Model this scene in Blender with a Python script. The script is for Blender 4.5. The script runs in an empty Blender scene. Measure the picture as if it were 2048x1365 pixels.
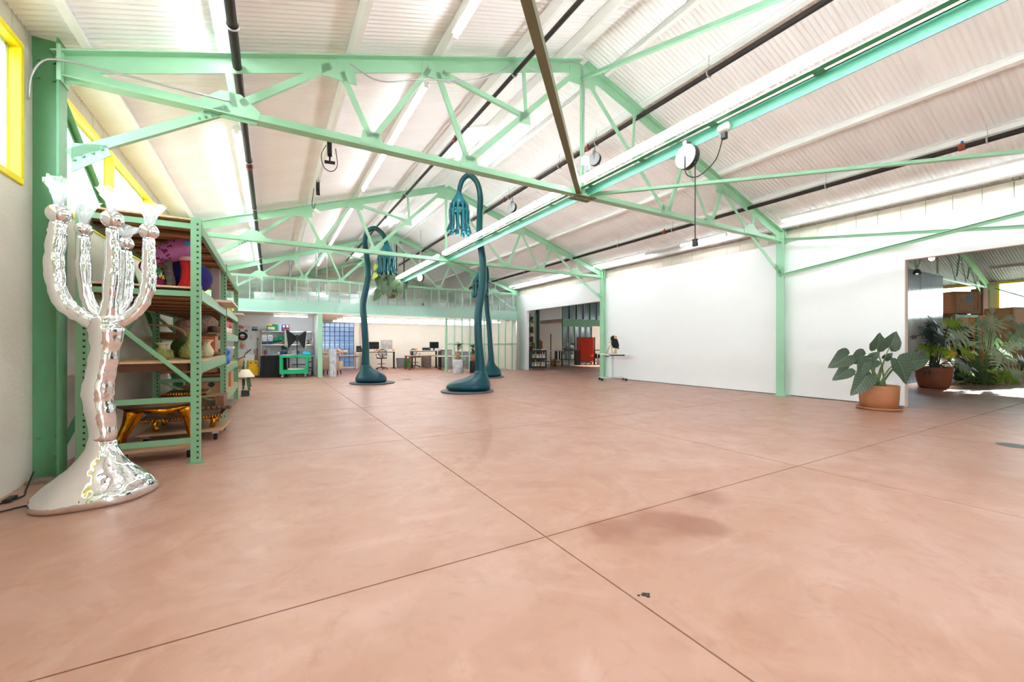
import bpy, math, random
from mathutils import Vector, Matrix, Euler
random.seed(7)
SC = bpy.context.scene
COL = SC.collection
PI = math.pi
# ------------------------------------------------------------------ camera
TH = math.radians(30.09)
cam_d = bpy.data.cameras.new('camera')
cam_d.sensor_width = 36.0
cam_d.lens = 832.0 / 2048.0 * 36.0
cam_d.shift_y = 7.5 / 2048.0
cam_d.clip_start = 0.05
cam_d.clip_end = 400
cam = bpy.data.objects.new('camera', cam_d)
COL.objects.link(cam)
cam.location = (0, 0, 1.35)
cam.rotation_euler = (PI / 2, 0, -TH)
SC.camera = cam
# ------------------------------------------------------------------ world, sun, exposure
SC.view_settings.view_transform = 'Standard'
SC.view_settings.look = 'None'
SC.view_settings.gamma = 1.0
SC.view_settings.use_curve_mapping = False
SC.view_settings.exposure = 1.4
W = bpy.data.worlds.new('sky')
SC.world = W
W.use_nodes = True
wn = W.node_tree
wn.nodes['Background'].inputs[0].default_value = (0.84, 0.93, 1.0, 1)
wn.nodes['Background'].inputs[1].default_value = 6.0
sun_d = bpy.data.lights.new('sun', 'SUN')
sun_d.energy = 16.0
sun_d.angle = math.radians(0.6)
sun_d.color = (1.0, 0.95, 0.86)
sun = bpy.data.objects.new('sun', sun_d)
COL.objects.link(sun)
# travels from the far side of the right hall, about 17 degrees above the horizon
sun.rotation_euler = Vector((-0.95, -0.06, -0.295)).to_track_quat('-Z', 'Y').to_euler()
SC.cycles.use_denoising = True
SC.cycles.max_bounces = 8
SC.cycles.diffuse_bounces = 6
SC.cycles.adaptive_threshold = 0.2
SC.cycles.adaptive_min_samples = 16
SC.cycles.caustics_reflective = False
SC.cycles.caustics_refractive = False
SC.cycles.glossy_bounces = 3
SC.cycles.transmission_bounces = 6
SC.cycles.transparent_max_bounces = 14
SC.cycles.sample_clamp_indirect = 8.0
TUBE = 11.5        # brightness of the lit tubes

def portal(loc, size, normal):
    """sky portal in an opening: only guides where the sky's light is looked for"""
    d = bpy.data.lights.new('sky_portal', 'AREA')
    d.shape = 'RECTANGLE'
    d.size, d.size_y = size
    d.cycles.is_portal = True
    o = bpy.data.objects.new('sky_portal', d)
    COL.objects.link(o)
    o.location = loc
    o.rotation_euler = Vector(normal).to_track_quat('-Z', 'Y').to_euler()
    return o

# ------------------------------------------------------------------ materials
MATS = {}
def lin(c):
    return tuple((x / 12.92 if x <= 0.04045 else ((x + 0.055) / 1.055) ** 2.4) for x in c)
def rgb(r, g, b):
    return lin((r / 255, g / 255, b / 255)) + (1,)
def mat(name, col, rough=0.6, metal=0.0, var=0.0, scale=6.0, bump=0.0, bscale=40.0, spec=0.5, coat=0.0, col2=None, stretch=None, trans=0.0):
    """principled material; var / col2 drive a noise tint, bump a fine relief"""
    if name in MATS:
        return MATS[name]
    m = bpy.data.materials.new(name)
    m.use_nodes = True
    nt = m.node_tree
    b = nt.nodes['Principled BSDF']
    b.inputs['Base Color'].default_value = col
    b.inputs['Roughness'].default_value = rough
    b.inputs['Metallic'].default_value = metal
    b.inputs['Specular IOR Level'].default_value = spec
    if coat:
        b.inputs['Coat Weight'].default_value = coat
    if trans:
        b.inputs['Transmission Weight'].default_value = trans
    tc = nt.nodes.new('ShaderNodeTexCoord')
    src = tc.outputs['Object']
    if stretch:
        mp = nt.nodes.new('ShaderNodeMapping')
        mp.inputs['Scale'].default_value = stretch
        nt.links.new(src, mp.inputs['Vector'])
        src = mp.outputs['Vector']
    if var or col2:
        n = nt.nodes.new('ShaderNodeTexNoise')
        n.inputs['Scale'].default_value = scale
        n.inputs['Detail'].default_value = 5
        nt.links.new(src, n.inputs['Vector'])
        r = nt.nodes.new('ShaderNodeMapRange')
        r.inputs['From Min'].default_value = 0.3
        r.inputs['From Max'].default_value = 0.7
        nt.links.new(n.outputs['Fac'], r.inputs['Value'])
        mx = nt.nodes.new('ShaderNodeMix')
        mx.data_type = 'RGBA'
        c2 = col2 or tuple(max(0, x * (1 - var)) for x in col[:3]) + (1,)
        mx.inputs['A'].default_value = col
        mx.inputs['B'].default_value = c2
        nt.links.new(r.outputs['Result'], mx.inputs['Factor'])
        nt.links.new(mx.outputs['Result'], b.inputs['Base Color'])
    if bump:
        n2 = nt.nodes.new('ShaderNodeTexNoise')
        n2.inputs['Scale'].default_value = bscale
        n2.inputs['Detail'].default_value = 4
        nt.links.new(src, n2.inputs['Vector'])
        bp = nt.nodes.new('ShaderNodeBump')
        bp.inputs['Strength'].default_value = bump
        bp.inputs['Distance'].default_value = 0.02
        nt.links.new(n2.outputs['Fac'], bp.inputs['Height'])
        nt.links.new(bp.outputs['Normal'], b.inputs['Normal'])
    MATS[name] = m
    return m
def emit(name, col, strength):
    if name in MATS:
        return MATS[name]
    m = bpy.data.materials.new(name)
    m.use_nodes = True
    nt = m.node_tree
    nt.nodes.remove(nt.nodes['Principled BSDF'])
    e = nt.nodes.new('ShaderNodeEmission')
    e.inputs[0].default_value = col
    e.inputs[1].default_value = strength
    nt.links.new(e.outputs[0], nt.nodes['Material Output'].inputs[0])
    MATS[name] = m
    return m
def glassy(name, tint, transp=0.8, rough=0.05, body=None, bodyw=0.0, ribs=0.0):
    """thin sheet: tinted see-through + gloss + a little scattering body"""
    if name in MATS:
        return MATS[name]
    m = bpy.data.materials.new(name)
    m.use_nodes = True
    nt = m.node_tree
    nt.nodes.remove(nt.nodes['Principled BSDF'])
    out = nt.nodes['Material Output']
    t = nt.nodes.new('ShaderNodeBsdfTransparent')
    t.inputs[0].default_value = tint
    gl = nt.nodes.new('ShaderNodeBsdfGlossy')
    gl.inputs['Roughness'].default_value = rough
    gl.inputs['Color'].default_value = (1, 1, 1, 1)
    mx = nt.nodes.new('ShaderNodeMixShader')
    lw = nt.nodes.new('ShaderNodeLayerWeight')
    lw.inputs[0].default_value = 0.5
    pw = nt.nodes.new('ShaderNodeMath')
    pw.operation = 'POWER'
    pw.inputs[1].default_value = 5.0
    nt.links.new(lw.outputs['Facing'], pw.inputs[0])
    fr = nt.nodes.new('ShaderNodeMapRange')
    fr.inputs['To Min'].default_value = 0.04
    fr.inputs['To Max'].default_value = 0.7
    nt.links.new(pw.outputs[0], fr.inputs['Value'])
    last = t.outputs[0]
    if bodyw:
        df = nt.nodes.new('ShaderNodeBsdfDiffuse')
        df.inputs[0].default_value = body
        tr = nt.nodes.new('ShaderNodeBsdfTranslucent')
        tr.inputs[0].default_value = body
        m0 = nt.nodes.new('ShaderNodeMixShader')
        m0.inputs[0].default_value = 0.5
        nt.links.new(df.outputs[0], m0.inputs[1])
        nt.links.new(tr.outputs[0], m0.inputs[2])
        m1 = nt.nodes.new('ShaderNodeMixShader')
        m1.inputs[0].default_value = bodyw
        if ribs:
            tc = nt.nodes.new('ShaderNodeTexCoord')
            wv = nt.nodes.new('ShaderNodeTexWave')
            wv.inputs['Scale'].default_value = ribs
            nt.links.new(tc.outputs['Object'], wv.inputs['Vector'])
            mr = nt.nodes.new('ShaderNodeMapRange')
            mr.inputs['To Min'].default_value = bodyw * 0.6
            mr.inputs['To Max'].default_value = bodyw * 1.4
            nt.links.new(wv.outputs['Fac'], mr.inputs['Value'])
            nt.links.new(mr.outputs[0], m1.inputs[0])
        nt.links.new(last, m1.inputs[1])
        nt.links.new(m0.outputs[0], m1.inputs[2])
        last = m1.outputs[0]
    nt.links.new(fr.outputs[0], mx.inputs[0])
    nt.links.new(last, mx.inputs[1])
    nt.links.new(gl.outputs[0], mx.inputs[2])
    nt.links.new(mx.outputs[0], out.inputs[0])
    MATS[name] = m
    return m

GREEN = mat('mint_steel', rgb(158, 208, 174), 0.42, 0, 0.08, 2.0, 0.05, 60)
GREENC = mat('shaded_green', rgb(92, 154, 110), 0.42, 0, 0.10, 2.0, 0.08, 40)  # steel green darkened: the left columns' shade is put into the colour
RACKG = mat('rack_green', rgb(120, 166, 126), 0.45, 0, 0.10, 3.0)
TEALB = mat('teal_beam', rgb(78, 160, 132), 0.4, 0, 0.10, 2.0)
WHITE = mat('white_paint', rgb(240, 240, 240), 0.75, 0, 0.02, 1.5)
WWALL = mat('smooth_white_wall', rgb(246, 248, 250), 0.6, 0, 0.015, 0.8)
BLOCKW = mat('painted_block', rgb(214, 207, 194), 0.8, 0, 0.05, 4.0, 0.25, 30)
ROOFW = mat('corrugated_white', rgb(250, 250, 250), 0.6, 0, 0.05, 0.9, stretch=(0.5, 2.0, 1))
PURL = mat('purlin_white', rgb(242, 242, 240), 0.55, 0, 0.03, 3)
YELLOW = mat('yellow_paint', rgb(246, 222, 20), 0.4)
BLACK = mat('black_plastic', rgb(22, 22, 24), 0.5)
BPIPE = mat('black_pipe', rgb(48, 42, 40), 0.5, 0.3, 0.3, 8)
DGREY = mat('dark_grey', rgb(58, 60, 64), 0.5)
GREY = mat('mid_grey', rgb(128, 128, 132), 0.5)
LGREY = mat('light_grey', rgb(196, 198, 204), 0.45)
CHROME = mat('polished_steel', rgb(215, 215, 220), 0.2, 1.0)
GALV = mat('galvanised', rgb(190, 192, 195), 0.38, 0.8, 0.12, 5)
RUBBER = mat('black_rubber', rgb(20, 20, 20), 0.8)
RED = mat('red_paint', rgb(196, 40, 32), 0.5)
ORANGE = mat('orange_paint', rgb(216, 92, 40), 0.5)
BLUE = mat('blue_paint', rgb(40, 96, 200), 0.5)
WOOD = mat('pale_wood', rgb(196, 156, 116), 0.65, 0, 0.25, 3.0, 0.1, 20, stretch=(1, 8, 8))
PLY = mat('plywood', rgb(205, 168, 128), 0.7, 0, 0.2, 3.0, 0.06, 30, stretch=(8, 1, 1))
DECKU = mat('deck_board', rgb(166, 112, 76), 0.75, 0, 0.3, 2.5, 0.1, 18, stretch=(1, 9, 1))
DECKD = mat('dark_deck_board', rgb(104, 66, 44), 0.8, 0, 0.3, 2.5, 0.1, 18, stretch=(1, 9, 1))  # darker wood tone, also stands in for shaded board undersides
DECKL = mat('light_deck_board', rgb(188, 138, 98), 0.75, 0, 0.25, 2.5, 0.1, 18, stretch=(1, 9, 1))  # lighter wood tone, also stands in for lit board fronts
DWOOD = mat('brown_wood', rgb(120, 70, 40), 0.5, 0, 0.3, 4.0, stretch=(1, 6, 6))
CARD = mat('cardboard', rgb(182, 140, 100), 0.85, 0, 0.08, 6)
TERRA = mat('terracotta', rgb(176, 112, 74), 0.7, 0, 0.15, 5, 0.08, 30)
DTERRA = mat('brown_terracotta', rgb(132, 74, 46), 0.6, 0, 0.2, 5, 0.08, 30)
SOIL = mat('dark_soil', rgb(58, 42, 32), 0.95, 0, 0.4, 30, 0.6, 60)
TUBEM = emit('lit_tube', (0.93, 0.97, 1.0, 1), TUBE)

# ------------------------------------------------------------------ mesh helpers
class MB:
    def __init__(s):
        s.v = []
        s.f = []
    def add(s, vs, fs):
        n = len(s.v)
        s.v += [tuple(p) for p in vs]
        s.f += [tuple(i + n for i in f) for f in fs]
        return s
    def bb(s, x0, x1, y0, y1, z0, z1):
        return s.add([(x0, y0, z0), (x1, y0, z0), (x1, y1, z0), (x0, y1, z0), (x0, y0, z1), (x1, y0, z1), (x1, y1, z1), (x0, y1, z1)],
                     [(0, 3, 2, 1), (4, 5, 6, 7), (0, 1, 5, 4), (1, 2, 6, 5), (2, 3, 7, 6), (3, 0, 4, 7)])
    def box(s, c, d, rz=0.0, rx=0.0, ry=0.0):
        M = Euler((rx, ry, rz)).to_matrix()
        c = Vector(c)
        hx, hy, hz = d[0] / 2, d[1] / 2, d[2] / 2
        vs = [c + M @ Vector(p) for p in [(-hx, -hy, -hz), (hx, -hy, -hz), (hx, hy, -hz), (-hx, hy, -hz), (-hx, -hy, hz), (hx, -hy, hz), (hx, hy, hz), (-hx, hy, hz)]]
        return s.add(vs, [(0, 3, 2, 1), (4, 5, 6, 7), (0, 1, 5, 4), (1, 2, 6, 5), (2, 3, 7, 6), (3, 0, 4, 7)])
    def sect(s, p0, p1, poly, up=(0, 0, 1)):
        """a section (list of (side, up) points, counter-clockwise) drawn from p0 to p1"""
        p0, p1 = Vector(p0), Vector(p1)
        t = (p1 - p0).normalized()
        u = Vector(up)
        sd = t.cross(u)
        if sd.length < 1e-5:
            sd = t.cross(Vector((1, 0, 0)))
        sd.normalize()
        u = sd.cross(t).normalized()
        n = len(poly)
        vs = [p0 + sd * a + u * b for a, b in poly] + [p1 + sd * a + u * b for a, b in poly]
        fs = [tuple(range(n)), tuple(range(2 * n - 1, n - 1, -1))]
        for i in range(n):
            j = (i + 1) % n
            fs.append((i, i + n, j + n, j))
        return s.add(vs, fs)
    def bar(s, p0, p1, w, h, up=(0, 0, 1)):
        return s.sect(p0, p1, [(-w / 2, -h / 2), (w / 2, -h / 2), (w / 2, h / 2), (-w / 2, h / 2)], up)
    def tee(s, p0, p1, w, h, t, up=(0, 0, 1), flip=False):
        """tee section: flange at the top (or at the bottom when flip)"""
        P = [(-t / 2, 0), (t / 2, 0), (t / 2, h - t), (w / 2, h - t), (w / 2, h), (-w / 2, h), (-w / 2, h - t), (-t / 2, h - t)]
        if flip:
            P = [(a, -b) for a, b in reversed(P)]
        return s.sect(p0, p1, P, up)
    def ell_(s, p0, p1, a, b, t, up=(0, 0, 1), flip=False):
        """angle section with legs a (side) and b (up)"""
        P = [(0, 0), (a, 0), (a, t), (t, t), (t, b), (0, b)]
        if flip:
            P = [(-x, y) for x, y in reversed(P)]
        return s.sect(p0, p1, P, up)
    def ibeam(s, p0, p1, w, h, t, up=(0, 0, 1)):
        P = [(-w / 2, -h / 2), (w / 2, -h / 2), (w / 2, -h / 2 + t), (t / 2, -h / 2 + t), (t / 2, h / 2 - t), (w / 2, h / 2 - t), (w / 2, h / 2),
             (-w / 2, h / 2), (-w / 2, h / 2 - t), (-t / 2, h / 2 - t), (-t / 2, -h / 2 + t), (-w / 2, -h / 2 + t)]
        return s.sect(p0, p1, P, up)
    def loft(s, rings, cap=True, close=False):
        n = len(rings[0])
        base = len(s.v)
        for r in rings:
            s.v += [tuple(p) for p in r]
        m = len(rings)
        for i in range(m - 1 + (1 if close else 0)):
            a, b = base + i * n, base + ((i + 1) % m) * n
            for j in range(n):
                k = (j + 1) % n
                s.f.append((a + j, a + k, b + k, b + j))
        if cap and not close:
            s.f.append(tuple(base + j for j in range(n - 1, -1, -1)))
            s.f.append(tuple(base + (m - 1) * n + j for j in range(n)))
        return s
    def tube(s, pts, r, n=8, cap=True, flat=1.0):
        pts = [Vector(p) for p in pts]
        m = len(pts)
        rr = r if isinstance(r, (list, tuple)) else [r] * m
        rings = []
        nrm = None
        for i, p in enumerate(pts):
            t = (pts[min(i + 1, m - 1)] - pts[max(i - 1, 0)])
            if t.length < 1e-9:
                t = Vector((0, 0, 1))
            t.normalize()
            if nrm is None:
                nrm = t.cross(Vector((0, 0, 1)))
                if nrm.length < 1e-3:
                    nrm = t.cross(Vector((0, 1, 0)))
            nrm = nrm - t * nrm.dot(t)
            nrm.normalize()
            b = t.cross(nrm)
            rings.append([p + (nrm * math.cos(2 * PI * k / n) + b * math.sin(2 * PI * k / n) * flat) * rr[i] for k in range(n)])
        return s.loft(rings, cap)
    def lathe(s, prof, n=20, c=(0, 0, 0), sx=1.0, sy=1.0):
        c = Vector(c)
        rings = [[c + Vector((max(r, 1e-4) * math.cos(2 * PI * k / n) * sx, max(r, 1e-4) * math.sin(2 * PI * k / n) * sy, z)) for k in range(n)] for r, z in prof]
        return s.loft(rings, True)
    def ball(s, c, r, n=16, m=10):
        r = r if isinstance(r, (list, tuple)) else (r, r, r)
        rings = []
        c = Vector(c)
        for i in range(m + 1):
            ph = -PI / 2 + PI * i / m
            cr = max(math.cos(ph), 1e-3)
            rings.append([c + Vector((r[0] * cr * math.cos(2 * PI * k / n), r[1] * cr * math.sin(2 * PI * k / n), r[2] * math.sin(ph))) for k in range(n)])
        return s.loft(rings, True)
    def torus(s, c, R, r, n=24, m=8, M=None):
        rings = []
        c = Vector(c)
        for i in range(n):
            a = 2 * PI * i / n
            ring = []
            for j in range(m):
                b = 2 * PI * j / m
                p = Vector(((R + r * math.cos(b)) * math.cos(a), (R + r * math.cos(b)) * math.sin(a), r * math.sin(b)))
                ring.append(c + (M @ p if M else p))
            rings.append(ring)
        return s.loft(rings, False, True)
    def plate(s, poly, o, u, v, t):
        """flat polygon (2-D points on axes u, v from o) with thickness t"""
        o, u, v = Vector(o), Vector(u).normalized(), Vector(v).normalized()
        w = u.cross(v).normalized() * (t / 2)
        n = len(poly)
        vs = [o + u * a + v * b - w for a, b in poly] + [o + u * a + v * b + w for a, b in poly]
        fs = [tuple(range(n - 1, -1, -1)), tuple(range(n, 2 * n))]
        for i in range(n):
            j = (i + 1) % n
            fs.append((i, j, j + n, i + n))
        return s.add(vs, fs)
    def mesh(s, name, m, smooth=False):
        me = bpy.data.meshes.new(name)
        me.from_pydata(s.v, [], s.f)
        me.update()
        if m:
            me.materials.append(m)
        if smooth:
            me.polygons.foreach_set('use_smooth', [True] * len(me.polygons))
            if smooth == 'auto':
                me.set_sharp_from_angle(angle=math.radians(40))
        return me
    def build(s, name, m, parent=None, smooth=False, bev=0.0, loc=None, rot=None):
        o = bpy.data.objects.new(name, s.mesh(name, m, smooth))
        COL.objects.link(o)
        if parent:
            o.parent = parent
        if loc is not None:
            o.location = loc
        if rot is not None:
            o.rotation_euler = rot
        if bev:
            b = o.modifiers.new('bevel', 'BEVEL')
            b.width = bev
            b.segments = 2
            b.limit_method = 'ANGLE'
        return o
def inst(name, me, parent=None, loc=(0, 0, 0), rot=(0, 0, 0), scale=(1, 1, 1)):
    o = bpy.data.objects.new(name, me)
    COL.objects.link(o)
    o.parent = parent
    o.location, o.rotation_euler, o.scale = loc, rot, scale
    return o
def tag(o, label, cat, group=None, kind=None):
    o['label'] = label
    o['category'] = cat
    if group:
        o['group'] = group
    if kind:
        o['kind'] = kind
    return o
def thing(name, label, cat, loc=(0, 0, 0), rz=0.0, group=None):
    o = bpy.data.objects.new(name, None)
    o.empty_display_size = 0.1
    COL.objects.link(o)
    o.location = loc
    o.rotation_euler = (0, 0, rz)
    return tag(o, label, cat, group)
def struct(o, label, cat='structure'):
    o['kind'] = 'structure'
    o['label'] = label
    o['category'] = cat
    return o
def sroot(name, label, cat='structure', loc=(0, 0, 0)):
    o = bpy.data.objects.new(name, None)
    COL.objects.link(o)
    o.location = loc
    return struct(o, label, cat)
def dup(root, loc, rz=None, label=None, group=None):
    r = root.copy()
    COL.objects.link(r)
    r.location = loc
    if rz is not None:
        r.rotation_euler = (0, 0, rz)
    if label:
        r['label'] = label
    if group:
        r['group'] = group
    for ch in list(root.children):
        c = ch.copy()
        COL.objects.link(c)
        c.parent = r
        for gch in list(ch.children):
            d = gch.copy()
            COL.objects.link(d)
            d.parent = c
    return r
def arc(c, r, a0, a1, n, ax=(1, 0, 0), ay=(0, 0, 1)):
    c, ax, ay = Vector(c), Vector(ax), Vector(ay)
    return [c + ax * (r * math.cos(a0 + (a1 - a0) * i / n)) + ay * (r * math.sin(a0 + (a1 - a0) * i / n)) for i in range(n + 1)]
def spline(pts, k=6):
    """smooth curve through the points (Catmull-Rom)"""
    P = [Vector(p) for p in pts]
    P = [P[0] * 2 - P[1]] + P + [P[-1] * 2 - P[-2]]
    out = []
    for i in range(1, len(P) - 2):
        for j in range(k):
            t = j / k
            a, b, c, d = P[i - 1], P[i], P[i + 1], P[i + 2]
            out.append(0.5 * ((2 * b) + (c - a) * t + (2 * a - 5 * b + 4 * c - d) * t * t + (3 * b - a - 3 * c + d) * t ** 3))
    out.append(P[-2])
    return out
def lerps(vals, k):
    out = []
    for i in range(len(vals) - 1):
        for j in range(k):
            out.append(vals[i] + (vals[i + 1] - vals[i]) * j / k)
    out.append(vals[-1])
    return out
# ================================================================== SETTING
XL, XR, XC = -2.05, 11.87, 4.95
ZA, SL = 6.72, 0.328                       # roof apex and slope
TY = [5.97 + 6.87 * k for k in (-2, -1, 0, 1, 2, 3)]   # truss lines
YB, YE = -8.0, 27.6
def roof_z(x):
    return ZA - SL * abs(x - XC)

# ---- floor: stained slabs divided by saw-cut joints
def floor_material():
    m = bpy.data.materials.new('stained_concrete')
    m.use_nodes = True
    nt = m.node_tree
    N, L = nt.nodes, nt.links
    b = N['Principled BSDF']
    tc = N.new('ShaderNodeTexCoord')
    P = tc.outputs['Object']
    def noise(scale, detail=6, dist=0.0, rough=0.55):
        n = N.new('ShaderNodeTexNoise')
        n.inputs['Scale'].default_value = scale
        n.inputs['Detail'].default_value = detail
        n.inputs['Roughness'].default_value = rough
        n.inputs['Distortion'].default_value = dist
        L.new(P, n.inputs['Vector'])
        return n.outputs['Fac']
    def rng(v, a, c, lo=0.0, hi=1.0):
        r = N.new('ShaderNodeMapRange')
        for k, x in zip(('From Min', 'From Max', 'To Min', 'To Max'), (a, c, lo, hi)):
            r.inputs[k].default_value = x
        L.new(v, r.inputs['Value'])
        return r.outputs['Result']
    def mix(f, a, c):
        x = N.new('ShaderNodeMix')
        x.data_type = 'RGBA'
        for k, y in (('Factor', f), ('A', a), ('B', c)):
            if isinstance(y, (tuple, float)):
                x.inputs[k].default_value = y
            else:
                L.new(y, x.inputs[k])
        return x.outputs['Result']
    def mul(a, k):
        x = N.new('ShaderNodeMath')
        x.operation = 'MULTIPLY'
        L.new(a, x.inputs[0])
        if isinstance(k, float):
            x.inputs[1].default_value = k
        else:
            L.new(k, x.inputs[1])
        return x.outputs[0]
    c = mix(rng(noise(0.45, 5, 0.6), 0.35, 0.65), rgb(175, 129, 108), rgb(178, 137, 121))
    c = mix(rng(noise(1.3, 7, 1.4), 0.48, 0.68, 0, 0.65), c, rgb(166, 119, 97))
    c = mix(rng(noise(0.33, 8, 2.2), 0.46, 0.58, 0, 0.25), c, rgb(190, 150, 137))
    c = mix(rng(noise(0.9, 9, 3.0, 0.6), 0.50, 0.68, 0, 0.4), c, rgb(198, 160, 146))
    c = mix(rng(noise(2.6, 9, 2.0, 0.65), 0.54, 0.70, 0, 0.5), c, rgb(160, 112, 90))
    c = mix(rng(noise(6.0, 8, 0.8), 0.55, 0.8, 0, 0.35), c, rgb(154, 110, 92))
    # old spills
    for (x, y, r) in ((2.52, 2.20, 0.30), (2.74, 2.02, 0.20), (3.32, 2.30, 0.26), (2.15, 2.28, 0.22), (5.0, 3.5, 0.25), (2.2, 3.3, 0.22)):
        v = N.new('ShaderNodeVectorMath')
        v.operation = 'DISTANCE'
        nn = N.new('ShaderNodeTexNoise')
        nn.inputs['Scale'].default_value = 2.6
        L.new(P, nn.inputs['Vector'])
        off = N.new('ShaderNodeVectorMath')
        off.operation = 'MULTIPLY_ADD'
        L.new(nn.outputs['Color'], off.inputs[0])
        off.inputs[1].default_value = (0.5, 0.5, 0)
        L.new(P, off.inputs[2])
        L.new(off.outputs[0], v.inputs[0])
        v.inputs[1].default_value = (x + 0.25, y + 0.25, 0)
        c = mix(rng(v.outputs['Value'], r * 0.45, r * 1.1, 0.72 if r > 0.195 and x < 4 and y < 3 else 0.28, 0.0), c, rgb(140, 84, 60))
    L.new(c, b.inputs['Base Color'])
    L.new(rng(noise(1.7, 6, 1.0), 0.3, 0.7, 0.31, 0.44), b.inputs['Roughness'])
    b.inputs['Specular IOR Level'].default_value = 0.5
    return m
FLOORM = floor_material()
JOINT = mat('joint_dirt', rgb(58, 42, 36), 0.9, 0, 0.3, 20)
XE2 = 30.5                                      # far wall of the neighbouring hall
fl = struct(MB().bb(XL - 0.3, XE2 + 0.3, YB, YE, -0.16, -0.012).build('floor', JOINT), 'salmon stained concrete floor slab with saw-cut joints', 'floor')
gx = [XL - 0.3] + [1.67 + 3.4 * k for k in range(0, 9) if 1.67 + 3.4 * k < XE2] + [XE2 + 0.3]
gy = [YB] + [2.41 + 3.47 * k for k in range(-3, 8) if YB < 2.41 + 3.47 * k < YE] + [YE]
for i in range(len(gx) - 1):
    for j in range(len(gy) - 1):
        MB().bb(gx[i] + 0.0055, gx[i + 1] - 0.0055, gy[j] + 0.0055, gy[j + 1] - 0.0055, -0.05, 0).build('slab', FLOORM, fl)
struct(MB().bb(-90, 120, -90, 120, -0.4, -0.2).build('ground_outside', mat('yard', rgb(150, 148, 142), 0.9)), 'paved yard around the building', 'ground')

# ---- corrugated roof: every sheet is a piece of the ceiling
def sheet_mesh(x0, x1, side, width=0.93, waves=12, xc=XC, za=ZA):
    mb = MB()
    n = waves * 6
    vs, fs = [], []
    for k in range(n + 3):
        y = width * k / n
        w = 0.010 * math.cos(2 * PI * k / 6)
        for x in (x0, x1):
            vs.append((xc + side * (x - xc), y, za - SL * abs(x - xc) + w))
    for k in range(n + 2):
        fs.append((2 * k, 2 * k + 1, 2 * k + 3, 2 * k + 2))
    mb.add(vs, fs)
    return mb
ceil = sroot('ceiling', 'white corrugated metal gable roof seen from below', 'ceiling')
MB().sect((XC, YB, ZA + 0.03), (XC, YE, ZA + 0.03), [(-0.35, -0.10), (0, 0.012), (0.35, -0.10), (0.35, -0.09), (0, 0.022), (-0.35, -0.09)]).build('ridge_cap', ROOFW, ceil)
SKY_A, SKY_B = 3.82, 4.74                       # skylight reach across the slope
me_full = sheet_mesh(XL - 0.25, XC, 1).mesh('roof_sheet', ROOFW, True)
me_low = sheet_mesh(XL - 0.25, SKY_A, 1).mesh('roof_sheet', ROOFW, True)
me_top = sheet_mesh(SKY_B, XC, 1).mesh('roof_sheet', ROOFW, True)
me_r = sheet_mesh(XL - 0.25, XC, -1).mesh('roof_sheet', ROOFW, True)
k0 = math.floor((YB - 8.78) / 0.93)
k1 = math.ceil((YE - 8.78) / 0.93)
SKYL = {0, 1, 8, 9, 16, 17, -8, -9}
for k in range(k0, k1):
    y = 8.78 + 0.93 * k
    dz = 0.003 * (k % 2)
    if k in SKYL:
        inst('roof_sheet', me_low, ceil, (0, y, dz))
        inst('roof_sheet', me_top, ceil, (0, y, dz))
    else:
        inst('roof_sheet', me_full, ceil, (0, y, dz))
    inst('roof_sheet', me_r, ceil, (0, y, 0.003 * ((k + 1) % 2)))
SKYG = glassy('skylight_sheet', (0.97, 0.985, 1, 1), rough=0.2, body=(0.95, 0.97, 1, 1), bodyw=0.35)
for n, k in enumerate((0, 8, 16, -9)):
    y0, y1 = 8.78 + 0.93 * k, 8.78 + 0.93 * (k + 2)
    s = sroot('window_%d' % (20 + n), ['skylight in the left roof slope, behind the nearest truss', 'skylight in the left roof slope, behind the second truss', 'skylight in the left roof slope at the far end', 'skylight in the left roof slope behind the viewer'][n], 'skylight')
    za, zb = roof_z(SKY_A), roof_z(SKY_B)
    MB().add([(SKY_A, y0, za + 0.16), (SKY_B, y0, zb + 0.16), (SKY_B, y1, zb + 0.16), (SKY_A, y1, za + 0.16)], [(0, 1, 2, 3)]).build('skylight_sheet', SKYG, s)
    kb = MB()
    for (a, b_) in (((SKY_A, y0, za), (SKY_B, y0, zb)), ((SKY_B, y0, zb), (SKY_B, y1, zb)), ((SKY_B, y1, zb), (SKY_A, y1, za)), ((SKY_A, y1, za), (SKY_A, y0, za))):
        kb = MB().bar(Vector(a) + Vector((0, 0, 0.06)), Vector(b_) + Vector((0, 0, 0.06)), 0.03, 0.2)
        kb.build('curb', PURL, s)
    portal(((SKY_A + SKY_B) / 2, (y0 + y1) / 2, (za + zb) / 2 + 0.2), (0.95, 1.85), (0.31, 0, -0.95))

# ---- purlins
PX = [-1.68, -0.42, 0.93, 2.17, 3.46, 4.42]
for n, x in enumerate(PX + [2 * XC - x for x in PX]):
    zz = roof_z(x) - 0.015
    s = 1 if x < XC else -1
    ang = math.atan(SL) * s
    up = (-math.sin(ang), 0, math.cos(ang))
    P = [(-0.035, -0.15), (0.035, -0.15), (0.035, -0.135), (-0.02, -0.135), (-0.02, -0.012), (0.03, -0.012), (0.03, 0), (-0.035, 0)]
    o = MB().sect((x, YB, zz), (x, YE, zz), P if s > 0 else [(-a, b) for a, b in reversed(P)], up).build('trim_%d' % (30 + n), PURL)
    if x < XC:
        pos = ['lowest, beside the windows', 'second from the window eave', 'third from the window eave', 'fourth from the window eave', 'fifth from the window eave', 'next to the ridge'][n]
        struct(o, 'white roof purlin on the window side, ' + pos, 'purlin')
    else:
        pos = ['lowest, beside the white wall', 'second from the white wall eave', 'third from the white wall eave', 'fourth from the white wall eave', 'fifth from the white wall eave', 'next to the ridge'][n - 6]
        struct(o, 'white roof purlin on the white wall side, ' + pos, 'purlin')

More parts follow.
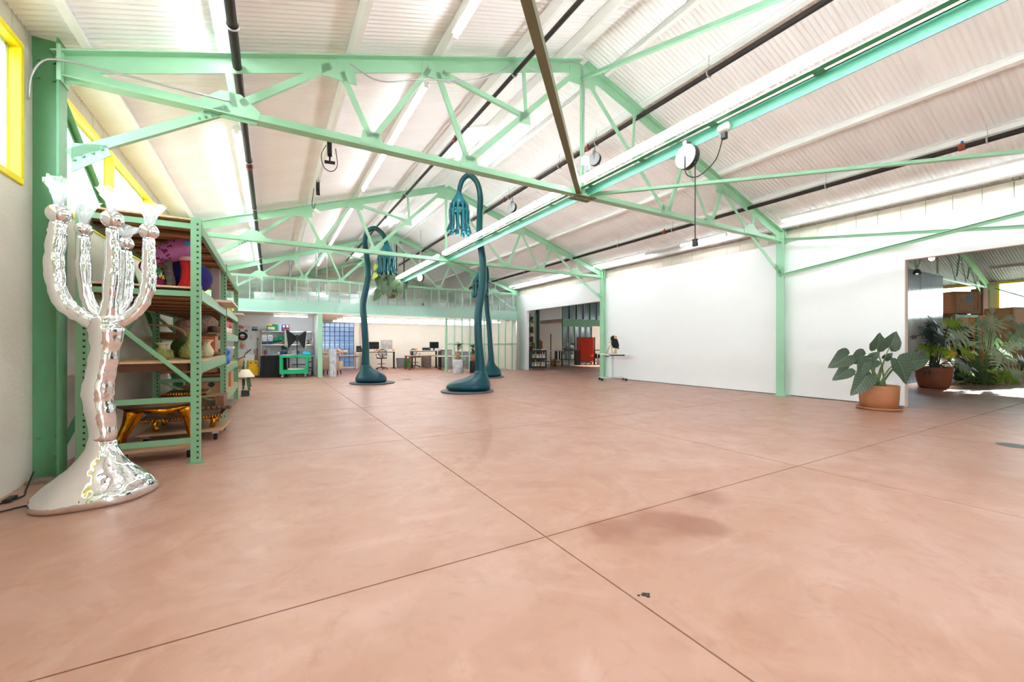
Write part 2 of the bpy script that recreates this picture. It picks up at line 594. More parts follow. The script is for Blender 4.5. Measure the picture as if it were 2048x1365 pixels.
# ---- left wall with clerestory windows in yellow frames
WZ0, WZ1 = 2.86, 4.20
wl = struct(MB().bb(XL - 0.2, XL, YB, YE, -0.01, WZ0).build('wall_left', BLOCKW), 'white painted block wall on the left under the windows', 'wall')
PATCH = mat('patched_paint', rgb(214, 200, 182), 0.85, 0, 0.08, 3)
# block course above the windows: each block is a piece
bl = MB().bb(-0.195, -0.005, 0.004, 0.396, 0, 0.30).mesh('block', BLOCKW)
k = 0
y = YB
while y < YE:
    inst('block', bl, wl, (XL, y, WZ1 + 0.02))
    y += 0.40
WGL = glassy('window_glass', (0.96, 1.0, 0.985, 1), rough=0.03, body=(0.85, 0.97, 0.93, 1), bodyw=0.10)
MINTEDGE = mat('mint_reveal', rgb(205, 240, 226), 0.5)
spans = []
for a, b_ in zip(TY[:-1], TY[1:]):
    y0, y1 = max(a + 0.22, YB + 0.1), b_ - 0.26
    if b_ > 20:
        break
    w = (y1 - y0) / 3
    for i in range(3):
        spans.append((y0 + i * w, y0 + (i + 1) * w))
spans = [s for s in spans if not (s[0] > 3.0 and s[1] < 6)] 
# the nearest bay carries one long window up to the nearest column
spans = [s for s in spans if not (-0.7 < s[0] < 5.8)] + [(1.62, 5.74), (-0.66, 1.56)]
spans.sort()
wnames = {}
for n, (y0, y1) in enumerate(spans):
    if y0 < -0.7: lab = 'yellow framed clerestory window behind the viewer, number %s from the rear' % ['one', 'two', 'three', 'four', 'five', 'six'][n]
    elif y1 < 5.8 and y0 < 1.6: lab = 'yellow framed clerestory window just outside the left edge of view'
    elif y1 < 5.8: lab = 'yellow framed clerestory window at the left edge, before the nearest column'
    elif y0 < 6.4: lab = 'yellow framed clerestory window right behind the nearest column'
    elif y0 < 9: lab = 'yellow framed clerestory window above the rack, second after the nearest column'
    elif y0 < 12: lab = 'yellow framed clerestory window above the rack, third after the nearest column'
    else: lab = 'yellow framed clerestory window beyond the rack, %s after the second column' % ['first', 'second', 'third'][min(2, int((y0 - 13) / 2.1))]
    s = sroot('window_%d' % (n + 1), lab, 'window', (XL, y0, WZ0))
    w, h = y1 - y0, WZ1 - WZ0
    t = 0.06
    for nm, bx in (('frame_sill', (-0.07, 0.025, 0, w, 0, t)), ('frame_head', (-0.07, 0.025, 0, w, h - t, h)), ('frame_jamb', (-0.07, 0.025, 0, t, t, h - t)), ('frame_jamb', (-0.07, 0.025, w - t, w, t, h - t))):
        MB().bb(*bx).build(nm, YELLOW, s, bev=0.006)
    MB().bb(-0.062, -0.056, t, w - t, t, h - t).build('pane', WGL, s)
    for bx in ((-0.12, -0.066, t, w - t, t, t + 0.03), (-0.12, -0.066, t, w - t, h - t - 0.03, h - t), (-0.12, -0.066, t, t + 0.03, t, h - t), (-0.12, -0.066, w - t - 0.03, w - t, t, h - t)):
        MB().bb(*bx).build('glazing_bead', MINTEDGE, s)
# piers between windows
yy = [YB] + [v for s in spans for v in s] + [YE]
for i in range(0, len(yy), 2):
    if yy[i + 1] - yy[i] > 0.02:
        MB().bb(XL - 0.2, XL, yy[i], yy[i + 1], WZ0, WZ1 + 0.02).build('pier', BLOCKW, wl)
for a, b_ in ((-7.8, -1.2), (-0.7, 5.8), (6.1, 12.6), (13.0, 19.5)):
    portal((XL - 0.25, (a + b_) / 2, (WZ0 + WZ1) / 2), (b_ - a, WZ1 - WZ0), (1, 0, 0))

# ---- right wall with its two wide openings
O1A, O1B, O2A, O2B, OZ = 13.0, 18.92, -3.0, 3.53, 3.17
wr = sroot('wall_right', 'smooth white partition wall on the right with two wide openings', 'wall')
for (y0, y1, z0, z1) in ((YB, O2A, 0, 4.06), (O2A, O2B, OZ + 0.02, 4.06), (O2B, O1A, 0, 4.06), (O1A, O1B, OZ, 4.06), (O1B, YE, 0, 4.06)):
    MB().bb(XR, XR + 0.15, y0, y1, z0, z1).build('wall_panel', WWALL, wr)
JAMBC = mat('bare_board_edge', rgb(214, 196, 184), 0.8)
MB().bb(XR + 0.005, XR + 0.145, O2B - 0.012, O2B - 0.001, 0, OZ + 0.02).build('opening_edge', JAMBC, wr)
MB().bb(XR + 0.005, XR + 0.145, O2A, O2B, OZ + 0.008, OZ + 0.019).build('opening_edge', JAMBC, wr)
MB().bb(XR + 0.02, XR + 0.17, YB, YE, 4.055, 4.075).build('wall_cap', WHITE, wr)
y = YB
while y < YE:
    inst('block', bl, wr, (XR + 0.21, y, 4.08))
    y += 0.40
MB().bb(XR + 0.16, XR + 0.22, YB, YE, 4.0, 4.6).build('wall_backing', BLOCKW, wr)
# mottled grey strip along the foot of the right wall panels
MB().bb(XR - 0.004, XR - 0.0005, O2B, O1A, 0.0, 0.022).build('baseboard_right', mat('base_strip', rgb(120, 116, 116), 0.9, 0, 0.6, 14))
struct(bpy.data.objects['baseboard_right'], 'narrow mottled grey strip along the foot of the white wall', 'baseboard')

# ---- end walls
wf = sroot('wall_far', 'white gable wall at the far end of the hall', 'wall')
GBX0, GBX1, GBZ0, GBZ1 = 2.02, 4.16, 0.10, 2.60
MB().bb(XL - 0.3, GBX0 - 0.3, YE, YE + 0.15, 0, 4.5).build('wall_panel', BLOCKW, wf)
MB().bb(GBX1 + 0.5, XR + 0.3, YE, YE + 0.15, 0, 4.5).build('wall_panel', BLOCKW, wf)
MB().bb(GBX0 - 0.3, GBX1 + 0.5, YE, YE + 0.15, GBZ1 + 0.2, 4.5).build('wall_panel', BLOCKW, wf)  # gap below is added so sky light reaches the glass blocks
MB().add([(XL - 0.3, YE, 4.4), (XR + 0.3, YE, 4.4), (XC, YE, 6.9)], [(0, 1, 2)]).build('gable', BLOCKW, wf)
portal(((GBX0 + GBX1) / 2 + 0.1, YE + 0.3, 1.4), (2.9, 2.8), (0, -1, 0))
wb = sroot('wall_rear', 'gable wall behind the viewer with an added open doorway for daylight', 'wall')
MB().bb(XL - 0.3, 3.0, YB - 0.2, YB, 0, 4.6).build('wall_panel', BLOCKW, wb)
MB().bb(7.0, XR + 0.3, YB - 0.2, YB, 0, 4.6).build('wall_panel', BLOCKW, wb)
MB().bb(3.0, 7.0, YB - 0.2, YB, 3.2, 4.6).build('wall_panel', BLOCKW, wb)  # unseen doorway below this panel is added to let daylight in
MB().add([(XL - 0.3, YB, 4.4), (XR + 0.3, YB, 4.4), (XC, YB, 6.9)], [(0, 2, 1)]).build('gable', BLOCKW, wb)
portal((5.0, YB - 0.1, 1.6), (4.0, 3.2), (0, 1, 0))

# ---- neighbouring hall behind the right wall
ROOFG = mat('corrugated_grey', rgb(120, 122, 126), 0.6, 0.2, 0.15, 1.0)
XN, XNC = 16.5, 23.5
ce2 = sroot('ceiling_neighbour', 'grey corrugated roof over the neighbouring hall', 'ceiling')
me_n1 = sheet_mesh(XN - 0.2, XNC, 1, xc=XNC, za=6.72, waves=10).mesh('roof_sheet', ROOFG, True)
me_n2 = sheet_mesh(XN - 0.2, XNC, -1, xc=XNC, za=6.72, waves=10).mesh('roof_sheet', ROOFG, True)
for k in range(k0, k1):
    y = 8.78 + 0.93 * k
    inst('roof_sheet', me_n1, ce2, (0, y, 0.003 * (k % 2)))
    inst('roof_sheet', me_n2, ce2, (0, y, 0.003 * (k % 2)))
MB().bb(XR + 0.1, XN + 0.3, YB, YE, 4.55, 4.65).build('link_roof', ROOFG, ce2)
wn_ = sroot('wall_neighbour', 'white block wall with yellow framed windows at the far side of the neighbouring hall', 'wall')
MB().bb(XE2, XE2 + 0.2, YB, YE, 0, 2.78).build('wall_panel', BLOCKW, wn_)
MB().bb(XE2, XE2 + 0.2, YB, YE, 4.36, 4.6).build('wall_panel', BLOCKW, wn_)
ys = [YB]
NW = [(-0.5, 5.66), (6.3, 12.4), (13.2, 19.3), (20.2, 26.2)]
for a, b_ in NW:
    ys += [a, b_]
ys.append(YE)
for i in range(0, len(ys), 2):
    MB().bb(XE2, XE2 + 0.2, ys[i], ys[i + 1], 2.78, 4.36).build('wall_panel', BLOCKW, wn_)
for n, (a, b_) in enumerate(NW):
    s = sroot('window_%d' % (40 + n), 'yellow framed window of the neighbouring hall, ' + ['right of its green column', 'left of its green column', 'behind the workshop', 'at the far end of the workshop'][n], 'window', (XE2, a, 2.78))
    w, h, t = b_ - a, 1.58, 0.07
    for nm, bx in (('frame_sill', (-0.02, 0.14, 0, w, 0, t)), ('frame_head', (-0.02, 0.14, 0, w, h - t, h)), ('frame_jamb', (-0.02, 0.14, 0, t, t, h - t)), ('frame_jamb', (-0.02, 0.14, w - t, w, t, h - t))):
        MB().bb(*bx).build(nm, YELLOW, s)
    MB().bb(0.1, 0.108, t, w - t, t, h - t).build('pane', WGL, s)
    portal((XE2 + 0.25, (a + b_) / 2, 3.57), (w, h), (-1, 0, 0))
struct(MB().bb(XR, XE2 + 0.3, YE - 0.01, YE + 0.2, 0, 7).build('wall_neighbour_far', WHITE), 'far end wall of the neighbouring hall', 'wall')
struct(MB().bb(XR + 0.1, XE2 + 0.3, YB - 0.2, YB, 0, 7).build('wall_neighbour_rear', WHITE), 'rear end wall of the neighbouring hall', 'wall')
# ================================================================== STEEL: columns, trusses, braces
def gusset(parent, pts, y, m=GREEN, t=0.016):
    return MB().plate(pts, (0, y, 0), (1, 0, 0), (0, 0, 1), t).build('gusset_plate', m, parent)
XLc, XRc = -1.84, 11.66                     # inner column faces
ZB = 4.13                                   # bottom chord
def chord_z(x):                             # top chord top edge
    return 6.55 - 0.331 * abs(x - XC)
def make_truss():
    t = thing('roof_truss', 'x', 'truss', (0, TY[2], 0), 0, 'green steel roof trusses')
    for s, xe in ((-1, XLc), (1, XRc)):
        z0, z1 = chord_z(xe), chord_z(XC)
        mb = MB().tee((xe, 0, z0 - 0.19), (XC, 0, z1 - 0.19), 0.20, 0.19, 0.016)
        mb.build('top_chord', GREEN, t)
        MB().tee((xe, 0, ZB + 0.055), (XC, 0, ZB + 0.055), 0.15, 0.12, 0.014, flip=True).build('bottom_chord', GREEN, t)
    def W(a, b, w=0.085, d=0.05):
        MB().ell_((a[0], -0.02, a[1]), (b[0], -0.02, b[1]), w, d, 0.010, up=(0, 1, 0)).build('web_member', GREEN, t)
    for s in (-1, 1):
        X = lambda dx: XC + s * dx
        n1, n2, n3, n4 = 5.36, 4.16, 2.82, 1.30        # top nodes, distance from centre
        b1, b2, b3 = 5.36, 3.74, 2.27                   # bottom nodes
        tz = lambda d: chord_z(XC + d) - 0.19
        W((X(5.42), tz(5.42)), (X(b1), ZB + 0.05), 0.07, 0.02)
        W((X(b1 - .12), ZB + 0.08), (X(n2 + .08), tz(n2) + 0.02))
        W((X(n2), tz(n2)), (X(b2 + 0.05), ZB + 0.08), 0.07)
        W((X(b2 - 0.06), ZB + 0.08), (X(n3 + 0.06), tz(n3)), 0.075)
        W((X(n3), tz(n3)), (X(b3 + 0.05), ZB + 0.08), 0.075)
        W((X(b3 - 0.05), ZB + 0.08), (X(0.06), tz(0) - 0.02), 0.09)
        mid = (X(1.25), ZB + 0.08 + (tz(0) - ZB - 0.1) * (b3 - 1.25) / b3)
        W((X(n3 - 0.1), tz(n3)), mid, 0.075)
        W((X(n4), tz(n4) + 0.03), mid, 0.06, 0.02)
        # knee brace from the column to the chord node and on to the top chord
        W((X(6.72), 3.26), (X(b1), ZB - 0.02), 0.095, 0.06)
        # gusset plates
        gusset(t, [(X(b1) - .26, ZB - .1), (X(b1) + .26, ZB - .1), (X(b1) + .30, ZB + .06), (X(b1) + .1, ZB + .22), (X(b1) - .1, ZB + .22), (X(b1) - .30, ZB + .06)], -0.012)
        for d in (b2, b3):
            gusset(t, [(X(d) - .16, ZB - .02), (X(d) + .16, ZB - .02), (X(d) + .12, ZB + .17), (X(d) - .12, ZB + .17)], -0.012)
        for d in (n2, n3):
            gusset(t, [(X(d) - .22, tz(d) - .10), (X(d) + .22, tz(d) - .10), (X(d) + .2, tz(d) + .1), (X(d) - .2, tz(d) + .1)], -0.012)
        gusset(t, [(mid[0] - .11, mid[1] - .1), (mid[0] + .11, mid[1] - .08), (mid[0] + .09, mid[1] + .11), (mid[0] - .1, mid[1] + .09)], -0.012)
        gusset(t, [(X(6.72), 3.12), (X(6.42), 3.36), (X(6.45), 3.46), (X(6.72), 3.42)] , -0.012)
        gusset(t, [(X(6.78), ZB - .12), (X(6.45), ZB - .03), (X(6.50), ZB + .08), (X(6.78), ZB + .12)], -0.012)
        # bolted end plate
        MB().bb(min(X(6.77), X(6.80)), max(X(6.77), X(6.80)), -0.11, 0.11, 4.0, 4.36).build('end_plate', GREEN, t)
        bolts = MB()
        for i in range(4):
            q = 6.70 - i * 0.07
            bolts.tube([(X(q), -0.035, 3.25 + i * 0.052), (X(q), -0.02, 3.25 + i * 0.052)], 0.016, 6)
            q = b1 + 0.12 + i * 0.06
            bolts.tube([(X(q), -0.035, ZB - 0.07 - i * 0.035), (X(q), -0.02, ZB - 0.07 - i * 0.035)], 0.016, 6)
        bolts.build('bolt_row', GREENC, t)['kind'] = 'stuff'
    MB().bb(XC - 0.03, XC + 0.03, -0.03, 0.03, ZB, chord_z(XC) - 0.16).build('king_post', GREEN, t)
    gusset(t, [(XC - .30, 6.10), (XC + .30, 6.10), (XC + .30, 6.38), (XC, 6.50), (XC - .30, 6.38)], -0.014)
    gusset(t, [(XC - .24, ZB - .1), (XC + .24, ZB - .1), (XC + .22, ZB + .10), (XC - .22, ZB + .10)], -0.014)
    return t
tr = make_truss()
TL = {0: 'green steel roof truss farthest behind the viewer', 1: 'green steel roof truss just behind the viewer', 2: 'green steel roof truss nearest in view, spanning the whole hall',
      3: 'green steel roof truss second in view, over the tall teal flowers', 4: 'green steel roof truss above the clear partition', 5: 'green steel roof truss farthest away over the mezzanine'}
for i, y in enumerate(TY):
    if i == 2:
        tr['label'] = TL[2]
    else:
        dup(tr, (0, y, 0), label=TL[i])
# same frames in the neighbouring hall
for i in (1, 2, 3):
    o = dup(tr, (XNC - XC, TY[i], 0.02), label=['', 'green roof truss of the neighbouring hall, nearer one', 'green roof truss of the neighbouring hall, over its plants', 'green roof truss of the neighbouring hall, over the workshop'][i])

def column(name, label, x, y, s, h=4.42, m=GREENC):
    """wide-flange post; s=+1 when its inner face looks towards +x"""
    c = thing(name, label, 'column', (x, y, 0), 0, 'green steel columns')
    sh = MB().sect((-s * 0.12, 0, 0), (-s * 0.12, 0, h), [(-0.10, -0.125), (0.10, -0.125), (0.10, -0.107), (0.007, -0.107), (0.007, 0.107), (0.10, 0.107), (0.10, 0.125), (-0.10, 0.125), (-0.10, 0.107), (-0.007, 0.107), (-0.007, -0.107), (-0.10, -0.107)], (1, 0, 0))
    sh.build('shaft', m, c)
    MB().bb(-0.30, 0.06, -0.16, 0.16, 0, 0.02).build('base_plate', m, c) if s > 0 else MB().bb(-0.06, 0.2, -0.16, 0.16, 0, 0.02).build('base_plate', m, c)
    b = MB()
    for zz in (0.22, 0.42, 4.02, 4.2):
        for dx in (0.06, 0.17):
            b.tube([(-s * dx, -0.028, zz), (-s * dx, -0.007, zz)], 0.017, 6)
    b.build('bolt_group', m, c)['kind'] = 'stuff'
    return c
CL = ['behind the viewer on the left', 'just behind the viewer on the left', 'at the left edge behind the silver tree', 'on the left wall behind the far end of the rack', 'on the left at the partition', 'on the left at the far end']
CR = ['behind the viewer on the right', 'just behind the viewer on the right', 'in the middle of the long white wall', 'beside the rolling table and the dark opening', 'at the right end of the clear partition', 'on the right at the far end']
for i, y in enumerate(TY):
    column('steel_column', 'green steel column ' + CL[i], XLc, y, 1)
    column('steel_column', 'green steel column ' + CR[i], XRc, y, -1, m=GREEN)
for i in (1, 2, 3):
    column('steel_column', 'green steel column of the neighbouring hall ' + ['', 'nearest, outside the view', 'between its two windows', 'in the workshop'][i], XE2 - 0.22, TY[i], -1)
# concrete plinth under the near left column
tag(MB().bb(-2.04, -1.70, 5.78, 6.2, 0.0005, 0.03).build('column_plinth', mat('rough_concrete', rgb(150, 138, 122), 0.95, 0, 0.3, 20, 0.5, 40)), 'rough concrete pad at the foot of the nearest left column', 'plinth')

# ---- centre beam hung under the trusses with its row of lights
tb = thing('centre_beam', 'long teal and green steel beam down the middle of the hall under the trusses', 'beam', (XC, 0, 0))
MB().ell_((-0.06, YB, 4.23), (-0.06, 19.2, 4.23), 0.09, 0.012, 0.010).build('angle', GREENC, tb)
MB().bb(-0.10, -0.02, YB, 19.2, 4.20, 4.212).build('flange', GREENC, tb)
MB().bb(0.055, 0.067, YB, 19.2, 4.06, 4.215).build('web_plate', TEALB, tb)
MB().bb(0.055, 0.13, YB, 19.2, 4.203, 4.215).build('flange', TEALB, tb)
y = YB + 0.5
while y < 19:
    MB().bb(-0.10, 0.06, y, y + 0.10, 4.197, 4.2).build('batten_plate', GREENC, tb)
    y += 1.2
MB().bb(-0.22, 0.22, 5.83, 6.1, 4.035, 4.05).build('splice_plate', mat('olive_steel', rgb(110, 112, 84), 0.5), tb)
sb = MB()
for i in range(6):
    for j in (-1, 1):
        sb.tube([(-0.18 + i * 0.07, 5.965 + j * 0.09, 4.022), (-0.18 + i * 0.07, 5.965 + j * 0.09, 4.036)], 0.014, 6)
sb.build('bolt_group', GREENC, tb)['kind'] = 'stuff'

# ---- bracing rods and angles
OLIVE = mat('olive_steel', rgb(110, 112, 84), 0.5)
def brace(name, label, a, b, w=0.09, d=0.06, m=GREEN, up=(0, 0, 1)):
    return tag(MB().ell_(a, b, d, w, 0.010, up=up).build(name, m), label, 'brace', 'green bracing angles')
brace('lateral_brace', 'olive green brace from the beam joint running up over the viewer', (XC, 5.97, 4.06), (XLc, TY[1], 4.10), 0.10, 0.09, OLIVE)
brace('lateral_brace', 'green brace crossing towards the upper right from the beam joint', (XC, 5.97, 4.06), (XRc, TY[1], 4.10), 0.07, 0.07)
brace('sway_brace', 'green brace rising from the truss peak to the upper right', (XC, 5.97, 6.2), (XC, TY[1], 4.2), 0.09, 0.06)
brace('wall_brace', 'green upper diagonal brace along the white wall', (XRc + 0.04, TY[2], 4.16), (XRc + 0.04, TY[1], 3.06), 0.07, 0.06, up=(-1, 0, 0))
brace('wall_brace', 'green lower diagonal brace along the white wall with a soft shadow', (XRc + 0.0, TY[2], 3.2), (XRc + 0.0, TY[1], 4.1), 0.08, 0.07, up=(-1, 0, 0))
for k in (2, 3):
    brace('wall_brace', 'grey green diagonal brace crossing the windows %s' % ('behind the silver tree' if k == 2 else 'at the far end'), (XL + 0.08, TY[k] + 0.1, 4.1), (XL + 0.08, TY[k + 1] - 0.1, 0.3), 0.07, 0.06, GREENC, (1, 0, 0))
    brace('wall_brace', 'green diagonal brace low on the left wall %s' % ('behind the rack' if k == 2 else 'past the rack'), (XL + 0.14, TY[k] + 0.1, 0.3), (XL + 0.14, TY[k + 1] - 0.1, 4.1), 0.07, 0.06, GREENC, (1, 0, 0))
brace('wall_brace', 'blue green diagonal brace across the neighbouring hall window', (XE2 - 0.3, TY[2] - 0.3, 4.1), (XE2 - 0.3, TY[1], 0.5), 0.09, 0.06, GREENC, (-1, 0, 0))

# ---- sprinkler pipes
def pipe(label, x, z, r, y0, y1, cl):
    p = thing('sprinkler_pipe', label, 'pipe', (x, 0, z), 0, 'black sprinkler pipes')
    MB().tube([(0, y0, 0), (0, y1, 0)], r, 12).build('pipe_run', BPIPE, p, True)
    for i, y in enumerate(cl):
        MB().torus((0, y, 0), r + 0.012, 0.012, 14, 6, Matrix.Rotation(PI / 2, 3, 'X')).build('hanger_ring', GALV, p, True)
        top = roof_z(x) - z
        MB().bar((0, y, r), (0, y, top - 0.02), 0.008, 0.008, (1, 0, 0)).build('hanger_rod', GALV, p)
        if i % 2 == 0:
            MB().tube([(0, y + 0.25, 0), (0, y + 0.33, 0)], r + 0.014, 10).build('coupling', mat('red_oxide', rgb(150, 66, 40), 0.6), p)
            MB().tube([(0, y + 0.29, r), (0, y + 0.29, r + 0.06)], 0.018, 8).build('sprinkler_head', RED if i % 4 else BLUE, p)
pipe('black sprinkler pipe nearest the windows, beside a row of tubes', -0.35, 4.68, 0.048, YB, 24.0, [2.0, 5.2, 8.9, 11.9, 15.2, 18.4])
pipe('black sprinkler pipe left of the ridge running behind the peak', 3.52, 5.88, 0.036, YB, 24.0, [3.0, 6.0, 8.3, 9.9, 12.4, 15.1, 18.2])
pipe('black sprinkler pipe right of the ridge', 6.38, 5.92, 0.045, YB, 24.0, [2.2, 4.4, 7.2, 8.6, 11.2, 13.8, 16.5])
pipe('black sprinkler pipe above the white wall', 10.2, 4.72, 0.045, YB, 24.0, [2.0, 4.3, 8.2, 10.4, 13.0, 16.4])
# ================================================================== TUBE LIGHTS
def tube_light(label, a, b, group, lit=True, r=0.036, house=0.12, wires=True, hz=None):
    """strip fixture from a to b: housing, lamp, end caps, hanging wires"""
    a, b = Vector(a), Vector(b)
    c = (a + b) / 2
    t = thing('tube_light', label, 'light', c, 0, group)
    a, b = a - c, b - c
    d = (b - a).normalized()
    MB().sect(a, b, [(-house / 2, 0.012), (house / 2, 0.012), (house / 2 - 0.02, 0.075), (-house / 2 + 0.02, 0.075)]).build('housing', PURL, t)
    MB().tube([a + d * 0.03, b - d * 0.03], r, 8).build('lamp_tube', TUBEM if lit else LGREY, t, True)
    for p in (a, b):
        MB().bar(p - d * 0.015, p + d * 0.015, 0.07, 0.10).build('end_cap', PURL, t)
    if wires:
        for f in (0.1, 0.9):
            p = a + (b - a) * f
            top = (hz if hz else roof_z((p + c).x)) - c.z
            MB().bar(p + Vector((0, 0, 0.07)), p + Vector((0, 0, top - 0.02)), 0.006, 0.006, (0, 1, 0)).build('hanger_wire', GALV, t)
    return t
GA = 'tube lights on the window side'
for lab, y0, y1 in (('at the top left over the nearest truss', 2.0, 6.3), ('behind the viewer', -6.5, -1.0), ('hanging behind the nearest truss', 8.0, 14.2), ('small and far, past the second truss', 14.9, 20.6)):
    tube_light('lit tube light beside the window-side pipe, ' + lab, (-0.48, y0, 4.79), (-0.48, y1, 4.79), GA)
GB = 'tube lights under the left roof slope'
for lab, y0, y1 in (('at the top edge over the nearest truss', 2.2, 5.35), ('behind the viewer', -6.5, -1.0), ('right behind the nearest truss', 6.6, 11.95), ('past the second truss', 13.4, 19.4), ('at the far end', 20.3, 24.5)):
    tube_light('lit tube light halfway up the left slope, ' + lab, (2.2, y0, 5.62), (2.2, y1, 5.62), GB)
GD = 'tube lights above the white wall'
for lab, y0, y1, lit in (('brightest and longest, at the right edge', -0.6, 5.7, True), ('behind the viewer', -7.0, -1.4, True), ('short one behind the nearest truss', 7.2, 8.72, True), ('unlit one', 8.74, 10.14, False), ('over the second column', 10.16, 13.05, True), ('near the clear partition', 14.6, 19.6, True)):
    tube_light(('lit' if lit else 'dark') + ' tube light along the white wall eave, ' + lab, (11.22, y0, 4.50), (11.22, y1, 4.50), GD, lit)
GC = 'tube lights along the centre beam'
for lab, y0, y1 in (('nearest, behind the viewer', -6.8, -1.2), ('passing over the viewer', -0.9, 5.75), ('between the first and second truss', 6.25, 12.6), ('between the second truss and the clear partition', 13.0, 18.25)):
    tube_light('twin tube light strip on the centre beam, ' + lab, (XC - 0.19, y0, 4.27), (XC - 0.19, y1, 4.27), GC, True, 0.058, 0.035, False)
GO = 'tube lights on the office ceiling'
for lab, y in (('back row', 23.6), ('middle row', 21.9), ('front row', 20.1)):
    tube_light('long lit tube light on the office ceiling, ' + lab, (2.8, y, 2.588), (10.9, y, 2.588), GO, True, 0.034, 0.06, False)
tube_light('short lit tube light on the utility corner ceiling', (0.1, 20.3, 2.588), (1.4, 20.3, 2.588), GO, True, 0.034, 0.06, False)
tube_light('lit tube light in the small workshop office', (19.4, 23.2, 2.78), (26.0, 23.2, 2.78), 'workshop lights', True, 0.034, 0.06, False)
tube_light('cool strip light on the beam of the neighbouring hall', (XNC + 0.2, -2.0, 4.28), (XNC + 0.2, 4.6, 4.28), 'neighbour lights', False, 0.04, 0.1, False)
# ================================================================== PALLET RACK
RXI, RXO = -1.685, -0.745
RY = [5.95, 9.15, 12.3]
RH = 2.80
rack = thing('pallet_rack', 'pale green steel pallet rack with timber shelves along the left wall', 'rack', (RXO, RY[0], 0))
ox, oy = RXO, RY[0]
slotm = MB()
for k in range(43):
    z = 0.06 + k * 0.0635
    slotm.bb(0.012, 0.030, -0.0442, -0.040, z - 0.010, z + 0.010)
slot_me = slotm.mesh('slot_row', BLACK)
post_me = MB().sect((0, 0, 0), (0, 0, RH), [(-0.045, -0.04), (0.045, -0.04), (0.045, 0.04), (0.03, 0.04), (0.03, -0.028), (-0.03, -0.028), (-0.03, 0.04), (-0.045, 0.04)], (0, 1, 0)).mesh('post', RACKG)
foot_me = MB().bb(-0.075, 0.08, -0.075, 0.075, 0.0005, 0.012).mesh('foot_plate', RACKG)
for y in RY:
    for x in (RXI, RXO):
        p = inst('post', post_me, rack, (x - ox, y - oy, 0))
        inst('foot_plate', foot_me, p)
        s = inst('slot_row', slot_me, p)
        s['kind'] = 'stuff'
    for z in (2.70, 1.93, 0.73, 0.26):
        MB().bb(RXI - ox + 0.045, RXO - ox - 0.045, y - oy - 0.025, y - oy + 0.015, z - 0.03, z + 0.03).build('frame_brace', RACKG, rack)
    MB().bar((RXI - ox + 0.03, y - oy - 0.008, 1.80), (RXO - ox - 0.03, y - oy - 0.008, 0.92), 0.04, 0.055, (0, 1, 0)).build('frame_brace', RACKG, rack)
    MB().bar((RXI - ox + 0.03, y - oy + 0.012, 0.72), (RXO - ox - 0.03, y - oy + 0.012, 0.28), 0.03, 0.04, (0, 1, 0)).build('frame_brace', RACKG, rack) if y != RY[0] else None
LEV = [[2.71, 1.93, 1.08], [2.71, 1.96, 1.49, 0.88, 0.36]]
brd_ = MB().bb(RXI - ox + 0.0, RXO - ox + 0.0, -0.05, 0.05, -0.03, 0.06)
brds = [brd_.mesh('deck_board', m_) for m_ in (DECKU, DECKD, DECKL)]
for bay in (0, 1):
    y0, y1 = RY[bay] - oy, RY[bay + 1] - oy
    for z in LEV[bay]:
        for x in (RXI, RXO):
            s = 1 if x == RXO else -1
            MB().sect((x - ox + s * 0.02, y0 + 0.04, z), (x - ox + s * 0.02, y1 - 0.04, z), [(-0.022, -0.06), (0.022, -0.06), (0.022, 0.06), (-0.022, 0.06)]).build('beam', RACKG, rack)
            for yy_ in (y0 + 0.045, y1 - 0.055):
                MB().bb(x - ox + s * 0.046 - 0.004, x - ox + s * 0.046 + 0.004, yy_, yy_ + 0.01, z - 0.10, z + 0.10).build('beam_clip', RACKG, rack)
        n = 15
        for i in range(n):
            yb = y0 + 0.12 + (y1 - y0 - 0.24) * i / (n - 1)
            inst('deck_board', brds[(i * 7 + int(z * 10)) % 3], rack, (0, yb, z + 0.0))
        MB().bb(RXI - ox - 0.01, RXO - ox + 0.03, y0 - 0.02, y1 - 0.03, z + 0.062, z + 0.082).build('deck_sheet', PLY, rack)
DK = lambda bay, i: LEV[bay][i] + 0.083         # top of a deck

# ================================================================== THINGS ON THE RACK
FUZZ = dict(bump=0.9, bscale=90)
PINK = mat('pink_felt', rgb(214, 128, 196), 0.9, 0, 0.15, 12, **FUZZ)
MAG = mat('magenta_felt', rgb(150, 26, 92), 0.9, 0, 0.2, 12, **FUZZ)
NAVY = mat('navy_felt', rgb(34, 28, 112), 0.9, 0, 0.2, 12, **FUZZ)
REDF = mat('red_felt', rgb(206, 28, 36), 0.9, 0, 0.2, 12, **FUZZ)
ROSE = mat('pale_pink_felt', rgb(240, 176, 190), 0.9, 0, 0.1, 12, **FUZZ)
BARK = mat('grey_bark', rgb(116, 104, 96), 0.9, 0, 0.5, 25, **FUZZ)
SKYB = mat('sky_blue', rgb(60, 160, 205), 0.6)
cr = thing('creature_sculpture', 'pink spotted felt creature with a blue eye, on the rack', 'sculpture', (-1.02, 6.75, DK(0, 1)))
MB().ball((0.06, 0.25, 0.235), (0.27, 0.24, 0.235), 24, 14).build('body', NAVY, cr, True)
hd = MB()
pts = [(-0.30, 0, 0.36), (-0.24, 0, 0.42), (-0.12, 0, 0.50), (0.0, 0, 0.56), (0.10, 0, 0.60), (0.17, 0, 0.58), (0.20, 0, 0.55)]
hd.tube(spline(pts, 4), lerps([0.02, 0.09, 0.125, 0.14, 0.135, 0.10, 0.03], 4), 16)
hdo = hd.build('head', PINK, cr, True)
sp = MB()
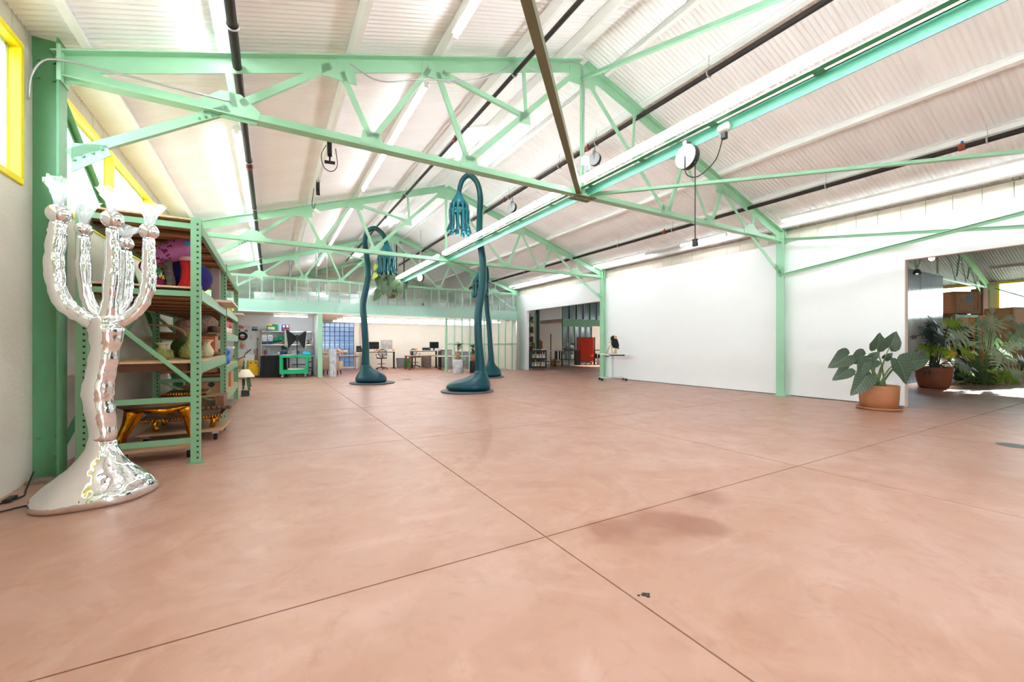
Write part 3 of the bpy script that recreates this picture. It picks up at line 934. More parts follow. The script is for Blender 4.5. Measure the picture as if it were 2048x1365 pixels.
for i in range(46):
    t = random.uniform(0.1, 0.7)
    x = -0.28 + 0.36 * t
    a = random.uniform(0.5, 2.9)
    r = 0.09 + 0.06 * min(1, t * 2)
    c = Vector((x, 0, 0.39 + 0.2 * t))
    d = Vector((0.0, -math.sin(a), math.cos(a)))
    sp.ball(c + d * r * 1.03, 0.012, 6, 4)
so = sp.build('spot_set', MAG, hdo, True)
so['kind'] = 'stuff'
MB().ball((0.10, -0.125, 0.62), (0.036, 0.02, 0.036), 14, 8).build('eye', SKYB, hdo, True)
MB().ball((0.16, -0.11, 0.51), (0.03, 0.03, 0.03), 10, 8).build('nostril', ORANGE, hdo, True)
MB().tube(spline([(-0.31, -0.01, 0.36), (-0.36, -0.01, 0.31), (-0.34, -0.01, 0.26)], 4), lerps([0.05, 0.035, 0.03], 4), 10).build('tail_tuft', MAG, cr, True)
MB().tube(spline([(-0.10, -0.06, 0.40), (-0.09, -0.07, 0.25), (-0.07, -0.06, 0.12), (-0.10, -0.08, 0.0)], 4), lerps([0.04, 0.045, 0.05, 0.045], 4), 10).build('trunk', BARK, cr, True)
for dx in (0.0, 0.07):
    MB().tube(spline([(0.06 + dx, -0.07, 0.42), (0.08 + dx, -0.08, 0.28), (0.06 + dx, -0.08, 0.12), (0.01 + dx, -0.10, 0.0)], 4), 0.045, 12).build('leg', REDF, cr, True)
MB().torus((0.10, -0.075, 0.43), 0.06, 0.03, 18, 8).build('collar', ROSE, cr, True)
MB().ball((-0.19, -0.02, 0.10), (0.07, 0.06, 0.10), 12, 8).build('claw_pad', MAG, cr, True)
for i in range(4):
    MB().tube([(-0.24 + i * 0.03, -0.04, 0.16), (-0.25 + i * 0.035, -0.05, 0.21)], [0.018, 0.006], 8).build('claw', YELLOW, cr, True)

GOURD = mat('olive_ceramic', rgb(168, 166, 92), 0.55, 0, 0.3, 30, 0.9, 70)
MOSS = mat('moss_green', rgb(78, 98, 36), 0.95, 0, 0.5, 30, 1.0, 90)
CREAMC = mat('cream_ceramic', rgb(206, 198, 158), 0.5, 0, 0.2, 14, 0.3, 40)
def knobs(mb, prof, n, r, seed, flat=True):
    rnd = random.Random(seed)
    for i in range(n):
        t = rnd.random() * (len(prof) - 1.001)
        k = int(t)
        f = t - k
        R = prof[k][0] + (prof[k + 1][0] - prof[k][0]) * f
        z = prof[k][1] + (prof[k + 1][1] - prof[k][1]) * f
        a = rnd.random() * 2 * PI
        mb.ball((R * math.cos(a), R * math.sin(a), z), r * rnd.uniform(0.7, 1.2), 5, 3)
v1 = thing('vase', 'squat knobbly olive vase with a flared cream neck', 'vase', (-1.16, 6.62, DK(0, 2)))
body = [(0.05, 0), (0.09, 0.02), (0.105, 0.07), (0.095, 0.12), (0.045, 0.145)]
MB().lathe(body, 22).build('bowl', GOURD, v1, True)
MB().lathe([(0.045, 0.14), (0.038, 0.16), (0.055, 0.19), (0.082, 0.215), (0.078, 0.215), (0.034, 0.165)], 16).build('neck', CREAMC, v1, True)
kb = MB(); knobs(kb, body[1:4], 120, 0.010, 3)
o = kb.build('knob_cover', GOURD, v1, True); o['kind'] = 'stuff'
v2 = thing('vase', 'tall necked olive gourd vase behind the rack post', 'vase', (-0.90, 6.75, DK(0, 2)))
body = [(0.06, 0), (0.11, 0.03), (0.125, 0.09), (0.10, 0.15), (0.055, 0.20), (0.04, 0.28), (0.045, 0.36), (0.035, 0.365)]
MB().lathe(body, 22).build('bowl', GOURD, v2, True)
kb = MB(); knobs(kb, body[1:5], 140, 0.009, 4)
o = kb.build('knob_cover', GOURD, v2, True); o['kind'] = 'stuff'
v3 = thing('vase', 'fuzzy moss green vase with a long curved tan handle', 'vase', (-1.02, 7.25, DK(0, 2)))
MB().ball((0, 0, 0.15), (0.17, 0.15, 0.15), 20, 12).build('bowl', MOSS, v3, True)
MB().tube(spline([(0.02, 0, 0.27), (-0.04, -0.02, 0.38), (-0.16, -0.03, 0.44), (-0.32, -0.03, 0.455), (-0.40, -0.03, 0.45)], 5), lerps([0.02, 0.02, 0.018, 0.014, 0.008], 5), 10).build('handle', mat('tan_horn', rgb(150, 122, 76), 0.5), v3, True)
v4 = thing('vase', 'pale ribbed vase with a fluted lip between the green vases and the orange crate', 'vase', (-0.83, 7.65, DK(0, 2)))
MB().lathe([(0.05, 0), (0.085, 0.04), (0.09, 0.10), (0.06, 0.16), (0.04, 0.2), (0.075, 0.25), (0.07, 0.25), (0.03, 0.2)], 18).build('bowl', CREAMC, v4, True)
MB().torus((0, 0, 0.25), 0.072, 0.012, 18, 6).build('lip', mat('rosy_glaze', rgb(206, 150, 130), 0.5), v4, True)
tw = thing('textured_sculpture', 'rosy brown bumpy sculpture standing behind the rack post', 'sculpture', (-1.13, 7.85, DK(0, 2)))
ROSB = mat('rosy_brown', rgb(150, 108, 92), 0.9, 0, 0.4, 20, 1.0, 60)
tb_ = MB()
rings = []
for i in range(10):
    z = 0.50 * i / 9
    R = 0.12 * (0.75 + 0.35 * math.sin(i * 0.9)) * (1 if i < 8 else 0.7)
    rings.append([(R * (1 + 0.18 * math.sin(k * 2.1 + i)) * math.cos(2 * PI * k / 14), R * (1 + 0.18 * math.cos(k * 1.7 + i)) * math.sin(2 * PI * k / 14), z) for k in range(14)])
tb_.loft(rings).build('trunk', ROSB, tw, True)
MB().ball((0.02, 0, 0.50), (0.13, 0.11, 0.07), 14, 8).build('crown', ROSB, tw, True)
bc = thing('wooden_cabinet', 'orange brown wooden crate on the middle rack shelf', 'cabinet', (-0.98, 8.45, DK(0, 2)))
OWOOD = mat('orange_wood', rgb(176, 98, 42), 0.5, 0, 0.25, 3, stretch=(1, 1, 6))
MB().bb(-0.28, 0.20, -0.22, 0.22, 0, 0.33).build('box_body', OWOOD, bc, bev=0.006)
MB().bb(-0.30, 0.22, -0.24, 0.24, 0.33, 0.37).build('lid', mat('dark_brown', rgb(92, 56, 40), 0.6, 0, 0.2, 4), bc)
hm = thing('mask_sculpture', 'tan furry animal head with a dark red mouth on top of the orange crate', 'sculpture', (-0.92, 8.38, DK(0, 2) + 0.371))
MB().ball((-0.04, 0, 0.155), (0.21, 0.17, 0.155), 20, 12).build('head', mat('tan_fur', rgb(166, 138, 116), 0.95, 0, 0.4, 25, 1.0, 80), hm, True)
MB().tube([(0.08, -0.13, 0.07), (0.17, -0.20, 0.06)], [0.055, 0.05], 12).build('snout', mat('dark_snout', rgb(70, 58, 44), 0.6), hm, True)
MB().ball((0.17, -0.13, 0.06), (0.05, 0.05, 0.055), 12, 8).build('mouth', mat('dark_red', rgb(150, 46, 48), 0.5), hm, True)
tag(MB().ball((0, 0, 0.05), (0.11, 0.09, 0.05), 14, 8).build('clay_dome', mat('brown_clay', rgb(112, 94, 60), 0.8, 0, 0.2, 20), None, True, loc=(-0.82, 8.1, DK(0, 2))), 'low brown clay dome beside the orange crate', 'sculpture')
# second bay
tag(MB().bb(-0.20, 0.18, -0.9, 0.30, 0, 0.035).build('panel_board', mat('pale_board', rgb(238, 214, 196), 0.7), None, bev=0.004, loc=(-0.70, 8.75, DK(0, 1))), 'pale board sticking out of the rack on the second shelf', 'board')
b = tag(MB().bb(-0.40, 0.16, -0.35, 0.35, 0, 0.035).build('panel_board', mat('pale_board', rgb(238, 214, 196), 0.7), None, bev=0.004, loc=(-0.72, 11.75, DK(1, 1))), 'pale board lying at the far end of the second rack shelf', 'board')
yb_ = thing('striped_crate', 'yellow and black striped frame on the far rack bay', 'frame', (-0.80, 10.9, DK(1, 1)))
for i in range(3):
    MB().bb(-0.22, 0.06, -0.20 + i * 0.15, -0.12 + i * 0.15, 0, 0.20).build('slat', YELLOW if i != 1 else BLACK, yb_)
MB().bb(-0.24, 0.08, -0.22, 0.22, 0.20, 0.225).build('lid', mat('pale_board', rgb(238, 214, 196), 0.7), yb_)
tag(MB().lathe([(0.10, 0), (0.22, 0.02), (0.20, 0.2), (0.08, 0.30), (0.0, 0.31)], 14).build('dark_helmet', BLACK, None, True, loc=(-1.22, 8.0, DK(0, 1))), 'black domed lump on the second rack shelf', 'box')
tag(MB().bb(-0.06, 0.06, -0.06, 0.06, 0, 0.62).build('cardboard_tube_box', mat('mauve_card', rgb(150, 132, 130), 0.8), None, loc=(-0.82, 8.75, DK(0, 1) + 0.036)), 'upright mauve cardboard box on the second rack shelf', 'box')
for i, (x, y, col, lab) in enumerate(((-0.79, 9.7, rgb(196, 84, 74), 'red and white glazed jar on the rack, nearest'), (-0.78, 10.3, rgb(170, 40, 44), 'dark red jar behind the red and white jar'))):
    j = thing('jar', lab, 'jar', (x, y, DK(1, 2)), 0, 'jars on the far rack bay')
    MB().lathe([(0.06, 0), (0.085, 0.02), (0.085, 0.10), (0.08, 0.11)], 16).build('base', mat('white_glaze', rgb(226, 218, 208), 0.4), j, True)
    MB().lathe([(0.08, 0.11), (0.088, 0.12), (0.085, 0.20), (0.05, 0.235), (0.035, 0.25), (0.045, 0.27), (0.03, 0.28)], 16).build('shoulder', mat('jar_%d' % i, col, 0.4), j, True)
for i, z in enumerate((0.08, 0.245)):
    tag(MB().ball((0, 0, 0), 0.085 if i == 0 else 0.08, 18, 12).build('blue_ball', mat('cobalt', rgb(32, 104, 206), 0.45), None, True, loc=(-0.76, 9.75, DK(1, 3) + (0.085 if i == 0 else 0.249))), ['lower of two stacked blue balls on the rack', 'upper of two stacked blue balls on the rack'][i], 'ball', 'blue balls')
tag(MB().bb(-0.3, 0.1, -0.35, 0.35, 0, 0.30).build('orange_box', OWOOD, None, bev=0.005, loc=(-0.95, 10.9, DK(1, 3))), 'orange wooden box on the far rack bay behind the blue balls', 'box')
tag(MB().bb(-0.25, 0.2, -0.3, 0.3, 0, 0.045).build('white_tray', WHITE, None, bev=0.004, loc=(-0.92, 11.2, DK(1, 3) + 0.301)), 'white tray on the orange wooden box', 'tray')
for i, (x, y, dx, dy, dz, lv) in enumerate(((-0.98, 9.7, 0.36, 0.4, 0.30, 4), (-0.98, 10.35, 0.40, 0.55, 0.34, 4), (-0.96, 11.2, 0.42, 0.6, 0.38, 4))):
    bx = thing('cardboard_box', ['nearest', 'middle', 'farthest'][i] + ' cardboard box on the bottom shelf of the far rack bay', 'box', (x, y, DK(1, lv)), 0, 'cardboard boxes on the rack')
    MB().bb(-dx / 2, dx / 2, -dy / 2, dy / 2, 0, dz).build('carton', CARD, bx, bev=0.004)
    MB().bb(-dx / 2 - 0.001, dx / 2 + 0.001, -0.03, 0.03, dz - 0.06, dz + 0.001).build('tape', mat('tan_tape', rgb(160, 112, 70), 0.4), bx)
    MB().lathe([(0.05, 0), (0.05, 0.002)], 16).build('printed_mark', BLACK, bx, loc=(0.02, -dy / 2 - 0.001, dz * 0.55), rot=(PI / 2, 0, 0))
# ---- gold tables on dollies under the rack
GOLD = mat('gold_leaf', rgb(226, 150, 30), 0.22, 1.0, 0.5, 6, 0.5, 18, col2=rgb(150, 84, 16))
DGOLD = mat('dull_bronze', rgb(112, 84, 58), 0.5, 0.4, 0.4, 8, 0.4, 20)
def dolly(label, x, y, rz, w, d):
    t = thing('dolly', label, 'dolly', (x, y, 0), rz, 'timber dollies under the rack')
    MB().bb(-w / 2, w / 2, -d / 2, d / 2, 0.125, 0.16).build('platform', WOOD, t, bev=0.003)
    for sx in (-1, 1):
        for sy in (-1, 1):
            c = MB().tube([(sx * (w / 2 - 0.09) - 0.02, sy * (d / 2 - 0.08), 0.05), (sx * (w / 2 - 0.09) + 0.02, sy * (d / 2 - 0.08), 0.05)], 0.05, 16).build('caster', RUBBER, t, 'auto')
            MB().bb(sx * (w / 2 - 0.09) - 0.035, sx * (w / 2 - 0.09) + 0.035, sy * (d / 2 - 0.08) - 0.03, sy * (d / 2 - 0.08) + 0.03, 0.085, 0.125).build('caster_fork', GALV, c)
    return t
dolly('timber dolly on black casters carrying the nearest gold table', -1.17, 6.40, 0.06, 0.80, 0.46)
dolly('timber dolly behind the nearest one under the rack', -1.05, 7.65, -0.05, 0.95, 0.9)
gt = thing('gold_table', 'gold leaf table with spindly animal legs on a dolly', 'table', (-1.17, 6.42, 0.166), 0.06)
rings = []
for (z, k) in ((0.44, 0.86), (0.465, 1.0), (0.49, 1.0), (0.51, 0.93)):
    rings.append([(0.40 * k * math.cos(a) * (1 + 0.07 * math.sin(3 * a + 1)), 0.22 * k * math.sin(a) * (1 + 0.1 * math.cos(4 * a)), z) for a in [2 * PI * i / 28 for i in range(28)]])
MB().loft(rings).build('table_top', DGOLD, gt, True)
MB().loft([[(p[0] * 0.85, p[1] * 0.85, p[2] - 0.05 - 0.03 * math.sin(i * 0.9)) for i, p in enumerate(rings[0])], [(p[0] * 0.98, p[1] * 0.98, p[2]) for p in rings[0]]]).build('apron', GOLD, gt, True)
for (a, b_, c_, d_) in (((-0.22, -0.12), (-0.26, -0.13), (-0.32, -0.15), (-0.36, -0.16)), ((-0.18, 0.10), (-0.22, 0.10), (-0.30, 0.12), (-0.33, 0.14)), ((0.25, -0.12), (0.29, -0.12), (0.31, -0.13), (0.35, -0.15)), ((0.30, 0.10), (0.32, 0.1), (0.35, 0.12), (0.37, 0.14))):
    MB().tube(spline([(a[0], a[1], 0.42), (b_[0], b_[1], 0.28), (c_[0], c_[1], 0.12), (d_[0], d_[1], 0.02), (d_[0] - 0.04, d_[1] - 0.01, 0.016)], 4), lerps([0.065, 0.04, 0.025, 0.022, 0.014], 4), 10).build('leg', GOLD, gt, True)
for n, (x, y, z, w, d, lab) in enumerate(((-1.05, 7.65, 0.162, 0.9, 0.8, 'gold carved slab with a toothed rim on the rear dolly'), (-1.0, 7.7, 0.42, 1.0, 0.8, 'bronze slab table top stacked above the toothed slab'), (-1.08, 7.9, 0.60, 0.5, 0.5, 'small gold edged slab on top of the bronze slab'))):
    g = thing('carved_slab', lab, 'table top', (x, y, z), 0, 'stacked gold table tops')
    if n == 0:
        for sx in (-1, 1):
            for sy in (-1, 1):
                MB().tube(spline([(sx * 0.3, sy * 0.25, 0.17), (sx * 0.33, sy * 0.27, 0.1), (sx * 0.31, sy * 0.26, 0.0)], 3), 0.035, 8).build('leg', GOLD, g, True)
        MB().bb(-w / 2, w / 2, -d / 2, d / 2, 0.17, 0.20).build('slab', DGOLD, g)
        te = MB()
        for i in range(26):
            te.tube([(-w / 2 + w * (i + 0.5) / 26, -d / 2, 0.185), (-w / 2 + w * (i + 0.5) / 26, -d / 2 - 0.01, 0.14)], [0.016, 0.008], 6)
        o = te.build('tooth_rim', GOLD, g, True); o['kind'] = 'stuff'
        MB().bb(-w / 2 + 0.05, w / 2 - 0.05, -d / 2 + 0.05, d / 2 - 0.05, 0.20, 0.257).build('packing', DGOLD, g)
    else:
        MB().bb(-w / 2, w / 2, -d / 2, d / 2, 0, 0.05).build('slab', DGOLD, g, bev=0.01)
        te = MB()
        for i in range(16):
            te.ball((-w / 2 + w * (i + 0.5) / 16, -d / 2, 0.025), (w / 34, 0.012, 0.03), 6, 4)
        o = te.build('gold_rim', GOLD if n == 2 else DGOLD, g, True); o['kind'] = 'stuff'
        if n == 1:
            for sx in (-0.35, 0.35):
                MB().bb(sx - 0.05, sx + 0.05, -0.3, 0.3, 0.05, 0.178).build('spacer', DWOOD, g)

# ================================================================== SILVER TREE
def silver():
    m = bpy.data.materials.new('mirror_silver')
    m.use_nodes = True
    nt = m.node_tree
    b = nt.nodes['Principled BSDF']
    b.inputs['Base Color'].default_value = (0.84, 0.84, 0.85, 1)
    b.inputs['Metallic'].default_value = 1
    b.inputs['Roughness'].default_value = 0.045
    tc = nt.nodes.new('ShaderNodeTexCoord')
    n = nt.nodes.new('ShaderNodeTexNoise')
    n.inputs['Scale'].default_value = 6.5
    n.inputs['Detail'].default_value = 1.5
    v = nt.nodes.new('ShaderNodeTexVoronoi')
    v.inputs['Scale'].default_value = 26
    v.feature = 'SMOOTH_F1'
    nt.links.new(tc.outputs['Object'], n.inputs['Vector'])
    nt.links.new(tc.outputs['Object'], v.inputs['Vector'])
    a = nt.nodes.new('ShaderNodeMath')
    a.operation = 'MULTIPLY_ADD'
    a.inputs[1].default_value = 0.11
    nt.links.new(v.outputs['Distance'], a.inputs[0])
    nt.links.new(n.outputs['Fac'], a.inputs[2])
    bp = nt.nodes.new('ShaderNodeBump')
    bp.inputs['Strength'].default_value = 0.34
    bp.inputs['Distance'].default_value = 0.05
    nt.links.new(a.outputs[0], bp.inputs['Height'])
    nt.links.new(bp.outputs[0], b.inputs['Normal'])
    return m
SILV = silver()
st = thing('silver_tree', 'mirror silver tree candelabrum with five arms and clear glass plumes', 'sculpture', (-1.32, 4.98, 0))
OX, OY = -1.32, 4.98
def L(x, z, dy=0.0):
    return (x - OX, dy, z)
rings = []
prof = [(0.385, 0.0), (0.40, 0.03), (0.385, 0.09), (0.33, 0.16), (0.27, 0.22), (0.20, 0.29), (0.145, 0.37), (0.105, 0.45), (0.09, 0.55)]
for i, (r, z) in enumerate(prof):
    f = min(1, z / 0.5)
    cx = 0.045 * f - 0.01
    ring = []
    for k in range(36):
        a = 2 * PI * k / 36
        rr = r * (1 + (1 - f) * (0.05 * math.sin(2 * a + 0.6) + 0.03 * math.sin(5 * a)))
        ring.append((cx + rr * math.cos(a), rr * 0.9 * math.sin(a), z + 0.0))
    rings.append(ring)
MB().loft(rings).build('mound', SILV, st, True)
tp = [L(-1.275, 0.50), L(-1.29, 0.70), L(-1.315, 0.92), L(-1.29, 1.12), L(-1.265, 1.32), L(-1.26, 1.48), L(-1.27, 1.60)]
def wob(r, n, s, amp=0.07):
    rnd = random.Random(s)
    return [x * (1 + rnd.uniform(-amp, amp)) for x in lerps(r, n)]
MB().tube(spline(tp, 5), wob([0.088, 0.098, 0.108, 0.10, 0.10, 0.125, 0.10], 5, 1, 0.05), 20).build('trunk', SILV, st, True)
arms = [([(-1.29, 1.52, 0), (-1.42, 1.60, -0.02), (-1.53, 1.73, -0.03), (-1.575, 1.98, -0.03), (-1.565, 2.25, -0.02), (-1.552, 2.38, -0.02)], 0.062, (-1.55, 2.455, -0.02), 0.082, 2.53, 0.24),
        ([(-1.28, 1.55, 0.02), (-1.38, 1.66, 0.12), (-1.44, 1.85, 0.17), (-1.455, 2.10, 0.18), (-1.455, 2.32, 0.18)], 0.05, (-1.455, 2.385, 0.18), 0.062, 2.44, 0.22),
        ([(-1.26, 1.52, 0), (-1.225, 1.75, -0.03), (-1.205, 2.10, -0.04), (-1.21, 2.37, -0.04)], 0.058, (-1.208, 2.455, -0.04), 0.082, 2.52, 0.22),
        ([(-1.24, 1.55, 0.02), (-1.165, 1.75, 0.12), (-1.15, 2.05, 0.15), (-1.16, 2.22, 0.15)], 0.048, (-1.16, 2.29, 0.15), 0.058, 2.34, 0.12),
        ([(-1.25, 1.50, 0), (-1.11, 1.60, 0.0), (-1.02, 1.72, 0.0), (-0.975, 1.90, 0.0), (-0.97, 2.13, 0.0), (-0.97, 2.32, 0.0)], 0.055, (-0.97, 2.39, 0.0), 0.075, 2.455, 0.20)]
CGL = glassy('clear_glass', (0.98, 0.99, 1.0, 1), rough=0.02, body=(1, 1, 1, 1), bodyw=0.3)
for i, (path, r, bc_, br, pz, ph) in enumerate(arms):
    P = [L(x, z, dy) for x, z, dy in path]
    cnt = len(P)
    a = MB().tube(spline(P, 6), wob([r * 1.15] + [r] * (cnt - 2) + [r * 0.8], 6, i + 3, 0.10), 16).build('arm', SILV, st, True)
    MB().ball(L(*bc_), br, 20, 14).build('ball_end', SILV, a, True)
    # ruffled clear plume
    rnd = random.Random(40 + i)
    cx, _, _ = L(bc_[0], 0)
    rings = []
    n = 22
    for j in range(7):
        f = j / 6
        R = 0.028 + 0.055 * f ** 1.3
        am = 0.5 * f
        rings.append([(cx + R * (1 + am * (rnd.random() - 0.5) * 2) * math.cos(2 * PI * k / n) + 0.02 * f * math.sin(i * 2.0), bc_[2] + R * (1 + am * (rnd.random() - 0.5) * 2) * math.sin(2 * PI * k / n), pz - 0.02 + ph * f + (0.03 * am * (rnd.random() - 0.3))) for k in range(n)])
    pl = MB()
    pl.loft(rings, False)
    po = pl.build('glass_plume', CGL, a)
    for q in range(3):
        an = q * 2.1 + i
        tip = (cx + 0.10 * math.cos(an), bc_[2] + 0.06 * math.sin(an), pz + ph * (0.8 + 0.1 * q))
        rr = [0.022, 0.026, 0.03, 0.008]
        MB().tube(spline([(cx, bc_[2], pz), (cx + 0.03 * math.cos(an), bc_[2] + 0.03 * math.sin(an), pz + ph * 0.45), (cx + 0.075 * math.cos(an), bc_[2] + 0.05 * math.sin(an), pz + ph * 0.7), tip], 3), lerps(rr, 3), 6).build('glass_petal', CGL, po)
# power cable on the floor
tag(MB().tube(spline([(-2.02, 5.9, 0.10), (-1.95, 5.55, 0.012), (-1.90, 5.35, 0.010), (-1.98, 5.15, 0.01), (-1.9, 4.95, 0.01), (-1.80, 5.0, 0.01), (-1.735, 5.03, 0.010)], 6), 0.007, 6).build('power_cable', BLACK, None, True), 'black power cable on the floor beside the silver tree base', 'cable')
tag(MB().box((0, 0, 0), (0.05, 0.14, 0.03)).build('cable_adapter', BLACK, None, bev=0.006, loc=(-1.95, 5.28, 0.0165)), 'black cable adapter lying by the wall', 'adapter')
# conduit on the nearest left column and chord
tag(MB().tube(spline([(-2.02, 5.80, 3.72), (-2.0, 5.80, 3.95), (-1.92, 5.80, 4.12), (-1.80, 5.84, 4.19), (-1.55, 5.88, 4.215), (-0.8, 5.90, 4.215), (-0.4, 5.90, 4.215)], 6), 0.011, 8).build('steel_conduit', GALV, None, True), 'grey flexible conduit curving from the left column onto the truss', 'conduit')
tag(MB().tube(spline([(0.9, 5.85, 5.08), (1.3, 5.86, 4.98), (1.9, 5.85, 5.19), (2.6, 5.85, 5.40), (3.1, 5.85, 5.66), (3.5, 5.85, 5.98), (3.9, 5.85, 5.98), (4.4, 5.85, 6.28), (4.8, 5.86, 6.40), (4.92, 5.88, 6.2), (4.92, 5.9, 4.6)], 6), 0.010, 8).build('steel_conduit', GALV, None, True), 'thin grey conduit wandering along the top chord to the king post', 'conduit')
jb = thing('junction_box', 'small white junction box on the king post above the beam joint', 'box', (4.93, 5.92, 4.62))
MB().bb(-0.06, 0.06, -0.10, 0, 0, 0.14).build('case', WHITE, jb, bev=0.005)
MB().bb(0.065, 0.11, -0.08, 0, -0.09, 0.02).build('switch_box', LGREY, jb, bev=0.003)
MB().tube([(0.0, -0.03, 0), (0.02, -0.03, -0.4)], 0.014, 8).build('conduit_stub', GALV, jb)
# ================================================================== TEAL FLOWER LAMPS
TEAL = mat('teal_glaze', rgb(4, 62, 54), 0.34, 0.0, 0, 1.2, 0.12, 22, col2=rgb(4, 62, 82), spec=0.3)
TEALH = mat('teal_glaze_light', rgb(14, 112, 126), 0.3, 0.0, 0, 2.0, 0.2, 22, col2=rgb(6, 70, 68), spec=0.4)
PLATE = mat('steel_plate', rgb(74, 80, 88), 0.5, 0.2, 0.1, 5)
def flower(label, loc, stem, srad, foot, head_c, cup_r, cup_h, ten_h, spread, seed, sgn=1, plate_r=0.76, foot_sq=0.62):
    """stem / foot points in the lamp's own x-z plane; rotated to face the viewer's side"""
    t = thing('flower_lamp', label, 'sculpture', loc, -TH, 'teal flower lamps')
    MB().lathe([(plate_r - 0.01, 0.001), (plate_r, 0.008), (plate_r, 0.034), (plate_r - 0.012, 0.042)], 56).build('floor_plate', PLATE, t, 'auto')
    # foot: stacked rings whose centre drifts towards the stem
    rings = []
    n = 36
    for (z, x0, x1, yd) in foot:
        cx, rx = (x0 + x1) / 2, (x1 - x0) / 2
        rings.append([(cx + rx * math.cos(2 * PI * k / n), yd * math.sin(2 * PI * k / n), z) for k in range(n)])
    ft = MB().loft(rings)
    fo = ft.build('foot', TEAL, t, True)
    sub = fo.modifiers.new('smooth', 'SUBSURF')
    sub.levels = sub.render_levels = 1
    P = spline([(x, 0, z) for x, z in stem], 7)
    MB().tube(P, lerps(srad, 7), 20).build('stem', TEAL, t, True)
    # head: cup, pierced band, tentacles
    hx, hz = head_c
    prof = [(srad[-1] * 0.95, cup_h + 0.05), (srad[-1] * 1.15, cup_h), (cup_r * 0.55, cup_h * 0.72), (cup_r * 0.85, cup_h * 0.38), (cup_r, 0.06), (cup_r * 0.99, 0.0), (cup_r * 0.90, 0.0), (cup_r * 0.75, cup_h * 0.33), (0.02, cup_h * 0.8)]
    hd = MB().lathe(prof, 32, (hx, 0, hz)).build('cup', TEALH, t, True)
    nw = 11
    ring_r = cup_r * 1.07
    zb = hz - 0.15
    MB().torus((hx, 0, zb), ring_r, 0.042, 36, 8).build('band', TEALH, hd, True)
    rnd = random.Random(seed)
    for i in range(nw):
        a = 2 * PI * (i + 0.3) / nw
        ca, sa = math.cos(a), math.sin(a)
        MB().tube([(hx + cup_r * 0.96 * ca, cup_r * 0.96 * sa, hz + 0.03), (hx + ring_r * 0.99 * ca, ring_r * 0.99 * sa, hz - 0.07), (hx + ring_r * ca, ring_r * sa, zb)], [0.055, 0.030, 0.052], 8).build('strut', TEALH, hd, True)
        R1 = ring_r + (spread - ring_r) * rnd.uniform(0.5, 1.1)
        h = ten_h * rnd.uniform(0.86, 1.05)
        ks = [(ring_r * ca, ring_r * sa, 0), (ring_r * 1.02 * ca, ring_r * 1.02 * sa, -h * 0.3), (ring_r * 0.98 * ca, ring_r * 0.98 * sa, -h * 0.62), ((ring_r * 0.5 + R1 * 0.5) * ca, (ring_r * 0.5 + R1 * 0.5) * sa, -h * 0.84), (R1 * ca, R1 * sa, -h)]
        tn = MB().tube(spline([(hx + x, y, zb + z) for x, y, z in ks], 4), lerps([0.056, 0.046, 0.036, 0.052, 0.060], 4), 10)
        tn.ball((hx + R1 * ca, R1 * sa, zb - h), (0.06, 0.06, 0.045), 10, 6)
        tn.build('tentacle', TEALH, t, True)
    return t
# nearest, tall lamp in the middle
flower('tallest teal flower lamp in the middle of the hall', (4.90, 11.02, 0),
       [(0.38, 0.50), (0.375, 0.75), (0.32, 1.45), (0.31, 2.20), (0.43, 3.05), (0.44, 3.75), (0.35, 4.45), (0.35, 5.05), (0.37, 5.60), (0.28, 6.02), (0.06, 6.24), (-0.13, 6.12), (-0.22, 5.88), (-0.235, 5.72)],
       [0.165, 0.135, 0.118, 0.112, 0.106, 0.10, 0.092, 0.085, 0.08, 0.078, 0.075, 0.072, 0.068, 0.062],
       [(0.042, -0.52, 0.60, 0.42), (0.07, -0.60, 0.655, 0.47), (0.15, -0.63, 0.675, 0.50), (0.24, -0.56, 0.665, 0.46), (0.32, -0.36, 0.645, 0.38), (0.39, -0.10, 0.62, 0.31), (0.46, 0.10, 0.585, 0.24), (0.54, 0.19, 0.555, 0.19), (0.62, 0.215, 0.535, 0.16)],
       (-0.245, 5.36), 0.235, 0.36, 0.62, 0.31, 5)
flower('teal flower lamp on the left with its bell hanging to the right', (3.08, 15.08, 0),
       [(-0.24, 0.50), (-0.245, 0.80), (-0.24, 1.35), (-0.28, 2.05), (-0.33, 2.75), (-0.22, 3.35), (-0.14, 3.85), (-0.20, 4.45), (-0.26, 4.95), (-0.20, 5.30), (0.08, 5.44), (0.36, 5.24), (0.46, 4.98), (0.475, 4.88)],
       [0.17, 0.135, 0.115, 0.112, 0.108, 0.105, 0.10, 0.092, 0.086, 0.08, 0.078, 0.076, 0.072, 0.066],
       [(0.042, -0.52, 0.44, 0.42), (0.07, -0.575, 0.485, 0.46), (0.15, -0.59, 0.50, 0.48), (0.25, -0.56, 0.47, 0.44), (0.35, -0.50, 0.36, 0.37), (0.44, -0.44, 0.18, 0.29), (0.52, -0.41, 0.02, 0.22), (0.60, -0.40, -0.06, 0.18), (0.68, -0.385, -0.10, 0.15)],
       (0.50, 4.52), 0.25, 0.38, 0.50, 0.31, 6)
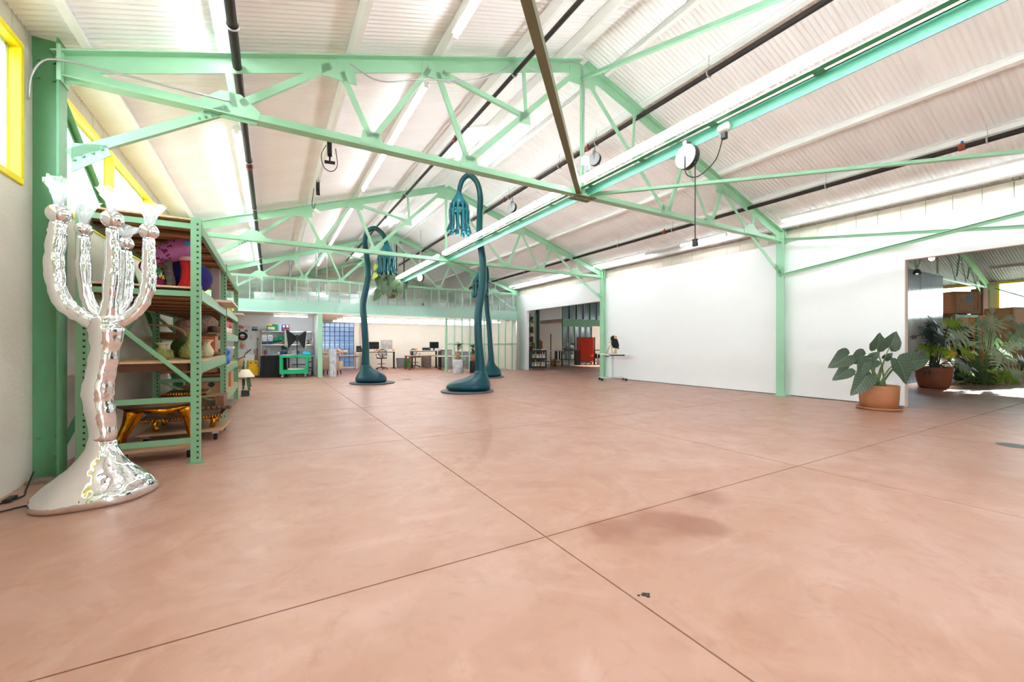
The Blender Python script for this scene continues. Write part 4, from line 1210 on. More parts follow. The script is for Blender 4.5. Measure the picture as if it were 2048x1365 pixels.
flower('teal flower lamp half hidden behind the tallest one', (7.72, 15.5, 0),
       [(0.20, 0.50), (0.22, 0.80), (0.19, 1.35), (0.14, 2.05), (0.06, 2.75), (0.03, 3.35), (0.04, 3.85), (0.06, 4.2), (0.02, 4.55), (-0.10, 4.70), (-0.21, 4.58), (-0.25, 4.42)],
       [0.17, 0.13, 0.11, 0.105, 0.10, 0.095, 0.09, 0.085, 0.08, 0.078, 0.072, 0.066],
       [(0.042, -0.40, 0.60, 0.42), (0.07, -0.44, 0.645, 0.46), (0.15, -0.45, 0.66, 0.48), (0.25, -0.40, 0.64, 0.44), (0.35, -0.24, 0.58, 0.37), (0.44, -0.06, 0.49, 0.29), (0.52, 0.02, 0.40, 0.22), (0.60, 0.05, 0.375, 0.18), (0.68, 0.06, 0.36, 0.15)],
       (-0.24, 4.0), 0.25, 0.40, 0.52, 0.31, 7)
# floor drains
for lab, x, y in (('round floor drain near the teal lamps', 4.61, 16.14), ('round floor cover near the right opening', 8.6, 1.45)):
    tag(MB().lathe([(0.16, 0.0005), (0.165, 0.003), (0.12, 0.004)], 24).build('floor_drain', mat('drain_metal', rgb(96, 100, 96), 0.5, 0.5), None, loc=(x, y, 0)), lab, 'drain')
# asphalt blot on the floor joint
bm_ = MB()
rb = random.Random(3)
for i in range(9):
    bm_.lathe([(rb.uniform(0.006, 0.016), 0.0006), (0.004, 0.003)], 8, (rb.uniform(-0.03, 0.03), rb.uniform(-0.02, 0.02), 0))
o = bm_.build('tar_blot', BLACK, None, loc=(1.74, 1.58, 0))
tag(o, 'small black tar blot beside the floor joint', 'blot', kind='stuff')
# ================================================================== PLANTS
def leaf_mat(name, c1, c2, vein, rough=0.45):
    m = bpy.data.materials.new(name)
    m.use_nodes = True
    nt = m.node_tree
    N, L_ = nt.nodes, nt.links
    b = N['Principled BSDF']
    b.inputs['Roughness'].default_value = rough
    tc = N.new('ShaderNodeTexCoord')
    sx = N.new('ShaderNodeSeparateXYZ')
    L_.new(tc.outputs['Object'], sx.inputs[0])
    def mt(op, a, b_=None):
        n = N.new('ShaderNodeMath')
        n.operation = op
        for i, v in enumerate((a, b_)):
            if v is None:
                continue
            if isinstance(v, (int, float)):
                n.inputs[i].default_value = v
            else:
                L_.new(v, n.inputs[i])
        return n.outputs[0]
    ax = mt('ABSOLUTE', sx.outputs[0])
    q = mt('SUBTRACT', sx.outputs[1], mt('MULTIPLY', ax, 0.55))
    fr = mt('FRACT', mt('MULTIPLY', q, 7.5))
    line = mt('MAXIMUM', mt('LESS_THAN', fr, 0.10), mt('LESS_THAN', ax, 0.012))
    ns = N.new('ShaderNodeTexNoise')
    ns.inputs['Scale'].default_value = 5
    L_.new(tc.outputs['Object'], ns.inputs['Vector'])
    m1 = N.new('ShaderNodeMix'); m1.data_type = 'RGBA'
    m1.inputs['A'].default_value, m1.inputs['B'].default_value = c1, c2
    L_.new(ns.outputs['Fac'], m1.inputs['Factor'])
    m2 = N.new('ShaderNodeMix'); m2.data_type = 'RGBA'
    m2.inputs['B'].default_value = vein
    L_.new(m1.outputs['Result'], m2.inputs['A'])
    L_.new(mt('MULTIPLY', line, 0.55), m2.inputs['Factor'])
    L_.new(m2.outputs['Result'], b.inputs['Base Color'])
    return m
LEAFD = leaf_mat('dark_leaf', rgb(52, 70, 52), rgb(74, 92, 72), rgb(132, 150, 116))
LEAFG = leaf_mat('green_leaf', rgb(40, 66, 36), rgb(66, 92, 48), rgb(90, 120, 70))
LEAFY = leaf_mat('yellow_leaf', rgb(176, 190, 60), rgb(150, 176, 60), rgb(200, 206, 110))
LEAFP = leaf_mat('pale_leaf', rgb(160, 192, 158), rgb(178, 206, 174), rgb(200, 216, 190))
LEAFL = leaf_mat('lime_leaf', rgb(110, 158, 36), rgb(140, 170, 40), rgb(180, 196, 80))
LEAFB = leaf_mat('blue_leaf', rgb(38, 54, 58), rgb(52, 74, 60), rgb(70, 90, 84))
LEAFO = leaf_mat('orange_leaf', rgb(230, 140, 30), rgb(150, 190, 30), rgb(220, 190, 60))
STEM = mat('leaf_stem', rgb(110, 128, 78), 0.5)
STEMD = mat('dark_stem', rgb(62, 66, 46), 0.6)
OUT = [(0.0, 0.0), (0.06, -0.14), (0.20, -0.24), (0.36, -0.16), (0.45, 0.02), (0.46, 0.22), (0.38, 0.46), (0.25, 0.68), (0.11, 0.87), (0.0, 1.0)]
def heart_mesh(m, cup=0.10, wave=0.03):
    mb = MB()
    vs, fs = [], []
    n = len(OUT)
    for s in (-1, 1):
        o0 = len(vs)
        for i, (x, y) in enumerate(OUT):
            my = max(0.0, min(1.0, y))
            z = -0.22 * my * my
            vs.append((0, my if i else 0, z))
            vs.append((s * x * 0.5, (y + my) / 2, z + cup * x * 0.6))
            vs.append((s * x, y, z + cup * x + wave * math.sin(i * 2.2)))
        for i in range(n - 1):
            a, b = o0 + 3 * i, o0 + 3 * (i + 1)
            q = [(a, a + 1, b + 1, b), (a + 1, a + 2, b + 2, b + 1)]
            fs += q if s > 0 else [tuple(reversed(f)) for f in q]
    mb.add(vs, fs)
    return mb.mesh('leaf', m, True)
def lobed_mesh(m, lobes=8, fine=True):
    """deeply cut leaf: a narrow blade with curved finger lobes, built as strips"""
    mb = MB()
    n = 10
    for i in range(n):                                   # midrib blade
        y0, y1 = i / n, (i + 1) / n
        w0, w1 = 0.07 * (1 - y0) + 0.012, 0.07 * (1 - y1) + 0.012
        mb.add([(-w0, y0, -0.12 * y0 ** 2), (w0, y0, -0.12 * y0 ** 2), (w1, y1, -0.12 * y1 ** 2), (-w1, y1, -0.12 * y1 ** 2)], [(0, 1, 2, 3)])
    for s in (-1, 1):
        for i in range(lobes):
            t = i / (lobes - 1)
            y0 = 0.02 + 0.86 * t
            ang = 1.95 - 1.55 * t                         # from backward to forward
            ln = 0.50 * (1 - 0.62 * t) * (0.80 if i == 0 else 1)
            w = 0.070
            dx, dy = math.sin(ang), math.cos(ang)
            prev = None
            for k in range(5):
                f = k / 4
                cx, cy = s * ln * f * dx, y0 + ln * f * (dy + 0.25 * f)
                ww = w * (1.15 - 0.9 * f ** 2) * (1 if k else 1.1)
                px_, py_ = -dy, dx
                z = -0.12 * y0 ** 2 - 0.16 * (ln * f) ** 2 * 3 + 0.01
                cur = [(cx - s * px_ * ww * -1, cy - py_ * ww, z), (cx + s * px_ * ww * -1, cy + py_ * ww, z)]
                if prev:
                    mb.add([prev[0], prev[1], cur[1], cur[0]], [(0, 1, 2, 3)])
                prev = cur
            if fine and i < lobes - 2:                    # side teeth
                for k in (0.5, 0.75):
                    cx, cy = s * ln * k * dx, y0 + ln * k * (dy + 0.25 * k)
                    for q in (-1, 1):
                        tx, ty = cx + s * (-dy) * q * -0.085 + s * dx * 0.05, cy + dx * q * 0.085 + dy * 0.05
                        z = -0.12 * y0 ** 2 - 0.16 * (ln * k) ** 2 * 3 + 0.008
                        mb.add([(cx - s * dx * 0.03, cy - dy * 0.03, z), (cx + s * dx * 0.035, cy + dy * 0.035, z), (tx, ty, z - 0.01)], [(0, 1, 2)])
    return mb.mesh('leaf', m, False)
HD, HG, HY = heart_mesh(LEAFD), heart_mesh(LEAFG), heart_mesh(LEAFY)
LP, LL, LB, LO, LG = (lobed_mesh(x) for x in (LEAFP, LEAFL, LEAFB, LEAFO, LEAFG))
E1 = Vector((math.cos(TH), -math.sin(TH), 0))            # the viewer's right
EF = Vector((math.sin(TH), math.cos(TH), 0))             # away from the viewer
def leaf(parent, me, a, tip, wide=1.0, face=(-0.4, 0.65), roll=0.0):
    """leaf of mesh me from a to tip (parent space); face = (towards viewer, up) weights of its normal"""
    a, tip = Vector(a), Vector(tip)
    y = tip - a
    ln = y.length
    y.normalize()
    n = EF * face[0] + Vector((0, 0, face[1])) + E1 * roll
    n = (n - y * n.dot(y)).normalized()
    x = y.cross(n)
    o = bpy.data.objects.new('leaf', me)
    COL.objects.link(o)
    o.parent = parent
    M = Matrix((x, y, n)).transposed().to_4x4()
    M.translation = a
    o.matrix_local = M @ Matrix.Diagonal((ln * wide, ln, ln, 1))
    return o
def stalk(parent, p0, p1, r=0.012, m=STEM, sag=0.0):
    p0, p1 = Vector(p0), Vector(p1)
    mid = (p0 + p1) / 2 + Vector((0, 0, 0.10 + sag)) + (p0 - p1) * 0.04
    return MB().tube(spline([p0, mid, p1], 5), lerps([r * 1.4, r, r * 0.6], 5), 7).build('stalk', m, parent, True)
def rel(u, v, u0, sc, dep=0.0):
    """measured offset on the viewing plane -> local offset of the plant"""
    p = E1 * ((u - u0) / sc) - EF * dep
    return Vector((p.x, p.y, 1.35 + (690 - v) / sc))
# ---- big dark-leaved plant by the white wall
al = thing('potted_plant', 'dark heart-leaved plant in a terracotta pot against the white wall', 'plant', (11.05, 3.70, 0))
pt = MB().lathe([(0.29, 0.045), (0.31, 0.05), (0.325, 0.25), (0.335, 0.50), (0.325, 0.505), (0.305, 0.50), (0.30, 0.43)], 40).build('pot', TERRA, al, True)
MB().lathe([(0.33, 0.001), (0.37, 0.01), (0.385, 0.055), (0.37, 0.055), (0.345, 0.03)], 40).build('saucer', TERRA, al, True)
MB().lathe([(0.305, 0.44), (0.15, 0.46), (0.01, 0.47)], 24).build('soil', SOIL, al, True)
U, S = 1757, 96.0
AL = [((1687, 712), (1647, 733), 0.85, 0.10, HD), ((1684, 738), (1651, 758), 0.8, 0.15, HD), ((1724, 712), (1690, 724), 0.95, 0.05, HD), ((1753, 697), (1756, 667), 1.15, 0.0, HD), ((1783, 694), (1793, 664), 1.2, -0.05, HD),
      ((1766, 722), (1782, 765), 1.0, 0.35, HD), ((1806, 726), (1853, 716), 0.85, 0.05, HD), ((1716, 752), (1684, 788), 0.85, 0.20, HD), ((1716, 726), (1700, 753), 0.9, 0.15, HD), ((1742, 722), (1730, 736), 1.0, 0.10, HD), ((1738, 716), (1748, 704), 1.0, 0.05, HD), ((1779, 718), (1786, 707), 1.0, -0.1, HD), ((1797, 724), (1816, 738), 0.7, 0.12, HD), ((1724, 745), (1703, 762), 0.8, 0.10, HD)]
rp = random.Random(9)
for (a, t, w, dep, me) in AL:
    A, T = rel(*a, U, S, dep), rel(*t, U, S, dep + 0.10)
    stalk(al, (rp.uniform(-0.1, 0.1), rp.uniform(-0.1, 0.1), 0.46), A, 0.013)
    leaf(al, me, A, T, w, (-1.0, 0.35))

# ---- neighbouring hall plants
pa = thing('potted_plant', 'dark split-leaf plant in a round brown pot in the neighbouring hall', 'plant', (17.98, 4.66, 0))
MB().lathe([(0.30, 0.001), (0.345, 0.03), (0.40, 0.25), (0.43, 0.62), (0.42, 0.66), (0.39, 0.65), (0.385, 0.56)], 36).build('pot', DTERRA, pa, True)
MB().lathe([(0.385, 0.57), (0.2, 0.59), (0.01, 0.60)], 20).build('soil', SOIL, pa, True)
U, S = 1852, 63.0
PA = [((1838, 662), (1812, 672), LB), ((1845, 655), (1828, 640), LL), ((1856, 652), (1882, 642), LL), ((1860, 660), (1884, 690), LB), ((1868, 668), (1890, 680), LB), ((1850, 668), (1840, 690), LB), ((1862, 672), (1852, 695), LB), ((1872, 648), (1905, 655), LB), ((1840, 650), (1818, 655), LB), ((1836, 692), (1818, 700), LL), ((1852, 692), (1836, 706), LL), ((1842, 678), (1820, 686), LB), ((1862, 655), (1848, 636), LB), ((1880, 728), (1915, 735), LG), ((1846, 728), (1826, 742), LB), ((1858, 732), (1868, 748), LB), ((1884, 722), (1920, 742), LL)]
for (a, t, me) in PA:
    dep = rp.uniform(-0.05, 0.45)
    A, T = rel(*a, U, S, dep), rel(*t, U, S, dep + rp.uniform(-0.1, 0.2))
    stalk(pa, (rp.uniform(-0.1, 0.1), rp.uniform(-0.1, 0.1), 0.58), A, 0.014, STEMD)
    leaf(pa, me, A, A + (T - A) * 1.2, 1.05, (-0.6, 0.6))
pb = thing('potted_plant', 'large pale split-leaf plant in a low terracotta dish in the neighbouring hall', 'plant', (21.5, 4.35, 0))
MB().lathe([(0.35, 0.001), (0.42, 0.02), (0.44, 0.12), (0.41, 0.13)], 28).build('pot', TERRA, pb, True)
MB().lathe([(0.41, 0.12), (0.1, 0.16)], 16).build('soil', SOIL, pb, True)
U, S = 1964, 57.0
PB = [((1917, 668), (1876, 684), LP), ((1920, 664), (1940, 650), LP), ((1955, 654), (1960, 628), LP), ((1956, 656), (1985, 640), LP), ((1952, 655), (1930, 645), LP), ((1998, 662), (2032, 656), LP), ((1990, 664), (1970, 655), LP), ((1992, 676), (1958, 684), LP), ((1996, 680), (2028, 676), LP), ((1976, 706), (1948, 695), LP), ((1978, 708), (2012, 718), LP), ((1976, 710), (1962, 736), LP), ((1985, 700), (1996, 684), LP),
      ((1897, 702), (1868, 706), LL), ((1899, 702), (1930, 704), LL), ((1897, 700), (1905, 690), LO), ((1896, 704), (1888, 712), LO), ((1930, 740), (1900, 762), LG), ((1940, 745), (1925, 776), LG), ((1950, 742), (1945, 775), LL), ((1975, 738), (2005, 758), LL), ((1985, 742), (2015, 768), LL), ((1960, 735), (1990, 730), LG), ((1918, 735), (1888, 728), LG), ((1926, 730), (1905, 745), LG), ((1996, 745), (2018, 740), LP), ((2012, 688), (2046, 698), LB), ((2020, 720), (2048, 740), LG), ((1935, 728), (1915, 715), LG), ((1966, 748), (1962, 770), LL)]
for (a, t, me) in PB:
    dep = rp.uniform(0.0, 0.6)
    A, T = rel(*a, U, S, dep), rel(*t, U, S, dep + rp.uniform(-0.1, 0.25))
    stalk(pb, (rp.uniform(-0.15, 0.15), rp.uniform(-0.15, 0.15), 0.13), A, 0.016, STEM if me is LP else STEMD)
    leaf(pb, me, A, A + (T - A) * 1.3, 1.1, (-0.75, 0.5))
# ---- hanging plant in front of the clear partition
hp = thing('hanging_plant', 'trailing green plant hanging in a rusty pot in front of the clear partition', 'plant', (4.62, 18.62, 0))
MB().lathe([(0.12, 3.42), (0.19, 3.55), (0.22, 3.78), (0.20, 3.78), (0.17, 3.6)], 20).build('pot', DTERRA, hp, True)
MB().lathe([(0.20, 3.72), (0.05, 3.76)], 14).build('soil', SOIL, hp, True)
for q in range(3):
    MB().bar((0.2 * math.cos(q * 2.1), 0.2 * math.sin(q * 2.1), 3.76), (0, 0, 5.0), 0.006, 0.006, (0, 1, 0.2)).build('hanger_wire', GALV, hp)
MB().bar((0, 0, 5.0), (0, 0, roof_z(4.55) - 0.02), 0.006, 0.006, (0, 1, 0)).build('hanger_wire', GALV, hp)
U, S = 780, 46.0
HPL = [((757, 552), (752, 572), HG), ((770, 546), (763, 558), HG), ((776, 545), (778, 565), HD), ((765, 530), (760, 540), HG), ((752, 530), (747, 540), HY), ((752, 548), (744, 558), HY), ((806, 558), (812, 578), HD), ((800, 570), (802, 588), HG), ((776, 572), (780, 594), HD), ((770, 572), (765, 590), HG), ((754, 580), (747, 592), HG), ((757, 590), (746, 602), HG), ((788, 565), (790, 582), HG), ((795, 562), (788, 575), HG), ((783, 555), (772, 565), HG), ((810, 560), (800, 572), HD), ((768, 560), (760, 575), HG), ((785, 580), (796, 590), HG)]
for (a, t, me) in HPL:
    dep = rp.uniform(0.05, 0.3)
    A, T = rel(*a, U, S, dep), rel(*t, U, S, dep + 0.05)
    stalk(hp, (rp.uniform(-0.08, 0.08), rp.uniform(-0.08, 0.08), 3.74), A, 0.010, STEMD)
    leaf(hp, me, A, T, 0.95, (-1.0, 0.3))

# ================================================================== ROLLING TABLE WITH BIRD
rt = thing('rolling_table', 'white rolling side table with grey column beside the green post', 'table', (11.2, 11.72, 0), -(PI / 2 + TH))
MB().bb(-0.25, 0.25, -0.52, 0.52, 0.985, 1.005).build('table_top', WHITE, rt, bev=0.004)
MB().bb(-0.12, 0.12, -0.10, 0.42, 0.93, 0.984).build('drawer', DGREY, rt)
MB().bb(-0.035, 0.035, -0.03, 0.03, 0.10, 0.984).build('column', LGREY, rt)
MB().bb(-0.02, 0.02, -0.28, -0.14, 0.90, 0.93).build('lever', DGREY, rt)
for (a, b_) in (((0.0, 0.0), (-0.22, 0.45)), ((0, 0), (0.22, 0.45)), ((0, 0), (-0.22, -0.45)), ((0, 0), (0.22, -0.45))):
    MB().bar((a[0], a[1], 0.115), (b_[0], b_[1], 0.105), 0.05, 0.03).build('foot', LGREY, rt)
    c = MB().tube([(b_[0] - 0.02, b_[1], 0.045), (b_[0] + 0.02, b_[1], 0.045)], 0.045, 14).build('caster', RUBBER, rt, 'auto')
    MB().tube([(b_[0], b_[1], 0.05), (b_[0], b_[1], 0.10)], 0.014, 8).build('caster_stem', GALV, c)
bd = thing('bird_sculpture', 'black feathered bird maquette on wooden legs on the rolling table', 'sculpture', (11.2, 11.72, 1.006), -TH)
FEATH = mat('black_feather', rgb(20, 20, 22), 0.8, 0, 0.3, 30, 0.8, 60)
PALE = mat('pale_timber', rgb(218, 186, 142), 0.7, 0, 0.15, 8)
rings = []
for i, (z, rx_, cx) in enumerate(((0.20, 0.05, 0.14), (0.24, 0.11, 0.11), (0.34, 0.14, 0.09), (0.46, 0.135, 0.07), (0.56, 0.115, 0.04), (0.64, 0.09, 0.02), (0.69, 0.04, 0.02))):
    rings.append([(cx + rx_ * (1 + 0.12 * math.sin(7 * a + i)) * math.cos(a), rx_ * 0.8 * math.sin(a), z) for a in [2 * PI * k / 18 for k in range(18)]])
MB().loft(rings).build('body', FEATH, bd, True)
MB().tube(spline([(0.14, 0, 0.3), (0.2, 0, 0.22), (0.24, 0, 0.19)], 3), lerps([0.05, 0.03, 0.015], 3), 8).build('tail', FEATH, bd, True)
e = MB().torus((0.09, -0.10, 0.63), 0.045, 0.018, 16, 6, Matrix.Rotation(PI / 2, 3, 'X')).build('eye_ring', mat('eye_cream', rgb(244, 220, 184), 0.5), bd, True)
MB().ball((0.09, -0.10, 0.63), (0.03, 0.015, 0.03), 10, 6).build('pupil', ORANGE, e, True)
MB().tube([(-0.06, -0.03, 0.48), (-0.16, -0.05, 0.42)], [0.03, 0.008], 8).build('beak', PALE, bd, True)
MB().tube([(-0.04, 0, 0.66), (-0.12, -0.02, 0.64)], [0.02, 0.006], 6).build('crest', mat('eye_cream', rgb(244, 220, 184), 0.5), bd, True)
MB().bb(-0.26, 0.16, -0.12, 0.12, 0, 0.025).build('base_board', PALE, bd)
for (a, b_, c_) in (((-0.22, 0.02), (-0.14, 0.28), (0.02, 0.33)), ((0.06, 0.02), (0.08, 0.2), (0.09, 0.3)), ((0.12, 0.02), (0.13, 0.2), (0.12, 0.28)), ((-0.02, 0.02), (-0.05, 0.22), (0.0, 0.33))):
    MB().tube([(a[0], -0.03, a[1]), (b_[0], -0.03, b_[1]), (c_[0], 0, c_[1])], [0.026, 0.022, 0.026], 8).build('leg', PALE, bd, True)

# ================================================================== CORD REELS UNDER THE ROOF
def reel(label, loc, r, axis_rz, hang_to, drop=0.0, big=False, tool='plug'):
    t = thing('cord_reel', label, 'reel', loc, axis_rz, 'retractable cord reels')
    Mx = Matrix.Rotation(PI / 2, 3, 'Y')
    w = r * 0.5
    MB().tube([(-w / 2, 0, 0), (w / 2, 0, 0)], r, 28).build('case', BLACK, t, 'auto')
    for s in (-1, 1):
        MB().tube([(s * (w / 2 + 0.001), 0, 0), (s * (w / 2 + 0.006), 0, 0)], r * 0.97, 28).build('side_disc', LGREY, t, 'auto')
    MB().bb(-w / 2 - 0.014, -w / 2 - 0.008, -r * 0.16, r * 0.16, -r * 0.05, r * 1.25).build('bracket_arm', GALV, t)
    MB().bb(-w / 2 - 0.014, w / 2 + 0.014, -r * 0.16, r * 0.16, r * 1.2, r * 1.27).build('bracket_top', GALV, t)
    MB().bar((0, 0, r * 1.25), (0, 0, hang_to - loc[2]), 0.02, 0.02, (0, 1, 0)).build('hanger', GALV, t)
    MB().ball((0.0, -r * 0.75, -r * 0.78), r * 0.13, 8, 6).build('cord_stop', BLACK, t, True)
    if drop:
        c = MB().tube([(0, -r * 0.75, -r * 0.8), (0, -r * 0.75, -r * 0.8 - drop)], 0.007, 6).build('cord', BLACK, t)
        MB().bb(-0.025, 0.025, -r * 0.75 - 0.03, -r * 0.75 + 0.03, -r * 0.8 - drop - 0.10, -r * 0.8 - drop).build('socket_plug', BLACK, c, bev=0.005)
    return t
RZN = 0.0
r1 = reel('large grey cord reel on the centre beam with a long hanging cable', (4.95, 3.74, 3.93), 0.165, 0.0, 4.06, 1.02)
MB().tube(spline([(-0.05, 0, 0), (-0.06, -0.03, -0.25), (-0.04, -0.2, -0.34), (0, -0.42, -0.2), (0, -0.52, 0.05), (0, -0.54, 0.16)], 6), 0.008, 6).build('feed_cord', BLACK, r1, True)
MB().bb(-0.03, 0.03, -0.57, -0.51, 0.02, 0.10).build('feed_plug', BLACK, r1, bev=0.004)
MB().tube([(0, -0.6, 0.16), (0, -0.48, 0.16)], 0.05, 12).build('socket_dome', WHITE, r1, True)
reel('grey cord reel right of the king post', (6.60, 7.5, 5.72), 0.15, 0.35, roof_z(6.6) - 0.1, 0.12)
reel('small grey cord reel over the tallest flower lamp, right slope', (6.62, 11.4, 5.70), 0.15, 0.35, roof_z(6.62) - 0.1, 0.05)
r4 = reel('black cord reel hanging edge-on below the left slope, nearer one', (0.95, 8.42, 5.02), 0.15, -0.15, roof_z(0.95) - 0.1)
MB().tube(spline([(-0.06, 0, 0.05), (-0.14, -0.02, -0.15), (-0.10, -0.04, -0.38), (0.03, -0.05, -0.45), (0.13, -0.04, -0.32), (0.10, -0.02, 0.0)], 6), 0.007, 6).build('cord', BLACK, r4, True)
MB().bb(-0.09, 0.09, -0.02, 0.02, -0.29, -0.24).build('handle', BLACK, r4, bev=0.005)
MB().bb(-0.015, 0.015, -0.015, 0.015, -0.25, -0.14).build('handle_neck', BLACK, r4)
r5 = reel('black cord reel hanging edge-on below the left slope, farther one', (0.95, 10.62, 4.98), 0.15, -0.15, roof_z(0.95) - 0.1)
MB().tube(spline([(-0.09, 0, 0.0), (-0.11, -0.02, -0.2), (-0.13, -0.02, -0.38), (-0.09, -0.02, -0.48), (-0.06, -0.02, -0.36)], 5), 0.008, 6).build('cord', BLACK, r5, True)
MB().box((-0.02, -0.02, -0.53), (0.14, 0.01, 0.07), 0.2, 0.3, 0.5).build('paper_tag', WHITE, r5)
r6 = reel('pale cord reel at the end of the centre beam', (5.75, 18.0, 4.32), 0.17, 0.5, roof_z(5.75) - 0.01, 1.0)

# ================================================================== NEIGHBOURING HALL: partition, crates, lamps
PCG = glassy('grey_polycarbonate', (0.46, 0.54, 0.64, 1), rough=0.12, body=(0.62, 0.68, 0.74, 1), bodyw=0.32, ribs=3.2)
np_ = thing('clear_partition', 'grey translucent polycarbonate screen behind the potted plants in the neighbouring hall', 'partition', (XR + 0.2, 5.5, 0))
for i in range(9):
    x0 = i * 1.13
    MB().bb(x0 + 0.004, x0 + 1.126, 0, 0.012, 0.02, 3.95).build('panel', PCG, np_)
    MB().bb(x0 - 0.02, x0 + 0.02, 0.014, 0.06, 0, 3.95).build('stud', GALV, np_)
MB().bb(0, 10.2, 0.014, 0.06, 3.90, 3.95).build('top_rail', GALV, np_)
def crate(label, loc, w, d, h, rz, blue=True, group='shipping crates'):
    t = thing('shipping_crate', label, 'crate', loc, rz, group)
    CR = mat('crate_plywood', rgb(206, 164, 126), 0.75, 0, 0.2, 2.5, 0.05, 20, stretch=(1, 1, 7))
    CR2 = mat('crate_batten', rgb(190, 148, 112), 0.75, 0, 0.2, 3, stretch=(1, 1, 7))
    MB().bb(-w / 2, w / 2, -d / 2, d / 2, 0, h).build('carcass', CR, t)
    e = 0.014
    for (x0, x1, z0, z1) in ((-w / 2, w / 2, 0, 0.1), (-w / 2, w / 2, h - 0.1, h), (-w / 2, -w / 2 + 0.1, 0.1, h - 0.1), (w / 2 - 0.1, w / 2, 0.1, h - 0.1)):
        MB().bb(x0, x1, -d / 2 - e, -d / 2, z0, z1).build('batten', CR2, t)
    for (y0, y1, z0, z1) in ((-d / 2, d / 2, 0, 0.1), (-d / 2, d / 2, h - 0.1, h), (-d / 2, -d / 2 + 0.1, 0.1, h - 0.1), (d / 2 - 0.1, d / 2, 0.1, h - 0.1)):
        MB().bb(-w / 2 - e, -w / 2, y0, y1, z0, z1).build('batten', CR2, t)
        MB().bb(w / 2, w / 2 + e, y0, y1, z0, z1).build('batten', CR2, t)
    if blue:
        TP = mat('blue_tape', rgb(30, 128, 206), 0.5)
        MB().bb(-w * 0.02, w * 0.17, -d / 2 - 0.003, -d / 2, h * 0.55, h * 0.80).build('label_square', TP, t)
        MB().bb(-w / 2 - 0.016, w / 2 + 0.016, -d / 2 - 0.016, d / 2 + 0.016, h - 0.012, h + 0.004).build('lid_tape', TP, t)
    KN = mat('knot', rgb(70, 44, 34), 0.8)
    for (fx, fz) in ((-0.28, 0.84), (-0.28, 0.68), (-0.26, 0.56), (-0.3, 0.36), (-0.3, 0.2), (0.26, 0.86), (0.26, 0.74), (0.28, 0.66), (0.26, 0.34), (0.27, 0.24), (0.28, 0.16)):
        MB().ball((fx * w, -d / 2 - 0.001, fz * h), (0.035, 0.004, 0.012), 8, 4).build('screw_mark', KN, t)
    return t
gr = thing('storage_rack', 'dark green steel rack with folded moving blankets under a crate', 'rack', (25.0, 5.9, 0), -0.30)
for sx in (-0.62, 0.62):
    for sy in (-0.45, 0.45):
        MB().bb(sx - 0.04, sx + 0.04, sy - 0.04, sy + 0.04, 0, 2.62).build('post', GREENC, gr)
for z in (0.9, 2.58):
    for sy in (-0.47, 0.47):
        MB().bb(-0.66, 0.66, sy - 0.02, sy + 0.02, z - 0.1, z).build('beam', GREENC, gr)
    MB().bb(-0.62, 0.62, -0.47, 0.47, z, z + 0.03).build('shelf', DECKU, gr)
crate('plywood crate with blue tape on top of the green rack', (24.98, 5.78, 2.645), 1.15, 0.8, 0.90, -0.45)
bk = thing('moving_blankets', 'stack of dark navy moving blankets on the green rack', 'blankets', (25.0, 5.85, 0.93), -0.3)
NB = mat('navy_cloth', rgb(26, 28, 44), 0.95, 0, 0.3, 14, 0.6, 30)
for i in range(7):
    MB().box((0.02 * math.sin(i * 2), 0.02 * math.cos(i), 0.08 + i * 0.155), (1.0 - 0.03 * (i % 3), 0.7, 0.15), 0.03 * math.sin(i)).build('blanket', NB, bk, bev=0.05)
crate('tall plywood crate at the right edge in the neighbouring hall', (28.2, 4.7, 0), 1.7, 1.0, 2.95, -0.45, False)
crate('brown crate in front of the tall one at the right edge', (27.3, 3.75, 0), 1.0, 0.7, 2.1, -0.45, False)
tag(MB().lathe([(0.16, 0), (0.2, 0.02), (0.24, 0.55), (0.25, 0.62), (0.23, 0.62), (0.18, 0.05)], 20).build('green_bin', mat('deep_green', rgb(10, 90, 66), 0.5), None, True, loc=(22.6, 5.1, 0)), 'dark green bin behind the pale plant', 'bin')
wl_ = thing('white_sculpture', 'lumpy white knobbly sculpture behind the round brown pot', 'sculpture', (19.75, 4.98, 0))
CHALK = mat('chalk_white', rgb(226, 224, 226), 0.7, 0, 0.2, 12, 0.4, 30)
MB().ball((-0.1, 0.0, 0.45), (0.52, 0.36, 0.46), 24, 14).build('body', CHALK, wl_, True)
for i in range(16):
    a, z = 0.5 + (i % 4) * 0.25, 0.12 + (i // 4) * 0.19
    MB().ball((0.42 * math.cos(a - 1.2) - 0.02, 0.34 * math.sin(a - 1.2), z), rp.uniform(0.07, 0.11), 10, 7).build('knob', CHALK, wl_, True)
tag(MB().box((0, 0, 0.65), (0.28, 0.5, 1.3), -0.4).build('tall_carton', mat('brown_carton', rgb(120, 88, 74), 0.8), None, loc=(29.5, 6.05, 2.75)), 'tall brown carton beside the green column of the neighbouring hall', 'box')
tag(MB().bb(-0.3, 0.3, -0.3, 0.3, 0, 2.745).build('carton_stack', CARD, None, loc=(29.5, 6.05, 0)), 'cardboard stack under the tall brown carton', 'box')
